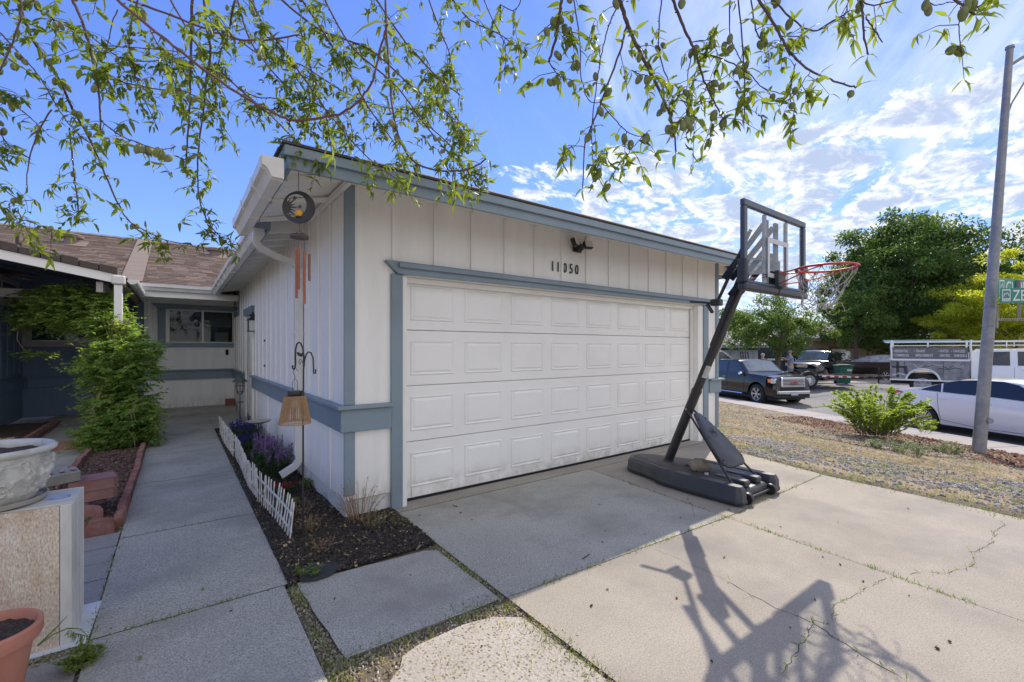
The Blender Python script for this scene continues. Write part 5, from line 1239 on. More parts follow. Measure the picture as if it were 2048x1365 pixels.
# --- pickup trucks
def pickup(label, pm, group=None, grille=True, name='pickup_truck'):
    r = thing(name, label, 'pickup truck', (0, 0, 0), group)
    top = [(-2.70, 1.20), (-2.65, 1.24), (-1.02, 1.24), (-1.0, 1.26), (-.95, 1.72), (-.75, 1.80), (.50, 1.805), (.68, 1.75), (1.22, 1.29), (1.35, 1.265), (2.3, 1.21), (2.58, 1.16), (2.68, 1.02), (2.70, .60)]
    belt = [(-2.7, 1.16), (1.3, 1.20), (2.3, 1.12), (2.7, .9)]
    sill = [(-2.7, .48), (-2.3, .40), (2.2, .38), (2.45, .34), (2.7, .42)]
    ar = [(-1.62, .41, .49), (1.80, .41, .49)]
    plan = [(-2.7, .94), (-2.5, .98), (-1, 1.), (1.5, 1.), (2.3, .97), (2.6, .88), (2.7, .80)]
    g = {'side': [[(-.80, 1.25), (-.70, 1.68), (-.08, 1.70), (-.08, 1.23)], [(.02, 1.23), (.02, 1.70), (.56, 1.67), (1.05, 1.27), (1.05, 1.23)]], 'screens': {'windscreen': (1.20, .68, .90), 'rear_window': (-1.0, -.80, .78)},
         'seams': [(-.92, 1.1, -.92, .45), (-.03, 1.15, -.03, .45), (1.12, 1.12, 1.05, .45), (-1.03, 1.15, -1.03, .45), (1.30, 1.15, 2.4, 1.05)], 'handles': [(-.22, 1.02), (-1.0 + .17, 1.02)], 'hmat': CHROME if grille else pm}
    sy, sec = carbody(r, 5.4, 1.89, top, belt, sill, ar, plan, g, pm, tumble=.22)
    for x in (-1.62, 1.80):
        for s in (-1, 1): wheel(r, x, s * .80, .405, .405, .27, s)
    # bed opening
    MB().box(-2.60, -1.08, -.78, .78, 1.235, 1.252).build('bed_floor', DARK, r)
    for s in (-1, 1): MB().box(-2.62, -1.07, s * .78, s * .90, 1.235, 1.275).build('bed_rail', PBLK, r, bevel=.01)
    # grille, lamps, bumper
    MB().box(2.62, 2.725, -.54, .54, .74, 1.12).build('grille_surround', CHROME, r, bevel=.03, bseg=2)
    gr = MB().box(2.70, 2.732, -.48, .48, .785, 1.075).build('grille', PBLK, r)
    for i in range(5): MB().box(2.72, 2.75, -.49, .49, .805 + .056 * i, .828 + .056 * i).build('grille_bar', CHROME, gr, bevel=.004)
    if grille:
        text_mesh('grille_lettering', 'GMC', .14, frame((2.752, -.17, .875), (0, 1, 0), (0, 0, 1)), mat('letter_red', (.45, .03, .02), rough=.3, coat=1), r, .008, 1.15, .004)
    for s in (-1, 1):
        MB().add([(2.66, s * .53, .80), (2.70, s * .53, 1.00), (2.66, s * .58, .80)], []).v
        h_ = MB().obox((2.56, s * .72, .98), (.16, .32, .19), Matrix.Rotation(R(-18 * s), 3, 'Z')).build('headlight', LAMPC, r, bevel=.02)
        MB().obox((2.49, s * .875, .98), (.14, .05, .15), Matrix.Rotation(R(-25 * s), 3, 'Z')).build('turn_lamp', AMB, h_, bevel=.01)
        MB().lathe([(.001, 0), (.05, 0), (.05, .03), (.001, .035)], 14, (2.66, s * .68, .60), Matrix.Rotation(R(90), 3, 'Y')).build('fog_lamp', LAMPC, r, smooth=True)
        MB().box(-2.72, -2.66, s * .80, s * .92, .85, 1.15).build('tail_lamp', REDL, r, bevel=.01)
        MB().tube([(-.8, s * .93, .36), (1.0, s * .93, .36)], .035, 8).build('side_step', CHROME if grille else PBLK, r, smooth=True)
    MB().box(2.52, 2.76, -.74, .74, .46, .60).build('front_bumper', CHROME, r, bevel=.035, bseg=2)
    MB().box(2.40, 2.70, -.80, .80, .30, .44).build('air_dam', PBLK, r, bevel=.04)
    MB().box(2.762, 2.772, -.16, .16, .42, .57).build('number_plate', PLATE, r)
    MB().box(-2.82, -2.68, -.85, .85, .45, .62).build('rear_bumper', CHROME, r, bevel=.03)
    mirrors(r, .98, .90, 1.20, CHROME if grille else pm, 1.05)
    return r
BLKP = paint('navy_black_paint', (.003, .004, .009), (.006, .008, .014), rough=.12, coat=.25)
SILP = paint('pearl_silver_paint', (.42, .43, .44), (.52, .53, .54), rough=.3)
WHP = paint('white_car_paint', (.82, .82, .80), (.86, .86, .84), rough=.28)
t1 = pickup('black pickup truck with chrome grille parked at the kerb behind the dry lawn', BLKP)
w1 = at(1512, 808, z=-.80)                     # its near front wheel
hd = Vector((-KD.x, -KD.y)); rt = Vector((hd.y, -hd.x))   # heading and right-hand side
c = Vector((w1.x, w1.y)) - hd * 1.80 - rt * .93
place(t1, (c.x, c.y, -.80), math.atan2(hd.y, hd.x))
t2 = pickup('silver pickup truck parked beyond the black one in front of the grey house', SILP, grille=False)
p = at(1452, 760, z=-.42); place(t2, (p.x - .6, p.y + .9, -.42), math.atan2(-.95, .45) + R(38))

# --- white sedan
sd = thing('white_sedan', 'white sedan with dark tinted windows parked at the red kerb beside the lamp post', 'car', (0, 0, 0))
top = [(-2.42, .72), (-2.40, .98), (-2.30, 1.06), (-1.75, 1.12), (-1.55, 1.16), (-.75, 1.40), (-.35, 1.45), (.25, 1.455), (.60, 1.42), (1.35, 1.03), (1.5, 1.0), (2.1, .88), (2.33, .74), (2.42, .5)]
belt = [(-2.42, .86), (-2.2, .98), (-1.5, 1.02), (-.5, 1.0), (1.2, .94), (2.1, .80), (2.42, .6)]
sill = [(-2.42, .40), (-2.2, .28), (-1.8, .22), (1.9, .20), (2.2, .20), (2.42, .28)]
ar = [(-1.40, .33, .385), (1.38, .33, .385)]
plan = [(-2.42, .74), (-2.35, .84), (-2.1, .94), (-1.5, .995), (0, 1.), (1.4, .99), (2.0, .92), (2.3, .80), (2.42, .66)]
def sm(pts, n=5):
    """round a piecewise curve"""
    x = np.linspace(pts[0][0], pts[-1][0], 160); y_ = np.interp(x, [p[0] for p in pts], [p[1] for p in pts]); k = np.ones(n) / n
    yy = np.convolve(np.pad(y_, n // 2, mode='edge'), k, 'valid'); return list(zip(x.tolist(), yy.tolist()))
g = {'side': [[(-1.52, 1.06), (-1.45, 1.10), (-1.05, 1.26), (-1.0, 1.045)], [(-.96, 1.05), (-1.0, 1.27), (-.65, 1.36), (-.22, 1.395), (-.22, 1.02)], [(-.10, 1.02), (-.10, 1.395), (.25, 1.39), (.55, 1.33), (1.05, 1.04), (1.05, .975)]],
     'screens': {'windscreen': (1.33, .60, .93), 'rear_window': (-1.58, -.72, .90)},
     'seams': [(-1.08, 1.02, -1.02, .62), (-.17, 1.0, -.13, .30), (1.10, .95, 1.02, .32), (-1.0, .34, -.13, .25), (-1.02, .62, -.98, .34), (-.13, .25, 1.02, .27), (-2.38, .62, -1.80, .60)], 'handles': [(-.92, .88), (.05, .86)]}
sy, sec = carbody(sd, 4.84, 1.82, sm(top, 5), sm(belt, 5), sm(sill, 5), ar, sm(plan, 7), g, WHP, tumble=.42, nst=150, crown=.06)
for x in (-1.40, 1.38):
    for s in (-1, 1): wheel(sd, x, s * .785, .33, .33, .215, s, spokes=10)
for s in (-1, 1):
    m = MB(); m.add([(-2.36, s * .80, .98), (-2.15, s * (sy(-2.15, .9) + .006), 1.00), (-1.98, s * (sy(-1.98, .93) + .008), .96), (-2.12, s * (sy(-2.12, .88) + .008), .87), (-2.38, s * .74, .84)], [(0, 1, 2, 3, 4)]); m.add([v + Vector((0, -s * .03, 0)) for v in m.v[:5]], [(4, 3, 2, 1, 0)]); m.build('tail_lamp', REDL, sd)
    MB().box(2.05, 2.30, s * .60, s * .78, .62, .74).build('headlight', LAMPC, sd, bevel=.03)
    MB().tube([(x, s * (sy(x, z) + .004), z) for x, z in ((-1.55, 1.055), (-.95, 1.035), (.2, 1.01), (1.08, .965))], .008, 6).build('chrome_strip', CHROME, sd)
    MB().tube([(x, s * (sy(x, z) + .006), z) for x, z in ((-.165, 1.39), (-.165, 1.02))], .022, 6).build('door_pillar', PBLK, sd)
MB().box(-2.44, -2.40, -.25, .25, .66, .80).build('number_plate', PLATE, sd)
mirrors(sd, .98, .90, 1.02, WHP, 1.0)
w1 = at(1847, 860, z=-.80)
c = Vector((w1.x, w1.y)) + hd * 1.40 - rt * .89
place(sd, (c.x, c.y, -.80), math.atan2(hd.y, hd.x)); sd.scale = (1, 1, 1.04)

# --- white service truck with utility body, far side
sv = thing('service_truck', 'white service truck with lettered utility body and pipe rack towing the trailer', 'truck', (0, 0, 0))
top = [(-.2, 1.25), (-.18, 1.78), (0, 1.93), (1.7, 1.95), (1.95, 1.90), (2.65, 1.32), (2.8, 1.28), (3.7, 1.18), (3.85, 1.05), (3.9, .7)]
belt = [(-.2, 1.2), (2.7, 1.24), (3.6, 1.1), (3.9, .9)]
sill = [(-.2, .55), (3.9, .50)]
xo = -1.85
def sh(pts): return [(a + xo, *b) for a, *b in pts]
g = {'side': [[(.05 + xo, 1.28), (.10 + xo, 1.80), (.85 + xo, 1.82), (.85 + xo, 1.28)], [(1.05 + xo, 1.28), (1.05 + xo, 1.82), (1.8 + xo, 1.80), (2.4 + xo, 1.32), (2.4 + xo, 1.28)]], 'screens': {'windscreen': (2.62 + xo, 1.96 + xo, .92)}, 'seams': [(.95 + xo, 1.2, .95 + xo, .6), (2.5 + xo, 1.2, 2.45 + xo, .6)], 'handles': [(1.25 + xo, 1.12), (.15 + xo, 1.12)]}
# loft is symmetric about its own centre, so shift the curves instead
sy2, _ = carbody(sv, 4.1, 2.0, sh(top), sh(belt), sh(sill), [(3.05 + xo, .45, .50)], [(-2.05, 1.), (1.5, 1.), (2.05, .85)], g, WHP, tumble=.2, name='cab')
for s in (-1, 1): wheel(sv, 3.05 + xo, s * .86, .42, .42, .26, s)
GREY = mat('utility_wrap', (.16, .16, .165), (.40, .40, .41), sc=2.3, rough=.4, dirt=(.06, .06, .065), dsc=2.2, damt=.8, local=True, det=4)
UB0, UB1 = -4.52, -2.10
for s in (-1, 1):
    pts = [(UB0, .66), (UB0, 1.62), (UB1, 1.62), (UB1, .66)]
    arc = [(-3.48 + .50 * math.cos(R(a)), .55 + .50 * math.sin(R(a))) for a in range(10, 171, 16)]
    poly = [(UB0, .64), (UB0, 1.42), (UB1, 1.42), (UB1, .64)] + arc
    MB().prism([(x, z) for x, z in poly], 'y', s * .62, s * 1.02).build('utility_body', GREY, sv)
    MB().tube([(x, s * 1.025, z) for x, z in [(-3.48 + .53 * math.cos(R(a)), .55 + .53 * math.sin(R(a))) for a in range(5, 176, 10)]], .04, 6).build('wheel_flare', WHP, sv, smooth=True)
    MB().box(UB0 - .01, UB1 + .01, s * .60, s * 1.04, 1.421, 1.50).build('body_top_rail', WHP, sv, bevel=.01)
    MB().box(UB0 + .04, UB1 - .04, s * .97, s * 1.0, 1.501, 1.98).build('sign_panel', mat('sign_grey', (.13, .13, .135), (.18, .18, .18), sc=3, rough=.5), sv)
    MB().box(UB0 - .01, UB1 + .01, s * .95, s * 1.03, .58, .64).build('body_skirt', WHP, sv)
    for x in (-4.05, -2.85): MB().box(x - .006, x + .006, s * 1.02, s * 1.026, .9, 1.40).build('door_gap', DARK, sv)
    for x in (UB0 + .05, UB1 + .05):
        MB().tube([(x, s * 1.03, 1.45), (x, s * 1.05, 1.75), (x - .02, s * .96, 2.0), (x, s * .93, 2.28)], .035, 8).build('rack_post', WHP, sv, smooth=True)
    MB().beam((UB0 - .2, s * .93, 2.22), (1.9, s * .93, 2.24), .04, .05).build('rack_rail', WHP, sv)
    MB().beam((UB0 - .0, s * .93, 2.06), (1.9, s * .93, 2.08), .03, .03).build('rack_rail', WHP, sv)
    for x in (-3.3, -.9, .6, 1.8): MB().beam((x, s * .93, 2.0), (x, s * .93, 2.24), .03, .03).build('rack_post', WHP, sv)
for k in range(8): MB().beam((UB0 + .1 + .85 * k, -.93, 2.24), (UB0 + .1 + .85 * k, .93, 2.24), .03, .03).build('rack_bar', WHP, sv)
MB().box(UB0, UB1, -.619, .619, .64, .9).build('bed_floor', PBLK, sv)
MB().box(UB0, 2.2 + xo, -.3, .3, .4, .62).build('chassis', PBLK, sv)
for s in (-1, 1): wheel(sv, -3.48, s * .84, .42, .42, .30, s, rim=mat('white_rim', (.5, .5, .5), rough=.4))
LW = mat('lettering_white', (.70, .70, .68), rough=.5)
fr_ = lambda x, z: frame((x, -1.004, z), (1, 0, 0), (0, 0, 1))
for (x, z, s_, t_) in ((UB0 + .10, 1.78, .15, '\u2022 RESIDENTIAL'), (UB0 + .10, 1.60, .15, '\u2022 COMMERCIAL'), (UB0 + .78, 1.78, .15, '\u2022 TENANT'), (UB0 + .82, 1.60, .15, 'IMPROVEMENTS'), (UB0 + 1.52, 1.78, .15, '\u2022 WATER'), (UB0 + 1.56, 1.60, .15, 'HEATERS'), (UB0 + 1.90, 1.78, .15, '\u2022 TANKLESS'), (UB0 + 1.98, 1.60, .15, 'REMODELS')):
    text_mesh('lettering', t_, s_, fr_(x, z), LW, sv, .002, .50, .002)
# pictures of pipework on the body side, as raised vinyl
PIP = mat('vinyl_dark', (.05, .05, .055), rough=.5); PIL = mat('vinyl_light', (.5, .5, .5), rough=.5)
def vin(pts, r_, m_): 
    b_ = MB()
    for a_, c_ in zip(pts[:-1], pts[1:]): b_.beam((a_[0], -1.0215, a_[1]), (c_[0], -1.0215, c_[1]), r_ * 2, .003, up=(0, 1, 0))
    return b_.build('pipe_graphic', m_, sv)
vin([(UB0 + .25, .70), (UB0 + .25, 1.38)], .05, PIP); vin([(UB0 + .05, 1.15), (UB0 + .55, 1.15)], .05, PIP); vin([(UB0 + .5, 1.15), (UB0 + .55, .8)], .05, PIP)
vin([(UB0 + .08, .78), (UB0 + .30, .88), (UB0 + .55, .80)], .035, PIL)
for k in range(5):
    x = UB0 + .75 + .3 * k; vin([(x, 1.3 - .1 * (k % 2)), (x + .16, 1.12 + .06 * (k % 3)), (x + .32, 1.25)], .012, PIP if k % 2 else PIL)
vin([(-3.0, 1.12), (-2.7, 1.08), (-2.5, 1.15), (-2.3, 1.1)], .015, PIP)
MB().box(1.4, 1.75, -.9, .9, .5, .7) if False else None
MB().beam((UB0 - .25, -.6, 2.285), (UB0 + 2.2, -.55, 2.285), .25, .05).build('rack_load', mat('load_teal', (.22, .36, .42), (.30, .42, .47), sc=4, rough=.6), sv)
mirrors(sv, 2.3 + xo, .98, 1.35, PBLK, 1.5)
wv = at(1845, 789, z=-.46); hv = Vector((.20, -.98)).normalized(); rv_ = Vector((hv.y, -hv.x))
c = Vector((wv.x, wv.y)) + hv * 3.48 - rv_ * .90
place(sv, (c.x, c.y, zt(wv.x, wv.y) - .005), math.atan2(hv.y, hv.x))
# everything lettered faces -y of the truck, its right-hand (near) side

# --- flat utility trailer
tr = thing('utility_trailer', 'low black tandem axle trailer with red and white reflective rail and a raised ramp gate', 'trailer', (0, 0, 0))
MB().box(-2.6, 2.0, -.95, -.87, .48, .60).build('side_rail', PBLK, tr); MB().box(-2.6, 2.0, .87, .95, .48, .60).build('side_rail', PBLK, tr)
MB().box(-2.6, 2.0, -.869, .869, .52, .55).build('deck', mat('trailer_deck', (.08, .07, .06), (.12, .10, .09), sc=9, rough=.9), tr)
FEND = mat('fender_grey', (.12, .135, .155), rough=.3)
for s in (-1, 1):
    for x in (-.95, -.10):
        wheel(tr, x, s * 1.10, .36, .36, .20, s, spokes=8, rim=mat('white_rim', (.5, .5, .5), rough=.4))
        m = MB(); pr = [(x + .44 * math.cos(R(a)), .36 + .44 * math.sin(R(a))) for a in range(0, 181, 15)]
        m.add([(px_, s * yy, pz_) for yy in (.98, 1.24) for px_, pz_ in pr] + [(px_, s * yy, pz_ + .012) for yy in (.98, 1.24) for px_, pz_ in pr], [(i, i + 1, 13 + i + 1, 13 + i) for i in range(12)] + [(26 + i, 39 + i, 39 + i + 1, 26 + i + 1) for i in range(12)] + [(13 + i, 14 + i, 40 + i, 39 + i) for i in range(12)] + [(i, 26 + i, 27 + i, i + 1) for i in range(12)])
        m.build('fender', FEND, tr, smooth=True)
RW, WWm = mat('reflect_red', (.55, .03, .02), rough=.3), mat('reflect_white', (.75, .75, .75), rough=.3)
for k in range(18):
    MB().beam((.5 + .17 * k, -.962 + (.0 if k < 9 else .0), .56 - .002 * k), (.5 + .17 * (k + 1) - .004, -.962, .56 - .002 * k), .008, .075).build('reflector', RW if k % 2 else WWm, tr)
for s in (-1, 1): MB().beam((1.98, s * .85, .54), (3.75, s * .08, .54), .07, .10).build('tongue', PBLK, tr)
MB().beam((2.0, -.955, .55), (3.6, -.955, .52), .05, .06).build('side_rail', PBLK, tr)
MB().tube([(3.2, 0, .2), (3.2, 0, .95)], .035, 8).build('jack', PBLK, tr)
MB().box(3.7, 4.0, -.08, .08, .50, .60).build('coupler', mat('steel_grey', (.3, .3, .3), rough=.5, metal=.6), tr, bevel=.01)
gm_ = MB()
for y in (-.9, -.3, .3, .9): gm_.beam((-2.62, y, .5), (-2.75, y, 1.75), .05, .05)
gm_.build('ramp_gate', PBLK, tr, kind='stuff')
for k in range(6): MB().beam((-2.63 - .02 * k, -.9, .6 + .22 * k), (-2.63 - .02 * k, .9, .6 + .22 * k), .04, .035).build('gate_bar', PBLK, tr)
p0 = at(1618, 776, z=-.44); ht = Vector((.60, -.80)).normalized(); rt_v = Vector((ht.y, -ht.x)); c = Vector((p0.x, p0.y)) + ht * .1 - rt_v * 1.10
place(tr, (c.x, c.y, -.44), math.atan2(ht.y, ht.x))

# --- black SUV in the far driveway
su = thing('black_suv', 'black boxy sport utility car parked nose out in the far driveway behind the trailer', 'car', (0, 0, 0))
top = [(-2.3, 1.2), (-2.25, 1.60), (-2.1, 1.78), (-1.5, 1.83), (.3, 1.82), (.55, 1.76), (1.05, 1.22), (1.2, 1.18), (2.0, 1.10), (2.3, .98), (2.4, .7)]
belt = [(-2.3, 1.15), (1.2, 1.12), (2.2, .98), (2.4, .8)]
g = {'side': [[(-2.0, 1.2), (-1.95, 1.62), (-1.2, 1.7), (-1.2, 1.2)], [(-1.1, 1.2), (-1.1, 1.7), (-.3, 1.7), (-.3, 1.19)], [(-.2, 1.19), (-.2, 1.7), (.42, 1.68), (.9, 1.24), (.9, 1.18)]], 'screens': {'windscreen': (1.04, .56, .92)}, 'seams': [(-.25, 1.1, -.25, .4), (.95, 1.1, .9, .4)], 'handles': []}
carbody(su, 4.8, 1.98, sm(top, 4), belt, [(-2.4, .4), (2.4, .38)], [(-1.4, .38, .45), (1.5, .38, .45)], [(-2.4, .9), (-2.1, .98), (1.8, 1.), (2.2, .93), (2.4, .85)], g, BLKP, tumble=.2, crown=.04)
for x in (-1.4, 1.5):
    for s in (-1, 1): wheel(su, x, s * .85, .38, .38, .24, s)
MB().box(2.33, 2.42, -.42, .42, .80, 1.02).build('grille', PBLK, su, bevel=.02)
for z in (.82, .90, .98): MB().box(2.41, 2.44, -.40, .40, z, z + .03).build('grille_bar', CHROME, su)
for s in (-1, 1): MB().obox((2.25, s * .70, .95), (.14, .38, .18), Matrix.Rotation(R(-15 * s), 3, 'Z')).build('headlight', LAMPC, su, bevel=.02)
MB().box(-1.7, .2, -.72, .72, 1.80, 1.84).build('roof_panel', TINT, su)
for s in (-1, 1): MB().beam((-1.9, s * .75, 1.86), (.3, s * .75, 1.86), .04, .04).build('roof_rail', PBLK, su)
mirrors(su, .85, .95, 1.22, BLKP)
p = at(1626, 752, t=27.8); dcam = Vector((p.x, p.y)).normalized(); ang_ = math.atan2(-dcam.y, -dcam.x) - R(24)
place(su, (p.x + .5, p.y - .2, -.45), ang_)

# --- covered boat on a trailer
bt = thing('covered_boat', 'boat with black hull under a shiny silver cover on a trailer by the tan garage', 'boat', (0, 0, 0))
HULL = mat('hull_black', (.012, .011, .012), (.025, .012, .012), sc=1.2, rough=.15, coat=1, local=True)
n = 26; V = []
for i in range(n + 1):
    t_ = i / n; x = -2.6 + 5.2 * t_; w_ = 1.05 * (1 - max(0, (t_ - .45) / .55) ** 2.3) * (.9 + .1 * min(1, t_ * 5)); kz = .45 + .35 * max(0, (t_ - .6) / .4) ** 2
    for (yy, zz) in ((0, kz), (.55, kz + .10), (.95, kz + .35), (1.0, 1.15)): V.append((x, yy * w_, zz if zz == kz else max(zz, kz)))
    for (yy, zz) in ((-1.0, 1.15), (-.95, kz + .35), (-.55, kz + .10)): V.append((x, yy * w_, max(zz, kz)))
k = 7; F = [(i * k + j2, i * k + (j2 + 1) % k, (i + 1) * k + (j2 + 1) % k, (i + 1) * k + j2) for i in range(n) for j2 in range(k)] + [tuple(range(k))]
MB().add(V, F).build('hull', HULL, bt, smooth=True)
V = []
for i in range(n + 1):
    t_ = i / n; x = -2.65 + 5.3 * t_; w_ = 1.08 * (1 - max(0, (t_ - .45) / .55) ** 2.3); pk_ = 1.15 + .42 * math.sin(min(1, t_ * 1.6 + .12) * math.pi) ** .6 * (1 if t_ < .55 else max(0, 1 - (t_ - .55) / .5))
    for j2 in range(13):
        a = j2 / 12 * 2 - 1; V.append((x, a * w_, 1.13 + (pk_ - 1.13) * (1 - abs(a) ** 1.4) + .03 * fbm(x * 2.5, a * 3, 1.8)))
F = [(i * 13 + j2, i * 13 + j2 + 1, (i + 1) * 13 + j2 + 1, (i + 1) * 13 + j2) for i in range(n) for j2 in range(12)]
MB().add(V, F).build('boat_cover', mat('silver_tarp', (.12, .12, .125), (.62, .61, .60), sc=7, rough=.25, bump=1., bsc=12, local=True), bt, smooth=True)
for s in (-1, 1): wheel(bt, -.6, s * 1.0, .33, .33, .2, s)
MB().beam((-2.6, 0, .42), (3.4, 0, .42), .12, .10).build('trailer_frame', PBLK, bt)
MB().box(-2.95, -2.6, -.22, .22, .75, 1.65).build('outboard_motor', PBLK, bt, bevel=.08, bseg=2)
p = at(1722, 762, t=27.6); place(bt, (p.x, p.y, -.47), math.atan2(.60, -.80))

# --- green wheelie bin
bn = thing('green_bin', 'dark green wheeled rubbish bin standing behind the trailer', 'bin', (0, 0, 0))
GRN = mat('bin_green', (.015, .10, .06), (.02, .13, .08), sc=4, rough=.45, local=True)
loft([([(-.24, -.26), (.24, -.26), (.24, .26), (-.24, .26)], .06), ([(-.33, -.37), (.33, -.37), (.33, .37), (-.33, .37)], .98)]).build('bin_body', GRN, bn, bevel=.02)
MB().box(-.37, .37, -.42, .42, .981, 1.03).build('bin_lid', GRN, bn, bevel=.02); MB().box(-.3, .3, -.38, .30, 1.031, 1.07).build('lid_dome', GRN, bn, bevel=.02)
for s in (-1, 1): MB().lathe([(.001, -.03), (.11, -.03), (.11, .03), (.001, .03)], 16, (s * .27, .28, .11), Matrix.Rotation(R(90), 3, 'Y')).build('wheel', TYRE, bn, smooth=True)
MB().box(.05, .28, -.352, -.346, .72, .86).build('label', LBL, bn); MB().tube([(-.25, .46, 1.0), (.25, .46, 1.0)], .02, 8).build('handle', GRN, bn)
p = at(1686, 778, t=24.2); place(bn, (p.x, p.y, -.46), R(-35) - .3)
# a second lower black dome: spare fender stand behind the tongue
dm = MB(); p = at(1668, 775, z=-.45)
# ---------------------------------------------------------------- far houses
FT = lambda u, v, t: at(u, v, t=t)
GREYW = mat('grey_house_wall', (.33, .36, .38), (.38, .41, .43), sc=1, rough=.8)
TAN = mat('tan_house_wall', (.33, .26, .14), (.38, .30, .17), sc=1.5, rough=.85, bump=.4)
TAND = mat('tan_door', (.40, .31, .19), (.44, .35, .22), sc=1.5, rough=.8)
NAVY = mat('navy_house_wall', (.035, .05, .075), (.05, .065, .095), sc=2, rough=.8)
ROOFG = mat('pale_grey_roof', (.30, .28, .27), (.38, .36, .34), sc=5, rough=.95, bump=.8, bsc=25, stretch=(1, 1, 4))
BROWNT = mat('brown_trim', (.16, .09, .05), (.20, .12, .07), sc=3, rough=.8)
CV = Vector((CS, -SN, 0)); FV = Vector((SN, CS, 0))     # streets axes seen from the drive: across, away
def far_house(name, label, u0, u1, t, wall, zg, ztop, zr, dep=7., overhang=.5, gable=False):
    A, B = FT(u0, 698, t), FT(u1, 698, t); A.z = B.z = 0; r = (B - A).normalized(); n = Vector((-r.y, r.x, 0)); 
    if n.dot(FV) < 0: n = -n
    L_ = (B - A).length; h = thing(name, label, 'house', (A.x, A.y, zg))
    def P(a, b, z): return A + r * a + n * b + Vector((0, 0, z))
    def bx(nm, m, a0, a1, b0, b1, z0, z1, par=None): return MB().add([P(a, b, z) for z in (z0, z1) for b in (b0, b1) for a in (a0, a1)], [(0, 2, 3, 1), (4, 5, 7, 6), (0, 1, 5, 4), (2, 6, 7, 3), (0, 4, 6, 2), (1, 3, 7, 5)]).build(nm, m, par or h)
    bx('wall', wall, 0, L_, 0, dep, zg - .4, ztop)
    o = overhang
    MB().add([P(-o, -o, ztop), P(L_ + o, -o, ztop), P(L_ + o, dep / 2, zr), P(-o, dep / 2, zr), P(-o, dep + o, ztop), P(L_ + o, dep + o, ztop)] + [P(-o, -o, ztop - .1), P(L_ + o, -o, ztop - .1), P(L_ + o, dep + o, ztop - .1), P(-o, dep + o, ztop - .1)],
             [(0, 1, 2, 3), (3, 2, 5, 4), (6, 9, 8, 7), (0, 6, 7, 1), (5, 8, 9, 4), (0, 3, 4, 9, 6), (1, 7, 8, 5, 2)]).build('roof', ROOFG, h)
    bx('fascia', wall, -o, L_ + o, -o - .03, -o - .002, ztop - .22, ztop - .02)
    return h, bx, L_
h, bx, L_ = far_house('grey_house', 'pale grey house with a low roof behind the parked pickups', 1390, 1516, 33, GREYW, -.45, 1.75, 2.9)
bx('shadow_board', NAVY, 0, L_, -.04, -.002, 1.35, 1.52)  # dark strip on the wall standing in for shade under the eave
for k in range(8): bx('siding_gap', NAVY, .4 + k * .55, .42 + k * .55, -.012, -.002, -.4, 1.34)
h, bx, L_ = far_house('navy_house', 'dark navy house part with small white framed window between grey and tan houses', 1518, 1628, 36, NAVY, -.4, 2.3, 3.3, overhang=.4)
q = bx('window', TRIMW, L_ * .62, L_ * .62 + 1.25, -.05, -.002, 1.15, 1.95); bx('pane', MATS['dark_pane'], L_ * .62 + .1, L_ * .62 + .58, -.06, -.051, 1.25, 1.85, q); bx('pane', MATS['dark_pane'], L_ * .62 + .67, L_ * .62 + 1.15, -.06, -.051, 1.25, 1.85, q)
for k in range(12): bx('fence_board', NAVY, .2 + k * .32, .48 + k * .32, -.9, -.86, -.45, .75)
bx('white_rail', TRIMW, .1, 4.2, -.96, -.92, .55, .68)
h, bx, L_ = far_house('tan_house', 'tan house with a brown framed double garage door under the big trees', 1626, 1800, 34, TAN, -.42, 2.25, 3.6)
bx('garage_frame', BROWNT, 1.2, 5.2, -.04, -.002, -.42, 1.62); gd2 = bx('garage_door', TAND, 1.35, 5.05, -.07, -.041, -.42, 1.48)
for k in range(3): bx('door_joint', BROWNT, 1.36, 5.04, -.073, -.0705, .02 + .48 * k, .035 + .48 * k, gd2)
bx('front_door', BROWNT, .25, .85, -.03, -.002, -.4, 1.5)
for k in range(14): bx('siding_gap', BROWNT, .1 + .5 * k, .115 + .5 * k, -.01, -.002, 1.64, 2.2)
h, bx, L_ = far_house('far_roof_house', 'low house with a pale roof seen between the two street trees', 1800, 2120, 46, TAN, -.3, 2.3, 4.0)
# front walks of the far lots
fy = MB(); A, B = FT(1380, 698, 28.6), FT(2120, 698, 28.6)
FARC = link('far_drive', npmesh('far_drive', [(*(FT(u, 698, t).xy), -.405) for (u, t) in ((1585, 24.6), (1800, 24.6), (1790, 33.8), (1630, 33.8))], [(0, 1, 2, 3)], PAVE)); FARC['kind'] = 'structure'

# ---------------------------------------------------------------- lamp post and street signs
GALV = mat('galvanised_steel', (.22, .225, .24), (.31, .315, .32), sc=14, rough=.5, metal=.35, bump=.15, bsc=60, dirt=(.17, .175, .19), dsc=5, damt=.5)
lb = at(1958, 903, z=-.61)
lt = Vector((lb.x, lb.y, 0)) + CV * .62; ztp = CH + 600 / 900 * (lb.x * SN + lb.y * CS)
lt.z = ztp
lp = thing('street_lamp', 'tall galvanised street lamp post leaning slightly right beside the pavement', 'street lamp', lb)
def lpp(z): return Vector((lb.x, lb.y, lb.z)).lerp(lt, (z - lb.z) / (ztp - lb.z))
m = MB().tube([lpp(lb.z - .1), lpp(0), lpp(2.5), lpp(5), lpp(ztp)], [.108, .103, .088, .072, .056], 28); m.build('pole', GALV, lp, smooth=True)
MB().tube([lpp(ztp), lpp(ztp) + Vector((0, 0, .05))], [.072, .066], 20).build('pole_cap', GALV, lp, smooth=True)
c = lpp(.02) - FV * .12 + CV * .05; MB().tube([c + FV * .03, c - FV * .015], .055, 18).build('hand_hole_cover', GALV, lp, smooth=True)
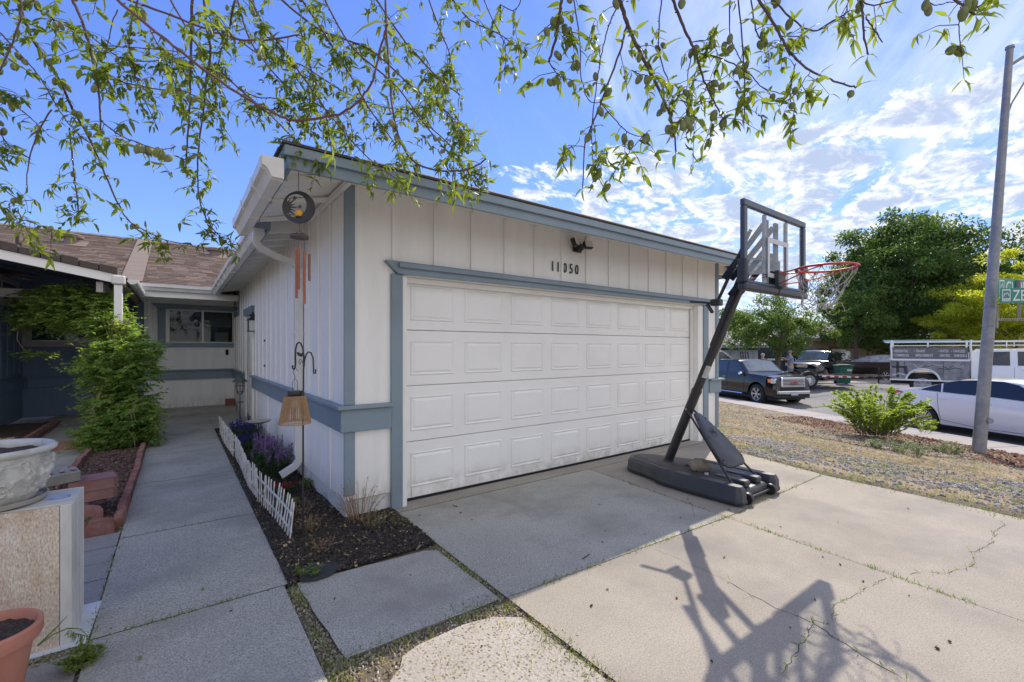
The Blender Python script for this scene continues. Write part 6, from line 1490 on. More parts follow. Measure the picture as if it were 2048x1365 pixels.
a0 = lpp(ztp - .35); m = MB(); m.tube([a0, a0 + CV * .25 + Vector((0, 0, .16)), a0 + CV * .9 + Vector((0, 0, .5)), a0 + CV * 2.1 + Vector((0, 0, .85)), a0 + CV * 2.6 + Vector((0, 0, .88))], [.035, .032, .03, .028, .028], 10)
m.tube([lpp(ztp - 1.5), lpp(ztp - 1.1) + CV * .12, lpp(ztp - .6) + CV * .38, a0 + CV * .9 + Vector((0, 0, .47))], .016, 8); m.build('arm', GALV, lp, smooth=True)
MB().obox(a0 + CV * 2.85 + Vector((0, 0, .86)), (.6, .26, .14), Matrix((CV, FV, Vector((0, 0, 1)))).transposed()).build('lamp_head', GALV, lp, bevel=.04)
zb1 = CH + (698 - 614) / 900 * 9.0; zb2 = CH + (698 - 653) / 900 * 9.0
for z in (zb1, zb2): MB().tube([lpp(z) + (CV * math.cos(t) + FV * math.sin(t)) * .098 for t in np.linspace(0, 6.283, 25)], .006, 6, False).build('band_clamp', GALV, lp)
# sign bracket and post
RUST = mat('rusty_steel', (.36, .36, .37), (.28, .20, .15), sc=5, rough=.7, metal=.2)
sg = thing('street_sign', 'green street name signs reading CUPRITE and ZEOLITE on a perforated bracket beside the lamp post', 'street sign', lpp(2.0) + CV * .14)
c1 = lpp((zb1 + zb2) / 2) + CV * .135; MB().obox(c1, (.05, .06, .46), Matrix((CV, FV, Vector((0, 0, 1)))).transposed()).build('bracket_plate', RUST, sg, bevel=.005)
zarm = CH + (698 - 639) / 900 * 9.0; s0 = lpp(zarm) + CV * .16; s1 = s0 + CV * .62
AR = MB().beam(s0, s1, .045, .045).build('bracket_arm', RUST, sg, bevel=.003)
for k in range(13): c = s0 + CV * (.04 + .045 * k) - FV * .0235; MB().tube([c, c - FV * .001], .010, 8).build('hole', DARK, AR)
p0 = s0 + CV * .50; p0 = p0 + FV * .05; PO = MB().beam(p0 + Vector((0, 0, -.02)), p0 + Vector((0, 0, .80)), .045, .045, up=(0, 1, 0)).build('sign_post', RUST, sg, bevel=.003)
for k in range(9): c = p0 + Vector((0, 0, .05 + .05 * k)) - FV * .0235; MB().tube([c, c - FV * .001], .010, 8).build('hole', DARK, PO)
SGN = mat('sign_green', (.01, .20, .13), (.012, .23, .15), sc=2, rough=.35, coat=.3); SGW = mat('sign_white', (.72, .74, .72), rough=.4)
def sign(u, v0, v1, t, word, tilt, label=None):
    a = at(u, v1, t=t); h_ = (v1 - v0) / 900 * t; r_ = (CV * math.cos(tilt) + FV * math.sin(tilt)); L_ = 1.15; n_ = r_.cross(Vector((0, 0, 1)))
    if n_.dot(FV) > 0: n_ = -n_
    M = Matrix((r_, -n_, Vector((0, 0, 1)))).transposed()
    b = MB().obox(a + r_ * L_ / 2 + Vector((0, 0, h_ / 2)), (L_, .008, h_), M).build('sign_plate', SGN, sg, bevel=.002)
    o = a + n_ * .0055
    ic = MB().obox(o + r_ * .10 + Vector((0, 0, h_ * .52)), (.135, .002, h_ * .80), M).build('city_badge', SGW, b)
    MB().obox(o + r_ * .10 + Vector((0, 0, h_ * .58)) + n_ * .0015, (.11, .002, h_ * .52), M).build('badge_field', SGN, b)
    m = MB(); pts = [o + n_ * .004 + r_ * (.10 + x) + Vector((0, 0, h_ * .56 + z * h_)) for x, z in ((-.045, -.12), (-.03, .10), (-.008, .02), (.012, .16), (.045, -.10))]
    for a_, b_ in zip(pts[:-1], pts[1:]): m.beam(a_, b_, .010, .002, up=n_)
    m.build('badge_mountains', SGW, b)
    text_mesh('badge_word', 'RENO', h_ * .20, frame(o + n_ * .001 + r_ * .045 + Vector((0, 0, h_ * .14)), r_, (0, 0, 1)), SGN, b, .001, .95)
    text_mesh('sign_word', word, h_ * 1.02, frame(o + n_ * .001 + r_ * .20 + Vector((0, 0, h_ * .16)), r_, (0, 0, 1)), SGW, b, .001, .66, .002)
sign(1996, 557, 594, 9.0, 'CUPRITE', R(14)); sign(2000, 577, 607, 8.65, 'ZEOLITE', R(-10))

# ---------------------------------------------------------------- two people across the street
SKIN = mat('skin', (.42, .22, .15), (.48, .27, .19), sc=6, rough=.6, local=True)
def person(label, loc, face, shirt, legs, hair, cap=None, pose='hands_up', H=1.78, shorts=True):
    r = thing('person', label, 'person', (0, 0, 0)); s = H / 1.78
    def chainmesh(name, verts, edges, rad, m):
        me = bpy.data.meshes.new(name); me.from_pydata([Vector(v) * s for v in verts], edges, []); o = link(name, me, r)
        sk = o.modifiers.new('skin', 'SKIN'); sk.use_smooth_shade = True
        for i, q in enumerate(rad): me.skin_vertices[0].data[i].radius = (q[0] * s, q[1] * s) if isinstance(q, tuple) else (q * s, q * s)
        me.skin_vertices[0].data[0].use_root = True
        o.modifiers.new('sub', 'SUBSURF').levels = 1; o.modifiers['sub'].render_levels = 1
        me.materials.append(m); return o
    # x forward, y left
    if pose == 'hands_up': sh_, el, ha = [(.02, q * .20, 1.43) for q in (1, -1)], [(.20, q * .24, 1.25) for q in (1, -1)], [(.40, q * .12, 1.38) for q in (1, -1)]
    else: sh_, el, ha = [(.0, q * .20, 1.42) for q in (1, -1)], [(.05, q * .27, 1.14) for q in (1, -1)], [(.20, q * .22, .92) for q in (1, -1)]
    V = [(0, 0, .98), (0, 0, 1.12), (.0, 0, 1.30), (-.01, 0, 1.44), (.01, 0, 1.52), (.03, 0, 1.60), (.03, 0, 1.71)]
    E = [(0, 1), (1, 2), (2, 3), (3, 4), (4, 5), (5, 6)]; Rr = [(.16, .12), (.145, .115), (.17, .12), (.10, .08), .055, (.078, .092), (.068, .080)]
    for q, (a, b, c) in enumerate(zip(sh_, el, ha)):
        n = len(V); V += [a, b, c, (c[0] + .06, c[1], c[2] + .02)]; E += [(3, n), (n, n + 1), (n + 1, n + 2), (n + 2, n + 3)]; Rr += [.058, .045, .032, .035]
    for q in (1, -1):
        n = len(V); V += [(.0, q * .10, .90), (.03, q * .12, .50), (-.01, q * .13, .10), (.0, q * .13, .05), (.14, q * .14, .04)]; E += [(0, n), (n, n + 1), (n + 1, n + 2), (n + 2, n + 3), (n + 3, n + 4)]; Rr += [.095, .062, .042, .045, .035]
    chainmesh('body', V, E, Rr, SKIN)
    V = [(0, 0, 1.0), (0, 0, 1.14), (0, 0, 1.30), (-.01, 0, 1.43), (.0, 0, 1.50)]; E = [(0, 1), (1, 2), (2, 3), (3, 4)]; Rr = [(.185, .150), (.165, .142), (.19, .14), (.13, .10), .07]
    for (a, b) in zip(sh_, el):
        n = len(V); bb = Vector(a).lerp(Vector(b), .75); V += [a, tuple(bb)]; E += [(3, n), (n, n + 1)]; Rr += [.080, .072]
    chainmesh('shirt', V, E, Rr, shirt)
    V = [(0, 0, 1.02), (0, 0, .93)]; E = [(0, 1)]; Rr = [(.175, .135), (.18, .14)]
    for q in (1, -1):
        n = len(V); V += [(.01, q * .10, .82), (.03, q * .125, .50 if shorts else .30)] + ([] if shorts else [(0, q * .13, .10)]); E += [(1, n), (n, n + 1)] + ([] if shorts else [(n + 1, n + 2)]); Rr += [.115, .095 if shorts else .08] + ([] if shorts else [.07])
    chainmesh('shorts' if shorts else 'trousers', V, E, Rr, legs)
    MB().ball((.012 * s, 0, 1.70 * s), .1, 16, 10, (1.02, .86, .95)).move(lambda p: p if p.z > 1.66 * s or p.x < 0 else p * 1).build('cap' if cap else 'hair', cap or hair, r, smooth=True)
    MB().ball((.115 * s, 0, 1.645 * s), .014, 8, 6).build('nose', SKIN, r, smooth=True)
    for q in (1, -1):
        MB().ball((.025 * s, q * .083 * s, 1.645 * s), .018, 8, 6, (.8, .4, 1.2)).build('ear', SKIN, r, smooth=True)
        MB().box(-.06 * s, .16 * s, (q * .13 - .05) * s, (q * .13 + .05) * s, 0, .08 * s).build('shoe', mat('shoe_dark', (.03, .03, .03), rough=.7), r, bevel=.02)
    r.location = loc; r.rotation_euler = (0, 0, face); return r
GT = mat('grey_shirt', (.22, .25, .31), (.27, .30, .36), sc=4, rough=.9, local=True); HV = mat('lime_shirt', (.22, .60, .03), (.28, .72, .05), sc=3, rough=.8, local=True)
SHO = mat('beige_shorts', (.36, .30, .24), (.42, .36, .29), sc=6, rough=.9, local=True); BALD = mat('short_grey_hair', (.30, .20, .16), rough=.8)
p = FT(1581, 698, 24.5); person('man in grey shirt and beige shorts standing by the trailer gate', (p.x, p.y, -.44), math.atan2(-CV.y, -CV.x) + R(-12), GT, SHO, BALD, None, 'hands_up', 1.80)
p = FT(1526, 698, 23.6); person('person in a bright lime shirt and pale cap behind the black pickup', (p.x, p.y, -.52), math.atan2(FV.y, FV.x) + R(10), HV, mat('dark_trousers', (.03, .035, .05), rough=.9), BALD, mat('pale_cap', (.45, .43, .38), rough=.9), 'down', 1.72, False)
# ---------------------------------------------------------------- foliage tools
def leaf_quads(P, D, Nn, ln, wd, fold=.25, curl=.0, rng=nr, seg=2):
    """lens-shaped leaves; P base points, D direction, Nn rough normal (all (n,3)); returns V,F"""
    n = len(P); D = D / np.linalg.norm(D, axis=1, keepdims=True)
    S = np.cross(D, Nn); S /= np.linalg.norm(S, axis=1, keepdims=True) + 1e-9; U = np.cross(S, D)
    ln = np.broadcast_to(ln, (n,))[:, None]; wd = np.broadcast_to(wd, (n,))[:, None]; cu = np.broadcast_to(curl, (n,))[:, None]
    if seg == 1:
        V = np.stack([P, P + D * ln * .45 + S * wd / 2 + U * wd * fold, P + D * ln, P + D * ln * .45 - S * wd / 2 + U * wd * fold], 1)
        F = np.array([[0, 1, 2, 3]]); k = 4
    else:
        # 3 stations along the midrib, curved downwards
        def mid(t): return P + D * ln * t - U * ln * cu * t * t
        V = np.stack([mid(0), mid(.35) + S * wd / 2 + U * wd * fold, mid(.38), mid(.35) - S * wd / 2 + U * wd * fold, mid(.72) + S * wd * .36 + U * wd * fold * .7, mid(.74), mid(.72) - S * wd * .36 + U * wd * fold * .7, mid(1.)], 1)
        F = np.array([[0, 1, 2, 2], [0, 2, 3, 3], [1, 4, 5, 2], [2, 5, 6, 3], [4, 7, 5, 5], [5, 7, 6, 6]]); k = 8
    base = np.arange(n)[:, None, None] * k
    FF = (F[None] + base).reshape(-1, 4)
    return V.reshape(-1, 3), FF
def tri_split(FF):
    a = FF[FF[:, 2] != FF[:, 3]]; b = FF[FF[:, 2] == FF[:, 3]][:, :3]
    return np.concatenate([a[:, [0, 1, 2]], a[:, [0, 2, 3]], b])
def leafmesh(name, V, FF, m): return npmesh(name, V, tri_split(FF), m)
def randdir(n, up=0.):
    v = nr.normal(size=(n, 3)); v[:, 2] += up; return v / np.linalg.norm(v, axis=1, keepdims=True)

# ---------------------------------------------------------------- street trees
def tree(name, label, base, height, spread, z_low, mat_leaf, mat_bark, nleaf, seed, leaf=.16, clumps=70, lean=0, top_taper=.7, trunk_r=.16, stems=1, hang=0., cat='tree', flat=1.0):
    rng = np.random.default_rng(seed); base = Vector(base)
    t = thing(name, label, cat, base)
    cz = z_low + (height - z_low) * .48; rz_ = (height - z_low) / 2
    # lobes: clump centres inside an uneven crown
    C = []
    while len(C) < clumps:
        v = rng.normal(size=3); v /= np.linalg.norm(v); rr = rng.random() ** .38
        p = v * rr; w_ = 1 - (1 - top_taper) * max(0, p[2]) ** 1.3
        wob = 1 + .34 * mnoise.noise(Vector(v.tolist()) * 1.7 + Vector((seed, 0, 0))) + .24 * mnoise.noise(Vector(v.tolist()) * 4 + Vector((seed, 5, 0)))
        C.append((p[0] * spread * w_ * wob, p[1] * spread * w_ * wob, cz + p[2] * rz_ * wob))
    C = np.array(C); csz = spread * (.10 + .17 * rng.random(len(C)))
    k = rng.integers(0, len(C), nleaf)
    v = rng.normal(size=(nleaf, 3)); v /= np.linalg.norm(v, axis=1, keepdims=True); rr = rng.random(nleaf) ** .55
    P = C[k] + v * (rr * csz[k])[:, None] * np.array([1, 1, .72 * flat]); P[:, 2] = np.maximum(P[:, 2], z_low * .7 + .3 * rng.random(nleaf))
    D = rng.normal(size=(nleaf, 3)) + v * .9; D[:, 2] -= .35 + hang
    V, F = leaf_quads(P + np.array(base)[None], D, rng.normal(size=(nleaf, 3)) + np.array([0, 0, 1.3]), leaf * (.6 + .8 * rng.random(nleaf)), leaf * .5 * (.6 + .7 * rng.random(nleaf)), seg=1)
    og = np.array(ORG[t.name]); o = link('crown', leafmesh('crown', V - og, F, mat_leaf), t)
    # trunk and limbs
    for s in range(stems):
        m = MB(); a0 = rng.random() * 6.28; off = Vector((math.cos(a0), math.sin(a0), 0)) * (.25 if stems > 1 else 0)
        tp = Vector((lean + off.x * 3, off.y * 3, cz + rz_ * .3)); pts = [base + off * .4, base + off + Vector((0, 0, z_low * .6)), base + off * 1.5 + Vector((lean * .4, 0, z_low + .2)), base + tp]
        m.tube(pts, [trunk_r * 1.25, trunk_r, trunk_r * .8, trunk_r * .2], 10)
        m.build('trunk', mat_bark, t, smooth=True)
        for q in range(9):
            c = Vector(C[rng.integers(0, len(C))].tolist()) + base; st = pts[1].lerp(pts[3], .1 + .6 * rng.random()); md = st.lerp(c, .5) + Vector((0, 0, -.1 + .3 * rng.random()))
            MB().tube([st, md, c], [trunk_r * .38, trunk_r * .22, .012], 6).build('limb', mat_bark, t, smooth=True)
    return t
BARK = mat('bark_brown', (.10, .075, .06), (.17, .13, .105), sc=12, rough=.95, bump=1.5, bsc=40, stretch=(1, 1, .3))
LG1 = leafmat('leaf_mid_green', (.07, .13, .03), (.16, .235, .06), sc=1.2, tr=.45, tcol=(1.6, 1.6, .8))
LG2 = leafmat('leaf_deep_green', (.055, .115, .034), (.13, .205, .06), sc=.9, tr=.45, tcol=(1.6, 1.6, .8))
LG3 = leafmat('leaf_yellow_green', (.24, .30, .04), (.52, .52, .07), sc=.9, tr=.65, tcol=(1.7, 1.7, .7))
LG4 = leafmat('leaf_dark_cypress', (.03, .07, .02), (.05, .10, .025), sc=1)
pA = FT(1546, 698, 27); tree('street_tree', 'airy green street tree with several stems standing behind the two people', (pA.x, pA.y, -.45), 4.9, 2.75, 1.75, LG1, BARK, 16000, 3, leaf=.15, clumps=75, trunk_r=.16, stems=2)
pB = FT(1815, 698, 34); tree('street_tree', 'largest dark green tree rising over the tan house', (pB.x, pB.y, -.35), 12.2, 5.9, .9, LG2, BARK, 62000, 11, leaf=.27, clumps=260, trunk_r=.32, stems=2, top_taper=.62)
pB2 = FT(1712, 698, 31); tree('street_tree', 'smaller green tree at the left foot of the large dark one', (pB2.x, pB2.y, -.38), 6.2, 2.6, 2.0, LG1, BARK, 15000, 21, leaf=.18, clumps=70, trunk_r=.15)
pC = FT(2030, 698, 26); tree('street_tree', 'yellow green honey locust behind the street signs', (pC.x, pC.y, -.4), 7.5, 3.5, 1.75, LG3, BARK, 26000, 17, leaf=.16, clumps=110, trunk_r=.17, flat=.6)
pC2 = FT(1940, 698, 27.5); tree('street_tree', 'lower golden green tree spreading over the service truck', (pC2.x, pC2.y, -.4), 4.9, 2.6, 1.9, LG3, BARK, 15000, 19, leaf=.15, clumps=60, trunk_r=.12, flat=.5)
pD = FT(2062, 698, 38); tree('tall_tree', 'dark narrow tree top at the right edge of the picture', (pD.x, pD.y, -.3), 11.4, 2.4, 2, LG4, BARK, 14000, 29, leaf=.2, clumps=70, trunk_r=.2, top_taper=.4)
pE = FT(1480, 698, 44); tree('street_tree', 'distant green tree over the grey house roof', (pE.x, pE.y, -.3), 5.4, 3.2, 1.5, LG2, BARK, 9000, 31, leaf=.25, clumps=50, trunk_r=.2)
pF = FT(1890, 698, 52); tree('street_tree', 'farthest green tree filling the gap behind the pale roof', (pF.x, pF.y, -.3), 8.5, 6.5, 1.0, LG2, BARK, 16000, 37, leaf=.35, clumps=90, trunk_r=.3)

# ---------------------------------------------------------------- leafy shrub in the dry bed by the pavement
SHRB = leafmat('shrub_leaf', (.13, .20, .035), (.36, .42, .09), sc=6, tr=.5)
def shrub(name, label, base, h, r_, nst, lm, leaf, per, seed, cat='shrub', arch=.5, stemm=None, wd=.42, curl=.2):
    rng = np.random.default_rng(seed); base = Vector(base); t = thing(name, label, cat, base); m = MB(); P, D, Nn = [], [], []
    for s in range(nst):
        a = rng.random() * 6.28; rr = r_ * (.25 + .75 * rng.random() ** .6); hh = h * (.45 + .55 * rng.random()) * (1 - .35 * (rr / r_) ** 2)
        b0 = base + Vector((math.cos(a), math.sin(a), 0)) * r_ * .38 * rng.random(); tip = base + Vector((math.cos(a) * rr, math.sin(a) * rr, hh)); md = b0.lerp(tip, .5) + Vector((0, 0, hh * .18))
        pts = [b0, b0.lerp(md, .5), md, md.lerp(tip, .5) + Vector((0, 0, .03 * h)), tip]; rs = min(1., h * 1.1); m.tube(pts, [.006 * rs, .005 * rs, .004 * rs, .003 * rs, .002 * rs], 5)
        for q in range(per):
            u_ = .12 + .88 * rng.random() ** .8; i = min(3, int(u_ * 4)); c = pts[i].lerp(pts[i + 1], u_ * 4 - i); d = Vector(rng.normal(size=3).tolist()); d.z = abs(d.z) * .5 + .1
            P.append(c[:]); D.append(d.normalized()[:]); Nn.append((rng.normal() * .4, rng.normal() * .4, 1))
    m.build('stem', stemm or BARK, t, kind='stuff')
    n = len(P); V, F = leaf_quads(np.array(P), np.array(D), np.array(Nn), leaf * (.6 + .7 * rng.random(n)), leaf * wd * (.7 + .5 * rng.random(n)), curl=curl, seg=2)
    o = link('foliage', leafmesh('foliage', V - np.array(ORG[t.name]), F, lm), t); return t
b = at(1750, 868, z=-.50); shrub('leafy_shrub', 'bright green leafy shrub in the dry bed in front of the white sedan', (b.x, b.y, -.52), 1.25, 1.0, 110, SHRB, .075, 60, 5, wd=.62, curl=.1)
b = at(1672, 830, z=-.50); shrub('leafy_shrub', 'single tall sprout at the left end of the bright shrub', (b.x + .1, b.y - .1, -.52), .85, .18, 5, SHRB, .07, 16, 8)
b = at(1850, 868, z=-.52); shrub('leafy_shrub', 'low bright side shoot right of the green shrub by the sedan wheel', (b.x, b.y, -.50), .45, .35, 10, SHRB, .07, 30, 9)
SAGE = leafmat('sage_leaf', (.14, .19, .10), (.24, .29, .16), sc=8, tr=.3)
for i, (u, v, s) in enumerate(((1800, 905, .34), (1835, 915, .30), (1880, 893, .28), (1905, 895, .30), (1750, 895, .22))):
    b = at(u, v, z=-.45); shrub('sage_clump', ['grey green sage clump in front of the bright shrub', 'grey green sage clump right of centre before the bright shrub', 'low sage tuft halfway to the lamp post', 'sage tuft just left of the lamp post', 'small sage sprig under the bright shrub'][i], (b.x, b.y, zt(b.x, b.y)), s, s * .7, 26, SAGE, .05, 20, 40 + i, cat='plant', wd=.2)

# ---------------------------------------------------------------- climbing vine on the porch post
VINE = leafmat('vine_leaf', (.10, .18, .06), (.30, .38, .11), sc=4, tr=.5)
vt = thing('climbing_vine', 'bushy green climbing vine smothering the white porch post and roof edge', 'vine', (-.75, 9.2, 0))
rng = np.random.default_rng(77); P, D, Nn = [], [], []; m = MB()
vb = []
def blob(u, v, t, ru, rv, n): 
    c = at(u, v, t=t); 
    for _ in range(n):
        q = rng.normal(size=3); q /= np.linalg.norm(q); q *= rng.random() ** .45
        vb.append(c + CV * (q[0] * ru / 900 * t) + FV * (q[1] * ru * .8 / 900 * t) + Vector((0, 0, q[2] * rv / 900 * t)))
for args in ((240, 690, 7.0, 50, 34, 210), (232, 735, 6.9, 72, 48, 360), (238, 800, 6.8, 62, 50, 290), (248, 850, 6.6, 60, 42, 240), (222, 875, 6.5, 52, 26, 140), (205, 640, 7.2, 36, 42, 150), (225, 655, 7.1, 40, 30, 110), (200, 612, 7.3, 42, 24, 90), (140, 610, 7.3, 60, 38, 230), (90, 600, 7.4, 50, 30, 140), (60, 630, 7.5, 40, 30, 90), (135, 640, 7.3, 70, 25, 100), (290, 700, 6.9, 25, 22, 50), (285, 840, 6.7, 28, 50, 80), (160, 590, 7.3, 50, 22, 90), (68, 707, 7.2, 12, 9, 12)): blob(*args)
for c in vb:
    ax = Vector((rng.normal(), rng.normal(), rng.normal() * .35 - .05)).normalized(); L_ = .14 + .14 * rng.random(); sd_ = ax.cross(Vector((0, 0, 1))).normalized(); np_ = 5 + int(rng.random() * 3)
    for k in range(np_):
        q = c + ax * (L_ * (k + .5) / np_) + Vector((0, 0, -.05 * (k / np_) ** 2))
        for s in (-1, 1): P.append(q[:]); D.append((sd_ * s + ax * .45 + Vector((0, 0, -.25)))[:]); Nn.append((rng.normal() * .9, rng.normal() * .9, 1))
    P.append((c + ax * L_)[:]); D.append(ax[:]); Nn.append((0, 0, 1))
n = len(P); V, F = leaf_quads(np.array(P), np.array(D), np.array(Nn), .062 * (.6 + .8 * rng.random(n)), .036 * (.8 + .5 * rng.random(n)), seg=1)
og = np.array(ORG[vt.name]); o = link('foliage', leafmesh('foliage', V - og, F, VINE), vt); o['kind'] = 'stuff'
STEM = mat('vine_stem', (.26, .19, .11), (.34, .26, .16), sc=9, rough=.8)
for k in range(16):
    a = rng.random() * 6.28; x0, y0 = -.76 + .18 * math.cos(a), 9.0 + .2 * math.sin(a)
    MB().tube([(x0, y0, 0), (x0 + rng.normal() * .10, y0 + rng.normal() * .08, .6), (-.74 + rng.normal() * .12, 9.25, 1.2), (-.74 + rng.normal() * .10, 9.3, 1.9)], [.012, .010, .008, .005], 6).build('vine_stem', STEM, vt, smooth=True)
MB().tube([at(70, 640, t=7.5), at(37, 650, t=7.4), at(34, 680, t=7.3), at(52, 705, t=7.25), at(72, 712, t=7.2)], [.012, .011, .009, .007, .004], 6).build('vine_stem', STEM, vt, smooth=True)
for k in range(6):
    a = at(rng.uniform(150, 300), rng.uniform(770, 880), t=6.4); MB().tube([a, a + CV * rng.uniform(-.2, .2) + Vector((0, 0, -.12)), a + CV * rng.uniform(-.3, .3) + Vector((0, 0, -.38))], [.004, .004, .002], 5).build('dry_twig', STEM, vt)

# ---------------------------------------------------------------- flowers in the bed
PUR = leafmat('purple_bloom', (.27, .15, .34), (.44, .28, .50), sc=30, tr=.3, tcol=(1.1, .8, 1.2)); BLU = leafmat('blue_bloom', (.04, .03, .22), (.08, .06, .34), sc=30, tr=.3, tcol=(1, .9, 1.2))
HERB = leafmat('herb_leaf', (.035, .075, .02), (.07, .14, .035), sc=12, tr=.35)
def salvia(label, c, r_, h, nst, bloom, seed, spike=.14):
    rng = np.random.default_rng(seed); t = thing('salvia', label, 'flowering plant', (c[0], c[1], 0)); Pl, Dl, Pb, Db = [], [], [], []; m = MB()
    for s in range(nst):
        a, rr = rng.random() * 6.28, r_ * rng.random() ** .5; x, y = c[0] + rr * math.cos(a) * .62, c[1] + rr * math.sin(a) * 1.3
        x = min(x, WX - .05); x = max(x, .70)
        hh = h * (.7 + .35 * rng.random()); tx, ty = x + rng.normal() * .03, y + rng.normal() * .04; m.tube([(x, y, 0), ((x + tx) / 2, (y + ty) / 2, hh * .5), (tx, ty, hh)], [.003, .0025, .0015], 4)
        for q in range(22): u_ = rng.random() * .72; Pl.append((x + (tx - x) * u_ + rng.normal() * .02, y + (ty - y) * u_ + rng.normal() * .02, hh * u_)); Dl.append((rng.normal(), rng.normal(), .25))
        for q in range(26): u_ = rng.random(); zz = hh - spike * u_; Pb.append((tx + rng.normal() * .005, ty + rng.normal() * .005, zz)); Db.append((rng.normal(), rng.normal(), .7))
    m.build('stem', HERB, t, kind='stuff'); og = np.array(ORG[t.name])
    n = len(Pl); V, F = leaf_quads(np.array(Pl), np.array(Dl), np.tile([0, 0, 1.], (n, 1)) + rng.normal(size=(n, 3)) * .4, .05, .016, seg=1); o = link('foliage', leafmesh('foliage', V - og, F, HERB), t)
    n = len(Pb); V, F = leaf_quads(np.array(Pb), np.array(Db), rng.normal(size=(n, 3)), .018, .011, seg=1); o = link('blooms', leafmesh('blooms', V - og, F, bloom), t)
salvia('purple salvia in bloom by the downspout behind the picket fence', (.93, 5.95), .30, .36, 60, PUR, 1); salvia('purple salvia patch just beyond the first, below the bird bath', (.92, 6.65), .25, .33, 50, PUR, 2)
salvia('dark blue salvia at the far end of the flower bed', (.88, 8.3), .34, .30, 60, BLU, 3, .09); salvia('blue flowering clump near the fence beside the stake lantern', (.80, 7.5), .22, .22, 30, BLU, 4, .07)
REDF = leafmat('red_bloom', (.28, .01, .02), (.45, .03, .04), sc=30, tr=.2, tcol=(1.2, .3, .3))
salvia('low red flowering plant in the mulch in front of the purple salvia', (.86, 5.0), .12, .10, 14, REDF, 6, .03)

# ---------------------------------------------------------------- ground litter
def scatter_chips(name, n, fn, m, size, zf, seed, flat=.3, parent=None, label=None, kind='stuff', tilt=.5):
    rng = np.random.default_rng(seed); P = fn(rng, n); n = len(P); a = rng.random(n) * 6.28; L_ = size * (.4 + 1.1 * rng.random(n)); w_ = L_ * (.35 + .5 * rng.random(n)); h = L_ * flat * (.6 + .8 * rng.random(n))
    ca, sa = np.cos(a), np.sin(a); tl = rng.normal(size=n) * tilt
    cs = []
    for (sx, sy, sz) in ((-1, -1, 0), (1, -.7, 0), (.8, 1, 0), (-.9, .8, 0), (-.7, -.6, 1), (.7, -.5, 1), (.5, .7, 1), (-.6, .6, 1)):
        lx = sx * L_ / 2; ly = sy * w_ / 2; lz = sz * h + lx * tl * .5
        cs.append(np.stack([P[:, 0] + lx * ca - ly * sa, P[:, 1] + lx * sa + ly * ca, P[:, 2] + lz], 1))
    V = np.stack(cs, 1).reshape(-1, 3); F = np.array([[4, 5, 6, 7], [0, 1, 5, 4], [1, 2, 6, 5], [2, 3, 7, 6], [3, 0, 4, 7]]); FF = (F[None] + np.arange(n)[:, None, None] * 8).reshape(-1, 4)
    o = link(name, npmesh(name, V, FF, m)); o['kind'] = kind; return o
def chipmat(name, cols, rough=.95):
    m = bpy.data.materials.new(name); m.use_nodes = True; nt = m.node_tree; b = nt.nodes['Principled BSDF']; b.inputs['Roughness'].default_value = rough
    g = nt.nodes.new('ShaderNodeNewGeometry'); cr = nt.nodes.new('ShaderNodeValToRGB'); nt.links.new(g.outputs['Random Per Island'], cr.inputs[0]); e = cr.color_ramp.elements
    e[0].position = 0; e[0].color = (*cols[0], 1); e[1].position = 1; e[1].color = (*cols[-1], 1)
    for i, c in enumerate(cols[1:-1]): q = e.new((i + 1) / (len(cols) - 1)); q.color = (*c, 1)
    nt.links.new(cr.outputs[0], b.inputs[0]); return m
BARKC = chipmat('bark_chips', [(.015, .014, .013), (.04, .035, .03), (.06, .045, .035), (.02, .018, .017), (.10, .075, .055)])
def in_mulch(rng, n):
    x = rng.uniform(.57, 1.56, n * 2); y = np.where(rng.random(n * 2) < .55, rng.uniform(3.02, 4.6, n * 2), rng.uniform(3.6, 9.7, n * 2)); k = [in_bed(a, b) for a, b in zip(x, y)]; x, y = x[k][:n], y[k][:n]
    return np.stack([x, y, np.full(len(x), .008) + .008 * rng.random(len(x))], 1)
scatter_chips('mulch_chips', 17000, in_mulch, BARKC, .019, None, 1, .3, tilt=1.)
scatter_chips('bed_straw', 1500, in_mulch, chipmat('bed_straw_mat', [(.30, .22, .12), (.42, .34, .20), (.16, .12, .07), (.20, .22, .08)]), .030, None, 51, .06, tilt=1.)
def in_vb(rng, n): return np.stack([rng.uniform(-.93, -.42, n), rng.uniform(4.82, 9.6, n), .015 + .01 * rng.random(n)], 1)
scatter_chips('red_bark_chips', 3500, in_vb, chipmat('red_bark', [(.05, .03, .025), (.12, .06, .045), (.16, .10, .07), (.07, .05, .04), (.22, .15, .11)]), .032, None, 2, .25)
def yard_pts(rng, n, gmask):
    out = []
    while len(out) < n:
        x = rng.uniform(5.6, 17); y = rng.uniform(-1.5, 12)
        if kdist(x, y) > .36: continue
        x0 = 6.05 if y < 2 else 6.1 + (y - 2) * .33
        if x < x0 - .05: continue
        pr = 1.0 if x < 9.5 else .5
        if rng.random() > pr * gmask(x, y): continue
        out.append((x, y, zt(x, y) + .022 * fbm(x, y, 1.6) + .012 * fbm(x, y, 6)))
    return np.array(out)
def gravelly(x, y):
    # gravel runs in a broad band along the drive and round the corner of the garage
    d = x - (6.0 + (0 if y < 2 else (y - 2) * .33)); n_ = fbm(x, y, .9)
    return max(.05, min(1., (1.0 if .1 < d < 2.0 + n_ * 1.8 else .22) * (.45 + 1.1 * fbm(x + 5, y, 1.7))))
GRV = chipmat('gravel_stones', [(.14, .15, .16), (.26, .27, .28), (.40, .40, .39), (.20, .20, .20), (.34, .31, .27), (.50, .49, .47)])
scatter_chips('gravel', 27000, lambda r_, n: yard_pts(r_, n, gravelly), GRV, .026, None, 3, .5)
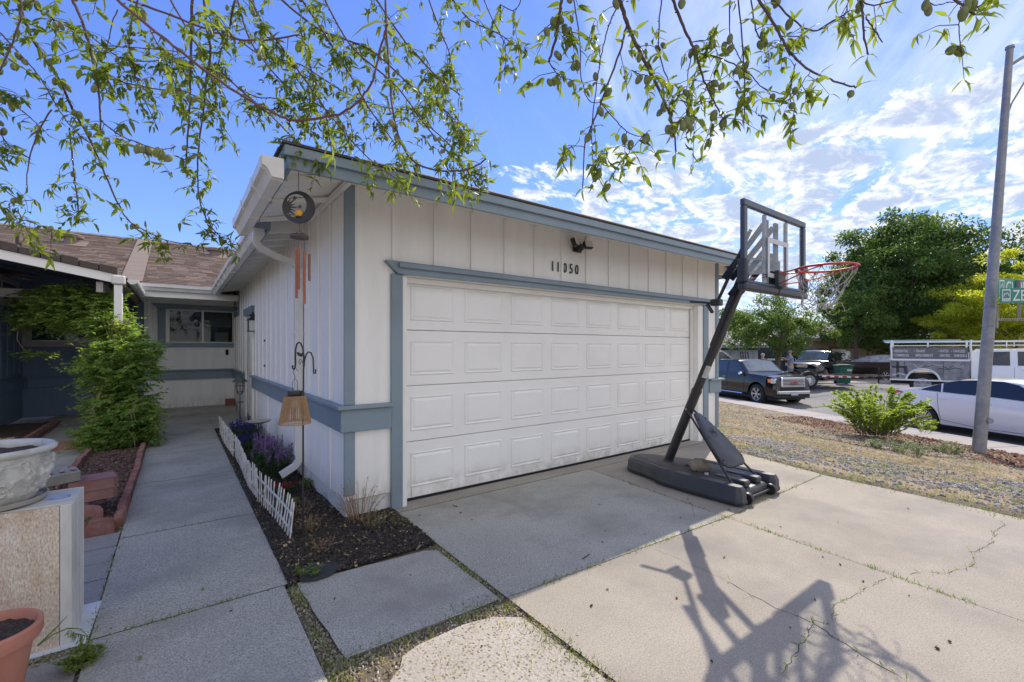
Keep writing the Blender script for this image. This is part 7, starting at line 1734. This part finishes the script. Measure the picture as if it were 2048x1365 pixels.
GRV2 = chipmat('tan_litter', [(.30, .23, .13), (.44, .36, .23), (.20, .14, .08), (.52, .45, .31), (.12, .07, .04)])
scatter_chips('dry_litter', 16000, lambda r_, n: yard_pts(r_, n, lambda x, y: 1 - .6 * gravelly(x, y)), GRV2, .028, None, 4, .15, tilt=1.)
# dry grass and green weeds as blades
STRAW = leafmat('straw_blade', (.42, .33, .16), (.62, .52, .30), sc=2, tr=.3, tcol=(1.2, 1.1, .8)); GRB = leafmat('weed_blade', (.09, .15, .03), (.24, .28, .07), sc=3, tr=.4)
def blades(name, P, m, h, wd, seed, parent=None, up=1.5):
    rng = np.random.default_rng(seed); n = len(P); D = rng.normal(size=(n, 3)); D[:, 2] = np.abs(D[:, 2]) + up * rng.random(n)
    V, F = leaf_quads(P, D, rng.normal(size=(n, 3)), h * (.4 + rng.random(n)), wd, seg=1, fold=.1); o = link(name, leafmesh(name, V, F, m)); o['kind'] = 'stuff'; return o
blades('dry_grass', yard_pts(np.random.default_rng(5), 34000, lambda x, y: (1 - .85 * gravelly(x, y)) * (1. if y > 2.5 or x > 8 else .5)), STRAW, .055, .006, 6, up=.5)
def greeny(x, y):
    d = x - (6.0 + (0 if y < 2 else (y - 2) * .33)); return max(0, min(1, (1. if d < .9 else .35) * (fbm(x + 3, y, 1.3) * 2.4 + .3)))
blades('green_weeds', yard_pts(np.random.default_rng(6), 17000, greeny), GRB, .045, .006, 7, up=.8)
DEBR = chipmat('red_leaf_litter', [(.16, .05, .03), (.25, .10, .06), (.10, .04, .03), (.32, .20, .12)])
def debris(rng, n):
    l = rng.uniform(-2, 6, n); d = .38 - rng.random(n) ** 1.4 * 1.5; x = KP.x + KD.x * l + KN.x * d; y = KP.y + KD.y * l + KN.y * d; return np.stack([x, y, [zt(a, b) + .02 for a, b in zip(x, y)]], 1)
scatter_chips('bark_litter', 3000, debris, DEBR, .05, None, 8, .2, tilt=1.)
def pile(rng, n):
    c_ = at(1760, 880, z=-.50); a = rng.random(n) * 6.28; r_ = rng.random(n) ** .6 * 1.5; x = c_.x + r_ * np.cos(a) * .9; y = c_.y + r_ * np.sin(a); k = [kdist(p, q) < .36 for p, q in zip(x, y)]; x, y = x[k], y[k]
    return np.stack([x, y, [zt(p, q) + .02 + .03 * max(0, fbm(p, q, 2)) for p, q in zip(x, y)]], 1)
scatter_chips('dead_leaf_litter', 5200, pile, chipmat('dead_leaf', [(.30, .25, .18), (.46, .40, .30), (.20, .15, .10), (.36, .28, .18)]), .045, None, 23, .2, tilt=1.4)
def gutter_l(rng, n):
    l = rng.uniform(-1.5, 6, n); d = 1.58 + rng.random(n) ** 1.5 * .5; return np.stack([KP.x + KD.x * l + KN.x * d, KP.y + KD.y * l + KN.y * d, np.full(n, -.78)], 1)
scatter_chips('gutter_leaves', 2200, gutter_l, DEBR, .06, None, 9, .25, tilt=1.)
# seams: weeds and grit following joints and cracks
def seam(pts, n, spread, rng):
    pts = [np.array(p, float) for p in pts]; out = []
    seg = [np.linalg.norm(b - a) for a, b in zip(pts[:-1], pts[1:])]; tot = sum(seg)
    for a, b, s in zip(pts[:-1], pts[1:], seg):
        k = max(1, int(n * s / tot)); u_ = rng.random(k)
        # clumps
        c = (np.sin(u_ * s * 7 + a[0] * 3) + np.sin(u_ * s * 17 + a[1])) * .25 + .55; keep = rng.random(k) < c; u_ = u_[keep]
        q = a + (b - a) * u_[:, None]; nn = np.array([-(b - a)[1], (b - a)[0]]) / s; out.append(q + nn * (rng.normal(size=len(u_)) * spread)[:, None])
    q = np.concatenate(out); return np.concatenate([q, np.full((len(q), 1), -.010)], 1)
rng = np.random.default_rng(12)
J = [([(1.525, 2.13), (1.53, 3.76)], 900, .016), ([(.6, 2.145), (1.5, 2.12)], 800, .05), ([(1.55, 2.12), (3.8, 1.997)], 900, .012), ([(3.8, 1.997), (5.95, 2.018)], 500, .010), ([(3.81, 2.0), (3.61, .28), (3.53, -1.1)], 1300, .014), ([(3.8, 2.0), (3.98, 3.78)], 350, .008),
     ([(1.50, 2.1), (1.50, .3), (1.5, -.9)], 2600, .035), ([(.56, .9), (.57, 2.1), (.58, 3.0)], 1500, .022), ([(-.335, 3.045), (.545, 3.045)], 450, .008), ([(-.335, 4.54), (.545, 4.54)], 160, .006), ([(-.335, 6.24), (.545, 6.24)], 60, .006), ([(-.345, 1.0), (-.345, 4.6)], 700, .012), ([(1.57, 3.79), (6.6, 3.79)], 300, .006),
     ([(.557, 3.1), (.557, 9)], 900, .014), ([(-.35, 4.6), (-.35, 9)], 500, .01), ([(-1.0, 2.99), (-.36, 3.0)], 250, .015), ([(5.98, 2.0), (6.35, 3.3), (6.7, 3.9)], 600, .05), ([(5.98, 2.0), (5.85, 1.0), (5.6, -.8)], 1500, .06), ([(-1.0, 4.82), (-1.0, 6.5)], 900, .05)]
PW = np.concatenate([seam(*j_, rng) for j_ in J]); blades('joint_weeds', PW[: int(len(PW))], GRB, .032, .005, 13, up=1.)
PS = np.concatenate([seam(p, n * 2, s * 1.3, rng) for p, n, s in J]); 
scatter_chips('joint_grit', len(PS), lambda r_, n: PS, chipmat('grit', [(.22, .18, .12), (.34, .29, .20), (.12, .10, .07), (.46, .42, .33)]), .012, None, 14, .5)
def strip(rng, n):
    out = []
    while len(out) < n:
        x, y = rng.uniform(.40, 1.55), rng.uniform(-.5, 2.14)
        out.append((x, y, -.012))
    return np.array(out)
scatter_chips('edge_gravel', 6500, strip, chipmat('edge_grit', [(.30, .23, .15), (.42, .34, .24), (.20, .15, .10), (.55, .50, .42), (.14, .11, .08)]), .011, None, 15, .4)
blades('edge_weeds', strip(np.random.default_rng(16), 2300), leafmat('dry_weed', (.22, .24, .06), (.50, .42, .16), sc=3, tr=.4), .035, .005, 17, up=.3)
# cracks in the slabs: flat dark ribbons on the surface, depth put in by colour
def crack(pts, w_, name='crack', z=.0012, seedv=1):
    r_ = random.Random(seedv); q = []
    for a, b in zip(pts[:-1], pts[1:]):
        a, b = Vector(a), Vector(b); n = max(2, int((b - a).length / .035))
        for i in range(n): c = a.lerp(b, i / n); q.append((c.x + r_.uniform(-.009, .009), c.y + r_.uniform(-.009, .009)))
    q.append(tuple(Vector(pts[-1])[:])); V = []
    for i, c in enumerate(q):
        d = Vector(q[min(i + 1, len(q) - 1)]) - Vector(q[max(i - 1, 0)]); nn = Vector((-d.y, d.x)).normalized() * w_ * (.1 + .9 * r_.random()) / 2.8; V += [(c[0] + nn.x, c[1] + nn.y, z), (c[0] - nn.x, c[1] - nn.y, z)]
    F = [(2 * i, 2 * i + 1, 2 * i + 3, 2 * i + 2) for i in range(len(q) - 1)]
    o = link(name, npmesh(name, np.array(V) - np.array(ORG[dr.name]), F, CRACK), dr); return o
g2 = lambda *uv: [at(u, v).xy[:] for u, v in uv]
CR = [(g2((2010, 1048), (1990, 1065), (1985, 1085), (1965, 1098), (1945, 1105), (1948, 1128), (1925, 1140), (1885, 1148), (1850, 1145), (1820, 1150)), .007), (g2((1775, 1155), (1700, 1195), (1665, 1210), (1665, 1240), (1650, 1250), (1625, 1240)), .005),
      (g2((1440, 1155), (1500, 1190), (1560, 1220), (1600, 1235), (1625, 1245)), .006), (g2((1625, 1245), (1650, 1262), (1720, 1310), (1800, 1355), (1850, 1390)), .008), (g2((1625, 1245), (1615, 1270), (1590, 1310), (1560, 1350)), .006), (g2((1300, 1095), (1360, 1120), (1440, 1155)), .003), (g2((1385, 1010), (1390, 1035), (1450, 1030)), .004), (g2((880, 1075), (960, 1060)), .001)]
for i, (p, w_) in enumerate(CR): crack(p, w_, seedv=i)
CW = np.concatenate([seam([list(a) for a in p], k_, .007, rng) for (p, w_), k_ in zip(CR[:5], (60, 40, 8, 20, 30))]); CW[:, 2] = .002; blades('crack_weeds', CW, GRB, .035, .006, 18, up=1.)
# tufts along the street seams
CS_ = []
for (a, b_) in (((1585, 800), (1760, 785)), ((1600, 815), (1700, 803))):
    A, B = at(*a, z=-.72), at(*b_, z=-.62); u_ = nr.random(260)[:, None]; q = np.array(A)[None] * (1 - u_) + np.array(B)[None] * u_; q[:, 2] = [zt(x, y) for x, y in q[:, :2]]; CS_.append(q + nr.normal(size=q.shape) * [.03, .03, 0])
blades('street_seam_weeds', np.concatenate(CS_), GRB, .05, .02, 19)
# stray bits on the concrete: twigs, seeds, fallen leaves
def stray(rng, n): x = rng.uniform(-.3, 5.8, n); y = rng.uniform(.3, 3.7, n); return np.stack([x, y, np.full(n, .004)], 1)
scatter_chips('stray_debris', 80, stray, chipmat('debris_dark', [(.05, .035, .025), (.12, .08, .05), (.02, .015, .012)]), .013, None, 20, .3)
TWG = mat('twig', (.09, .06, .045), (.14, .10, .07), sc=20, rough=.9)
for (u, v, L_, a) in ((1165, 1120, .09, .2), (915, 1015, .05, 2)):
    p = at(u, v); o = MB().tube([p + Vector((0, 0, .006)), p + Vector((math.cos(a) * L_, math.sin(a) * L_, .008))], .004, 6).build('twig', TWG); tag(o, ['short dark twig lying on the shaded drive slab', 'tiny twig on the slab near the light patches'][u < 1000], 'twig')
# fallen leaves
FL = leafmat('fallen_leaf', (.14, .20, .03), (.25, .24, .06), sc=5, tr=.2)
P = np.array([at(*q, z=.006)[:] for q in ((405, 1175), (280, 1310), (345, 910), (130, 1345), (1205, 1010), (1450, 1110))]); V, F = leaf_quads(P, randdir(len(P)) * [1, 1, .05], np.tile([0, 0, 1.], (len(P), 1)), .055, .014); o = link('fallen_leaves', leafmesh('fallen_leaves', V, F, FL)); o['kind'] = 'stuff'
# dry bush at the garage corner and other weeds
TWB = leafmat('dry_twig_leaf', (.24, .15, .08), (.36, .26, .15), sc=8, tr=.2, tcol=(1, .9, .7))
def scrub(label, base, h, r_, nst, nleaf, seed, lm=TWB, sm=None, cat='plant', name='dry_scrub'):
    return shrub(name, label, base, h, r_, nst, lm, .017 if lm is not GRB else .026, nleaf, seed, cat=cat, stemm=sm or mat('dry_stem', (.22, .13, .08), (.34, .24, .15), sc=15, rough=.9), wd=.35)
scrub('spiky dry reddish scrub against the garage corner', (1.22, 3.76, 0), .42, .24, 34, 10, 61); scrub('low green and straw weed at the foot of the garage corner', (1.27, 3.60, 0), .20, .18, 26, 7, 62, lm=leafmat('weed_mixed', (.12, .15, .05), (.30, .30, .12), sc=9))
scrub('dry straw scrub in the mulch beside the hook shaft', (.86, 3.80, 0), .20, .14, 22, 12, 63); scrub('pale dry sprig in front of the shepherd hook', (.83, 3.38, 0), .14, .12, 18, 10, 64); scrub('green weed under the lantern near the fence end', (.80, 4.5, 0), .14, .12, 18, 20, 65, lm=GRB)
scrub('dry tuft in the mulch behind the picket fence end', (.88, 4.25, 0), .20, .14, 22, 12, 66); scrub('green weed at the wall foot below the belt board', (1.08, 5.0, 0), .12, .08, 12, 20, 67, lm=GRB)
scrub('small weed at the mulch corner by the barrier cloth', (.68, 3.06, 0), .12, .10, 12, 14, 68, lm=GRB); scrub('weed beside the door casing in the mulch', (1.46, 3.5, 0), .12, .12, 14, 6, 69, lm=MATS['weed_mixed'])
scrub('weed growing in front of the block stack', (-.62, 4.88, 0), .16, .10, 14, 14, 70, lm=GRB); scrub('green weeds along the left edge of the planting bed', (-1.04, 5.8, 0), .18, .18, 24, 16, 71, lm=GRB)
scrub('yellow green sedum mat in the far left bed', (-2.15, 9.6, .05), .10, .42, 60, 22, 72, lm=leafmat('sedum', (.16, .20, .04), (.30, .33, .08), sc=9))
# long grass stalk by the terracotta pot
gs = thing('grass_stalk', 'arching green grass stalk leaning over the white slab beside the terracotta pot', 'grass', (-.42, 2.78, 0)); Pst = [at(75, 1292, t=2.0), at(105, 1270, t=2.05), at(135, 1257, t=2.1), at(160, 1258, t=2.15), at(178, 1275, t=2.15)]
MB().tube(Pst, [.004, .003, .003, .002, .001], 5).build('stalk', GRB, gs); MB().tube([at(75, 1292, t=2.0), at(110, 1258, t=2.1), at(135, 1232, t=2.2)], [.003, .003, .001], 5).build('stalk', GRB, gs)
P = np.array([(Pst[2] + (Pst[4] - Pst[2]) * float(q))[:] for q in nr.random(40)]) ; D = nr.normal(size=(40, 3)) * .5 + [0, 0, -1.]; V, F = leaf_quads(P, D, nr.normal(size=(40, 3)), .05, .005, seg=1); link('seed_head', leafmesh('seed_head', V - np.array(ORG[gs.name]), F, GRB), gs)
b = at(165, 1330, z=0); scrub('yellowish weed clump at the corner where pavers meet the walk', (b.x, b.y, 0), .07, .09, 30, 20, 74, lm=GRB)
# ---------------------------------------------------------------- almond tree overhead
TWIGM = mat('almond_bark', (.075, .05, .042), (.15, .10, .08), sc=30, rough=.8, bump=.6, bsc=90)
REDTW = mat('almond_twig_red', (.12, .055, .04), (.19, .09, .065), sc=20, rough=.6)
ALEAF = leafmat('almond_leaf', (.095, .145, .022), (.24, .295, .05), sc=9, tr=.5, rough=.45, tcol=(1.7, 1.7, .6))
NUT = mat('green_almond', (.16, .19, .07), (.25, .28, .12), sc=40, rough=.85, bump=.3, bsc=300, local=True)
al = thing('almond_tree', 'almond tree with drooping leafy branches and green fuzzy almonds hanging over the view', 'tree', (-2.4, -1.6, 0))
arng = np.random.default_rng(99)
# (pixel line on the photograph, distance at start and end, thickness px at start and end, leafiness 0..2, nuts)
BR = [
 ([(200, -40), (234, 0), (319, 70), (403, 136), (487, 194), (549, 227), (593, 242), (652, 234), (700, 216), (740, 172), (758, 110), (775, 50)], 1.45, 1.15, 8, 5, .12, 0),
 ([(230, -20), (256, 0), (319, 22), (403, 55), (458, 73), (513, 82), (600, 70)], 1.6, 1.5, 6, 4, .35, 2),
 ([(30, -40), (40, 15), (59, 66), (92, 121), (121, 165), (146, 220), (179, 278), (205, 337), (234, 403), (256, 440), (289, 461), (330, 480), (385, 491)], 2.2, 3.2, 8, 2, 1.0, 10),
 ([(140, -30), (146, 0), (165, 44), (179, 92), (190, 147), (200, 205), (201, 262)], 2.0, 2.1, 8, 4, .35, 2),
 ([(190, 147), (249, 165), (315, 179), (366, 183), (405, 200)], 2.1, 2.2, 4, 2, 1.4, 4),
 ([(201, 240), (234, 267), (275, 286), (319, 300), (352, 293)], 2.0, 1.8, 4, 2, .7, 5),
 ([(385, -20), (383, 66), (381, 146), (379, 220), (374, 293), (372, 335)], 2.6, 2.9, 7, 3, .5, 4),
 ([(405, -20), (414, 55), (421, 110), (412, 165), (407, 220), (396, 311), (397, 385), (410, 432), (432, 465), (458, 491)], 2.7, 3.2, 6, 2, 1.3, 9),
 ([(-20, 45), (37, 106), (81, 157), (115, 215), (150, 262), (200, 300)], 2.3, 2.5, 4, 2, .5, 3),
 ([(42, 0), (40, 40), (22, 92), (0, 143)], 1.9, 1.9, 5, 4, .1, 0),
 ([(103, 220), (73, 271), (55, 340), (55, 385)], 2.3, 2.3, 4, 2, 0, 0),
 ([(139, 256), (146, 330), (154, 395), (156, 430)], 2.7, 2.9, 4, 2, .8, 2),
 ([(-20, 160), (20, 200), (60, 235), (90, 262)], 2.3, 2.4, 4, 2, 1.5, 3),
 ([(-20, 225), (15, 290), (40, 310)], 2.4, 2.4, 4, 2, 1.5, 2), ([(-20, 340), (5, 375), (40, 400), (70, 400)], 2.4, 2.5, 3, 2, 1.3, 2), ([(-15, 395), (20, 430), (60, 445), (110, 462)], 2.5, 2.6, 3, 2, 1.8, 3),
 ([(-20, 90), (20, 120), (60, 145)], 2.2, 2.3, 3, 2, 1.0, 1), ([(60, -20), (80, 20), (110, 40), (150, 60)], 2.3, 2.3, 4, 2, 1.3, 2),
 ([(140, 60), (180, 90), (215, 92), (300, 98), (370, 105)], 2.6, 2.9, 3, 2, 1.1, 2), ([(190, 80), (250, 120), (330, 120), (400, 110)], 2.9, 3.1, 3, 2, 1.2, 3),
 ([(236, 20), (225, 45), (215, 90), (208, 118)], 2.2, 2.2, 3, 2, 0, 0), ([(275, 0), (260, 60), (262, 120), (285, 190), (310, 245)], 2.8, 3.0, 4, 2, 1.1, 5),
 ([(300, 60), (330, 120), (350, 170), (350, 200)], 3, 3.1, 3, 2, 1.4, 3), ([(470, 0), (455, 70), (440, 110), (430, 190), (445, 260)], 2.8, 3.2, 5, 2, 1.2, 5),
 ([(330, -20), (400, 100), (470, 170), (540, 230), (590, 280), (612, 300), (650, 338)], 3.0, 3.1, 5, 2, 1.0, 5),
 ([(500, -20), (520, 40), (560, 90), (610, 160), (660, 230), (720, 300), (765, 340), (812, 368)], 2.9, 3.1, 6, 2, 1.2, 9),
 ([(590, -20), (650, 70), (700, 150), (740, 220), (790, 290), (800, 335)], 3.1, 3.3, 6, 2, 1.3, 8),
 ([(640, -20), (700, 90), (790, 170), (850, 250), (900, 310), (935, 340), (975, 352)], 3.0, 3.1, 5, 2, 1.1, 8),
 ([(770, -10), (775, 90), (783, 200), (800, 280), (830, 325), (880, 342), (940, 338), (972, 318)], 2.4, 2.3, 6, 4, .5, 4),
 ([(740, -20), (800, 70), (870, 150), (920, 190)], 2.6, 2.8, 5, 3, 1.2, 6), ([(850, -20), (880, 60), (900, 120), (870, 190), (920, 260), (945, 300)], 3.0, 3.2, 4, 2, 1.4, 7),
 ([(470, -20), (500, 80), (560, 160), (600, 190), (680, 240), (700, 300)], 3.1, 3.3, 5, 2, 1.4, 7), ([(540, -20), (640, 60), (740, 100), (820, 170), (900, 230), (936, 285)], 3.2, 3.3, 6, 2, 1.4, 8),
 ([(430, 40), (520, 110), (600, 130), (700, 190), (800, 220), (880, 205)], 3.3, 3.4, 4, 2, 1.5, 7), ([(420, 130), (500, 190), (560, 200), (600, 240), (620, 260), (665, 292)], 3.4, 3.4, 3, 2, 1.3, 5),
 ([(900, -10), (940, 40), (1000, 70), (1050, 108)], 2.6, 2.4, 4, 2, .8, 2), ([(960, -20), (985, 40), (1010, 90), (1010, 140)], 2.3, 2.2, 3, 2, .8, 1), ([(600, 60), (625, 150), (630, 210), (660, 260)], 3.3, 3.4, 4, 2, 1.3, 4),
 ([(700, 240), (705, 280), (690, 300)], 3.2, 3.2, 2, 2, .8, 2), ([(855, 250), (905, 300), (905, 360), (915, 372)], 3.2, 3.2, 3, 2, .7, 3), ([(1050, -20), (1030, 20), (1000, 10)], 2.2, 2.2, 3, 2, .8, 0),
 # right-hand cluster
 ([(1128, -30), (1123, 0), (1119, 35), (1112, 77), (1098, 123)], 1.85, 1.9, 9, 6, .25, 2), ([(1098, 123), (1112, 146), (1123, 155), (1148, 162)], 1.9, 1.9, 3, 2, 1.8, 3), ([(1119, 35), (1102, 48), (1075, 72)], 1.9, 1.85, 3, 2, 1.8, 4), ([(1119, 35), (1135, 58), (1160, 70), (1185, 78)], 1.9, 1.9, 3, 2, 1.4, 3),
 ([(1148, -20), (1148, 0), (1160, 88), (1162, 151), (1176, 200), (1200, 206)], 1.95, 2.0, 4, 2, .45, 3), ([(1215, -20), (1236, 7), (1221, 42), (1204, 105), (1193, 169), (1185, 246), (1185, 316), (1195, 350), (1211, 383)], 1.9, 2.0, 4, 2, .35, 4),
 ([(1253, 53), (1239, 105), (1204, 200), (1183, 253), (1170, 292), (1165, 378)], 1.95, 1.95, 6, 3, .3, 2), ([(1170, 295), (1150, 292), (1128, 292)], 1.95, 1.9, 2, 2, 2.0, 0), ([(1185, 300), (1196, 320), (1185, 345)], 1.95, 1.95, 2, 2, 2.2, 4),
 ([(1225, -30), (1239, 0), (1257, 53), (1278, 102), (1306, 155), (1330, 207), (1345, 246), (1352, 306)], 1.8, 1.9, 12, 4, .9, 6),
 ([(1330, -30), (1345, 0), (1366, 53), (1390, 105), (1408, 162), (1432, 211), (1446, 239)], 1.85, 1.95, 9, 3, .55, 4),
 ([(1390, 105), (1439, 116), (1492, 144), (1527, 176), (1572, 190)], 1.9, 1.95, 4, 2, .9, 3), ([(1383, 85), (1400, 82), (1425, 80)], 1.9, 1.9, 3, 2, 1.6, 4), ([(1383, 105), (1376, 150), (1373, 190)], 1.9, 1.9, 3, 2, .2, 1),
 ([(1505, -30), (1517, 0), (1552, 56), (1580, 105), (1619, 141), (1668, 162), (1712, 176)], 1.85, 1.8, 8, 4, .35, 2), ([(1475, -20), (1485, 88), (1489, 176), (1489, 239)], 1.95, 2.0, 4, 3, .35, 1), ([(1460, -20), (1460, 70), (1485, 126)], 1.95, 2.0, 4, 2, .5, 2),
 ([(1325, -20), (1318, 98), (1341, 176), (1345, 205)], 2.0, 2.0, 4, 2, .7, 3), ([(1500, -20), (1512, 60), (1530, 85), (1560, 95), (1590, 80)], 2.0, 2.0, 4, 2, 1.0, 2), ([(1530, -20), (1580, 35), (1626, 63), (1668, 42), (1700, 20)], 1.9, 1.85, 5, 3, 1.1, 3),
 ([(1562, 73), (1608, 74)], 1.9, 1.9, 3, 2, 1.0, 0), ([(1620, 145), (1605, 170), (1620, 195)], 1.9, 1.9, 2, 2, 2.2, 0), ([(1591, 127), (1580, 190), (1594, 229)], 1.9, 1.9, 3, 2, 1.5, 3), ([(1200, 204), (1239, 250), (1260, 267), (1290, 275)], 1.95, 1.95, 3, 2, 1.0, 2), ([(1300, 260), (1270, 290), (1255, 310)], 1.95, 1.95, 2, 2, 2.0, 1),
 ([(1408, 162), (1440, 160), (1470, 140)], 1.95, 1.95, 2, 2, 1.6, 3), ([(1446, 239), (1425, 260), (1408, 285)], 1.95, 1.95, 2, 2, 1.6, 1), ([(1345, 246), (1370, 242), (1395, 240)], 1.9, 1.9, 3, 2, 1.8, 2), ([(1330, 207), (1350, 190), (1375, 215), (1380, 250)], 1.9, 1.9, 2, 2, 1.6, 2), ([(1306, 155), (1285, 150), (1262, 140)], 1.9, 1.9, 3, 2, 2.0, 3), ([(1490, 180), (1475, 215), (1450, 225)], 1.95, 1.95, 2, 2, 1.6, 1),
 ([(1716, -30), (1722, 0), (1727, 55), (1735, 110)], 1.75, 1.75, 7, 4, .5, 0), ([(1731, 35), (1750, 62), (1764, 84)], 1.75, 1.75, 4, 3, 0, 0), ([(1890, -20), (1911, 0), (1951, 31)], 1.6, 1.55, 8, 5, .2, 1), ([(1922, 13), (1918, 55), (1920, 90)], 1.6, 1.6, 3, 2, 1.2, 1), ([(1840, -10), (1868, 10), (1900, 5), (1940, 0)], 1.6, 1.6, 3, 2, .8, 2), ([(1951, 20), (1985, -10)], 1.6, 1.6, 3, 2, 1.0, 0), ([(1690, -15), (1740, 10), (1790, 0)], 1.8, 1.7, 4, 3, 1.2, 1), ([(1690, 30), (1700, -10)], 1.8, 1.8, 3, 2, 1.5, 0),
]
def crv(pts, ts, n):
    P = [at(u, v, t=ts[0] + (ts[1] - ts[0]) * i / (len(pts) - 1)) for i, (u, v) in enumerate(pts)]
    out = []
    for i in range(len(P) - 1):
        p0, p1, p2, p3 = P[max(i - 1, 0)], P[i], P[i + 1], P[min(i + 2, len(P) - 1)]
        for k in range(n):
            s = k / n; out.append(.5 * ((2 * p1) + (p2 - p0) * s + (2 * p0 - 5 * p1 + 4 * p2 - p3) * s * s + (3 * p1 - p0 - 3 * p2 + p3) * s ** 3))
    return out + [P[-1]]
LP_, LD_, LL_, LW_ = [], [], [], []; NU = []
def leaves_at(p, n, sc_=1.):
    for _ in range(n):
        d = arng.normal(size=3); d[2] -= .45; d /= np.linalg.norm(d); LP_.append(p[:]); LD_.append(tuple(d)); LL_.append(.070 * sc_ * (.45 + .65 * arng.random())); LW_.append(.018 * (.7 + .5 * arng.random()))
for bi, (pts, t0, t1, w0, w1, leafy, nuts) in enumerate(BR):
    c = crv(pts, (t0, t1), 6); L_ = sum((b - a).length for a, b in zip(c[:-1], c[1:])); n = len(c)
    # slight kinks
    c = [p + Vector(arng.normal(size=3).tolist()) * .0012 for p in c]
    rad = [(w0 + (w1 - w0) * i / (n - 1)) * (1.0 + .15 * arng.random()) / 2 / 900 * (t0 + (t1 - t0) * i / (n - 1)) * .72 for i in range(n)]
    m = MB().tube(c, rad, 7); 
    # stubby spurs
    for _ in range(int(L_ * 22)):
        i = arng.integers(0, n - 1); p = c[i].lerp(c[i + 1], arng.random()); d = Vector(arng.normal(size=3).tolist()).normalized(); m.tube([p, p + d * (.006 + rad[i])], [rad[i] * .6, rad[i] * .35], 4)
    m.build('branch', REDTW if bi in (0, 1) else TWIGM, al, smooth=True)
    # short leafy twigs
    k = int(L_ * leafy * (27 if pts[0][0] < 960 else 14) + (1 if leafy > .3 else 0))
    tip_bias = .25
    for q in range(k):
        s = arng.random() ** .8; i = min(n - 2, int(s * (n - 1))); p = c[i]; tl = .03 + .12 * arng.random() ** 1.5
        d = Vector(arng.normal(size=3).tolist()); d.z -= .5; d.normalize(); e = p + d * tl + Vector((0, 0, -.25 * tl))
        MBt = MB().tube([p, p + d * tl * .5, e], [.0018, .0014, .001], 4); 
        TWL = globals().setdefault('TWL', MB()); TWL.add(MBt.v, MBt.f)
        for s2 in ((.35, .7, 1.0) if tl > .07 else (1.0,)): leaves_at(p.lerp(e, s2), int(arng.integers(2, 5)), .9 if t0 < 2.6 else 1.)
        if arng.random() < .0: pass
    for q in range(int(nuts * .8 + .5)):
        i = int(arng.integers(1, n - 1)); p = c[i]; NU.append(p + Vector((arng.normal() * .016, arng.normal() * .016, -.010 - .022 * arng.random())))
        if arng.random() < .3: NU.append(NU[-1] + Vector((.022, .014 * arng.normal(), .012 * arng.normal())))
    if leafy: leaves_at(c[-1], 3)
TWL.build('twigs', TWIGM, al, kind='stuff')
# trunk and main limbs stand behind the camera
tb_ = Vector((-2.4, -1.6, 0))
MB().tube([tb_, tb_ + Vector((.1, .1, .9)), tb_ + Vector((.3, .2, 1.7))], [.17, .14, .13], 12).build('trunk', BARK, al, smooth=True)
hub = tb_ + Vector((.3, .2, 1.7))
for e in (at(330, -60, t=2.9), at(640, -60, t=3.0), at(60, -80, t=2.2), at(860, -60, t=2.9)): MB().tube([hub, hub.lerp(e, .4) + Vector((0, 0, 1.3)), hub.lerp(e, .8) + Vector((0, 0, .7)), e + Vector((0, 0, .03))], [.10, .06, .03, .008], 8).build('limb', BARK, al, smooth=True)
for e in (at(1240, -60, t=1.82), at(1500, -60, t=1.85), at(1720, -60, t=1.75), at(1900, -60, t=1.6)): MB().tube([hub, hub.lerp(e, .4) + Vector((0, 0, 1.9)), hub.lerp(e, .8) + Vector((0, 0, 1.0)), e + Vector((0, 0, .03))], [.10, .06, .03, .007], 8).build('limb', BARK, al, smooth=True)
# leaves: the 300 nearest are leaves of their own, the rest one mass
LP_, LD_, LL_, LW_ = map(np.array, (LP_, LD_, LL_, LW_)); tt = LP_[:, 0] * SN + LP_[:, 1] * CS
vis = (698 - 900 * (LP_[:, 2] - CH) / tt) > 0
order = np.argsort(np.where(vis, tt, 99)); near, far = order[:300], order[300:]
n = len(far); V, F = leaf_quads(LP_[far], LD_[far], arng.normal(size=(n, 3)) * .6 + [0, 0, 1.], LL_[far], LW_[far], curl=.15 + .8 * arng.random(n), fold=.25)
og = np.array(ORG[al.name]); o = link('foliage', leafmesh('foliage', V - og, F, ALEAF), al); o['kind'] = 'stuff'
LM = []
for cu in (.15, .4, .7, 1.0):
    V, F = leaf_quads(np.zeros((1, 3)), np.array([[1., 0, 0]]), np.array([[0, 0, 1.]]), 1., .27, curl=cu, fold=.2); LM.append(leafmesh('leaf', V, F, ALEAF))
for i in near:
    d = Vector(LD_[i].tolist()); s = d.cross(Vector((arng.normal() * .5, arng.normal() * .5, 1))).normalized(); u = s.cross(d); M = Matrix((d, -s, u)).transposed()
    if M.determinant() < 0: M = Matrix((d, s, u)).transposed()
    o = link('leaf', LM[int(arng.integers(0, 4))], al, Vector(LP_[i].tolist()), M.to_euler(), (LL_[i],) * 3)
NM = MB(); NM.ball((0, 0, 0), 1, 12, 9, (.0125, .0105, .0185)); NM.move(lambda p: Vector((p.x * (1 - .25 * (p.z < 0) * abs(p.z) / .0185), p.y, p.z))); nme = NM.mesh('almond', NUT, smooth=True)
for p in NU[:300]: link('almond', nme, al, p, (R(float(arng.uniform(-35, 35))), R(float(arng.uniform(-35, 35))), float(arng.random()) * 6), (1.0 + .35 * float(arng.random()),) * 3)
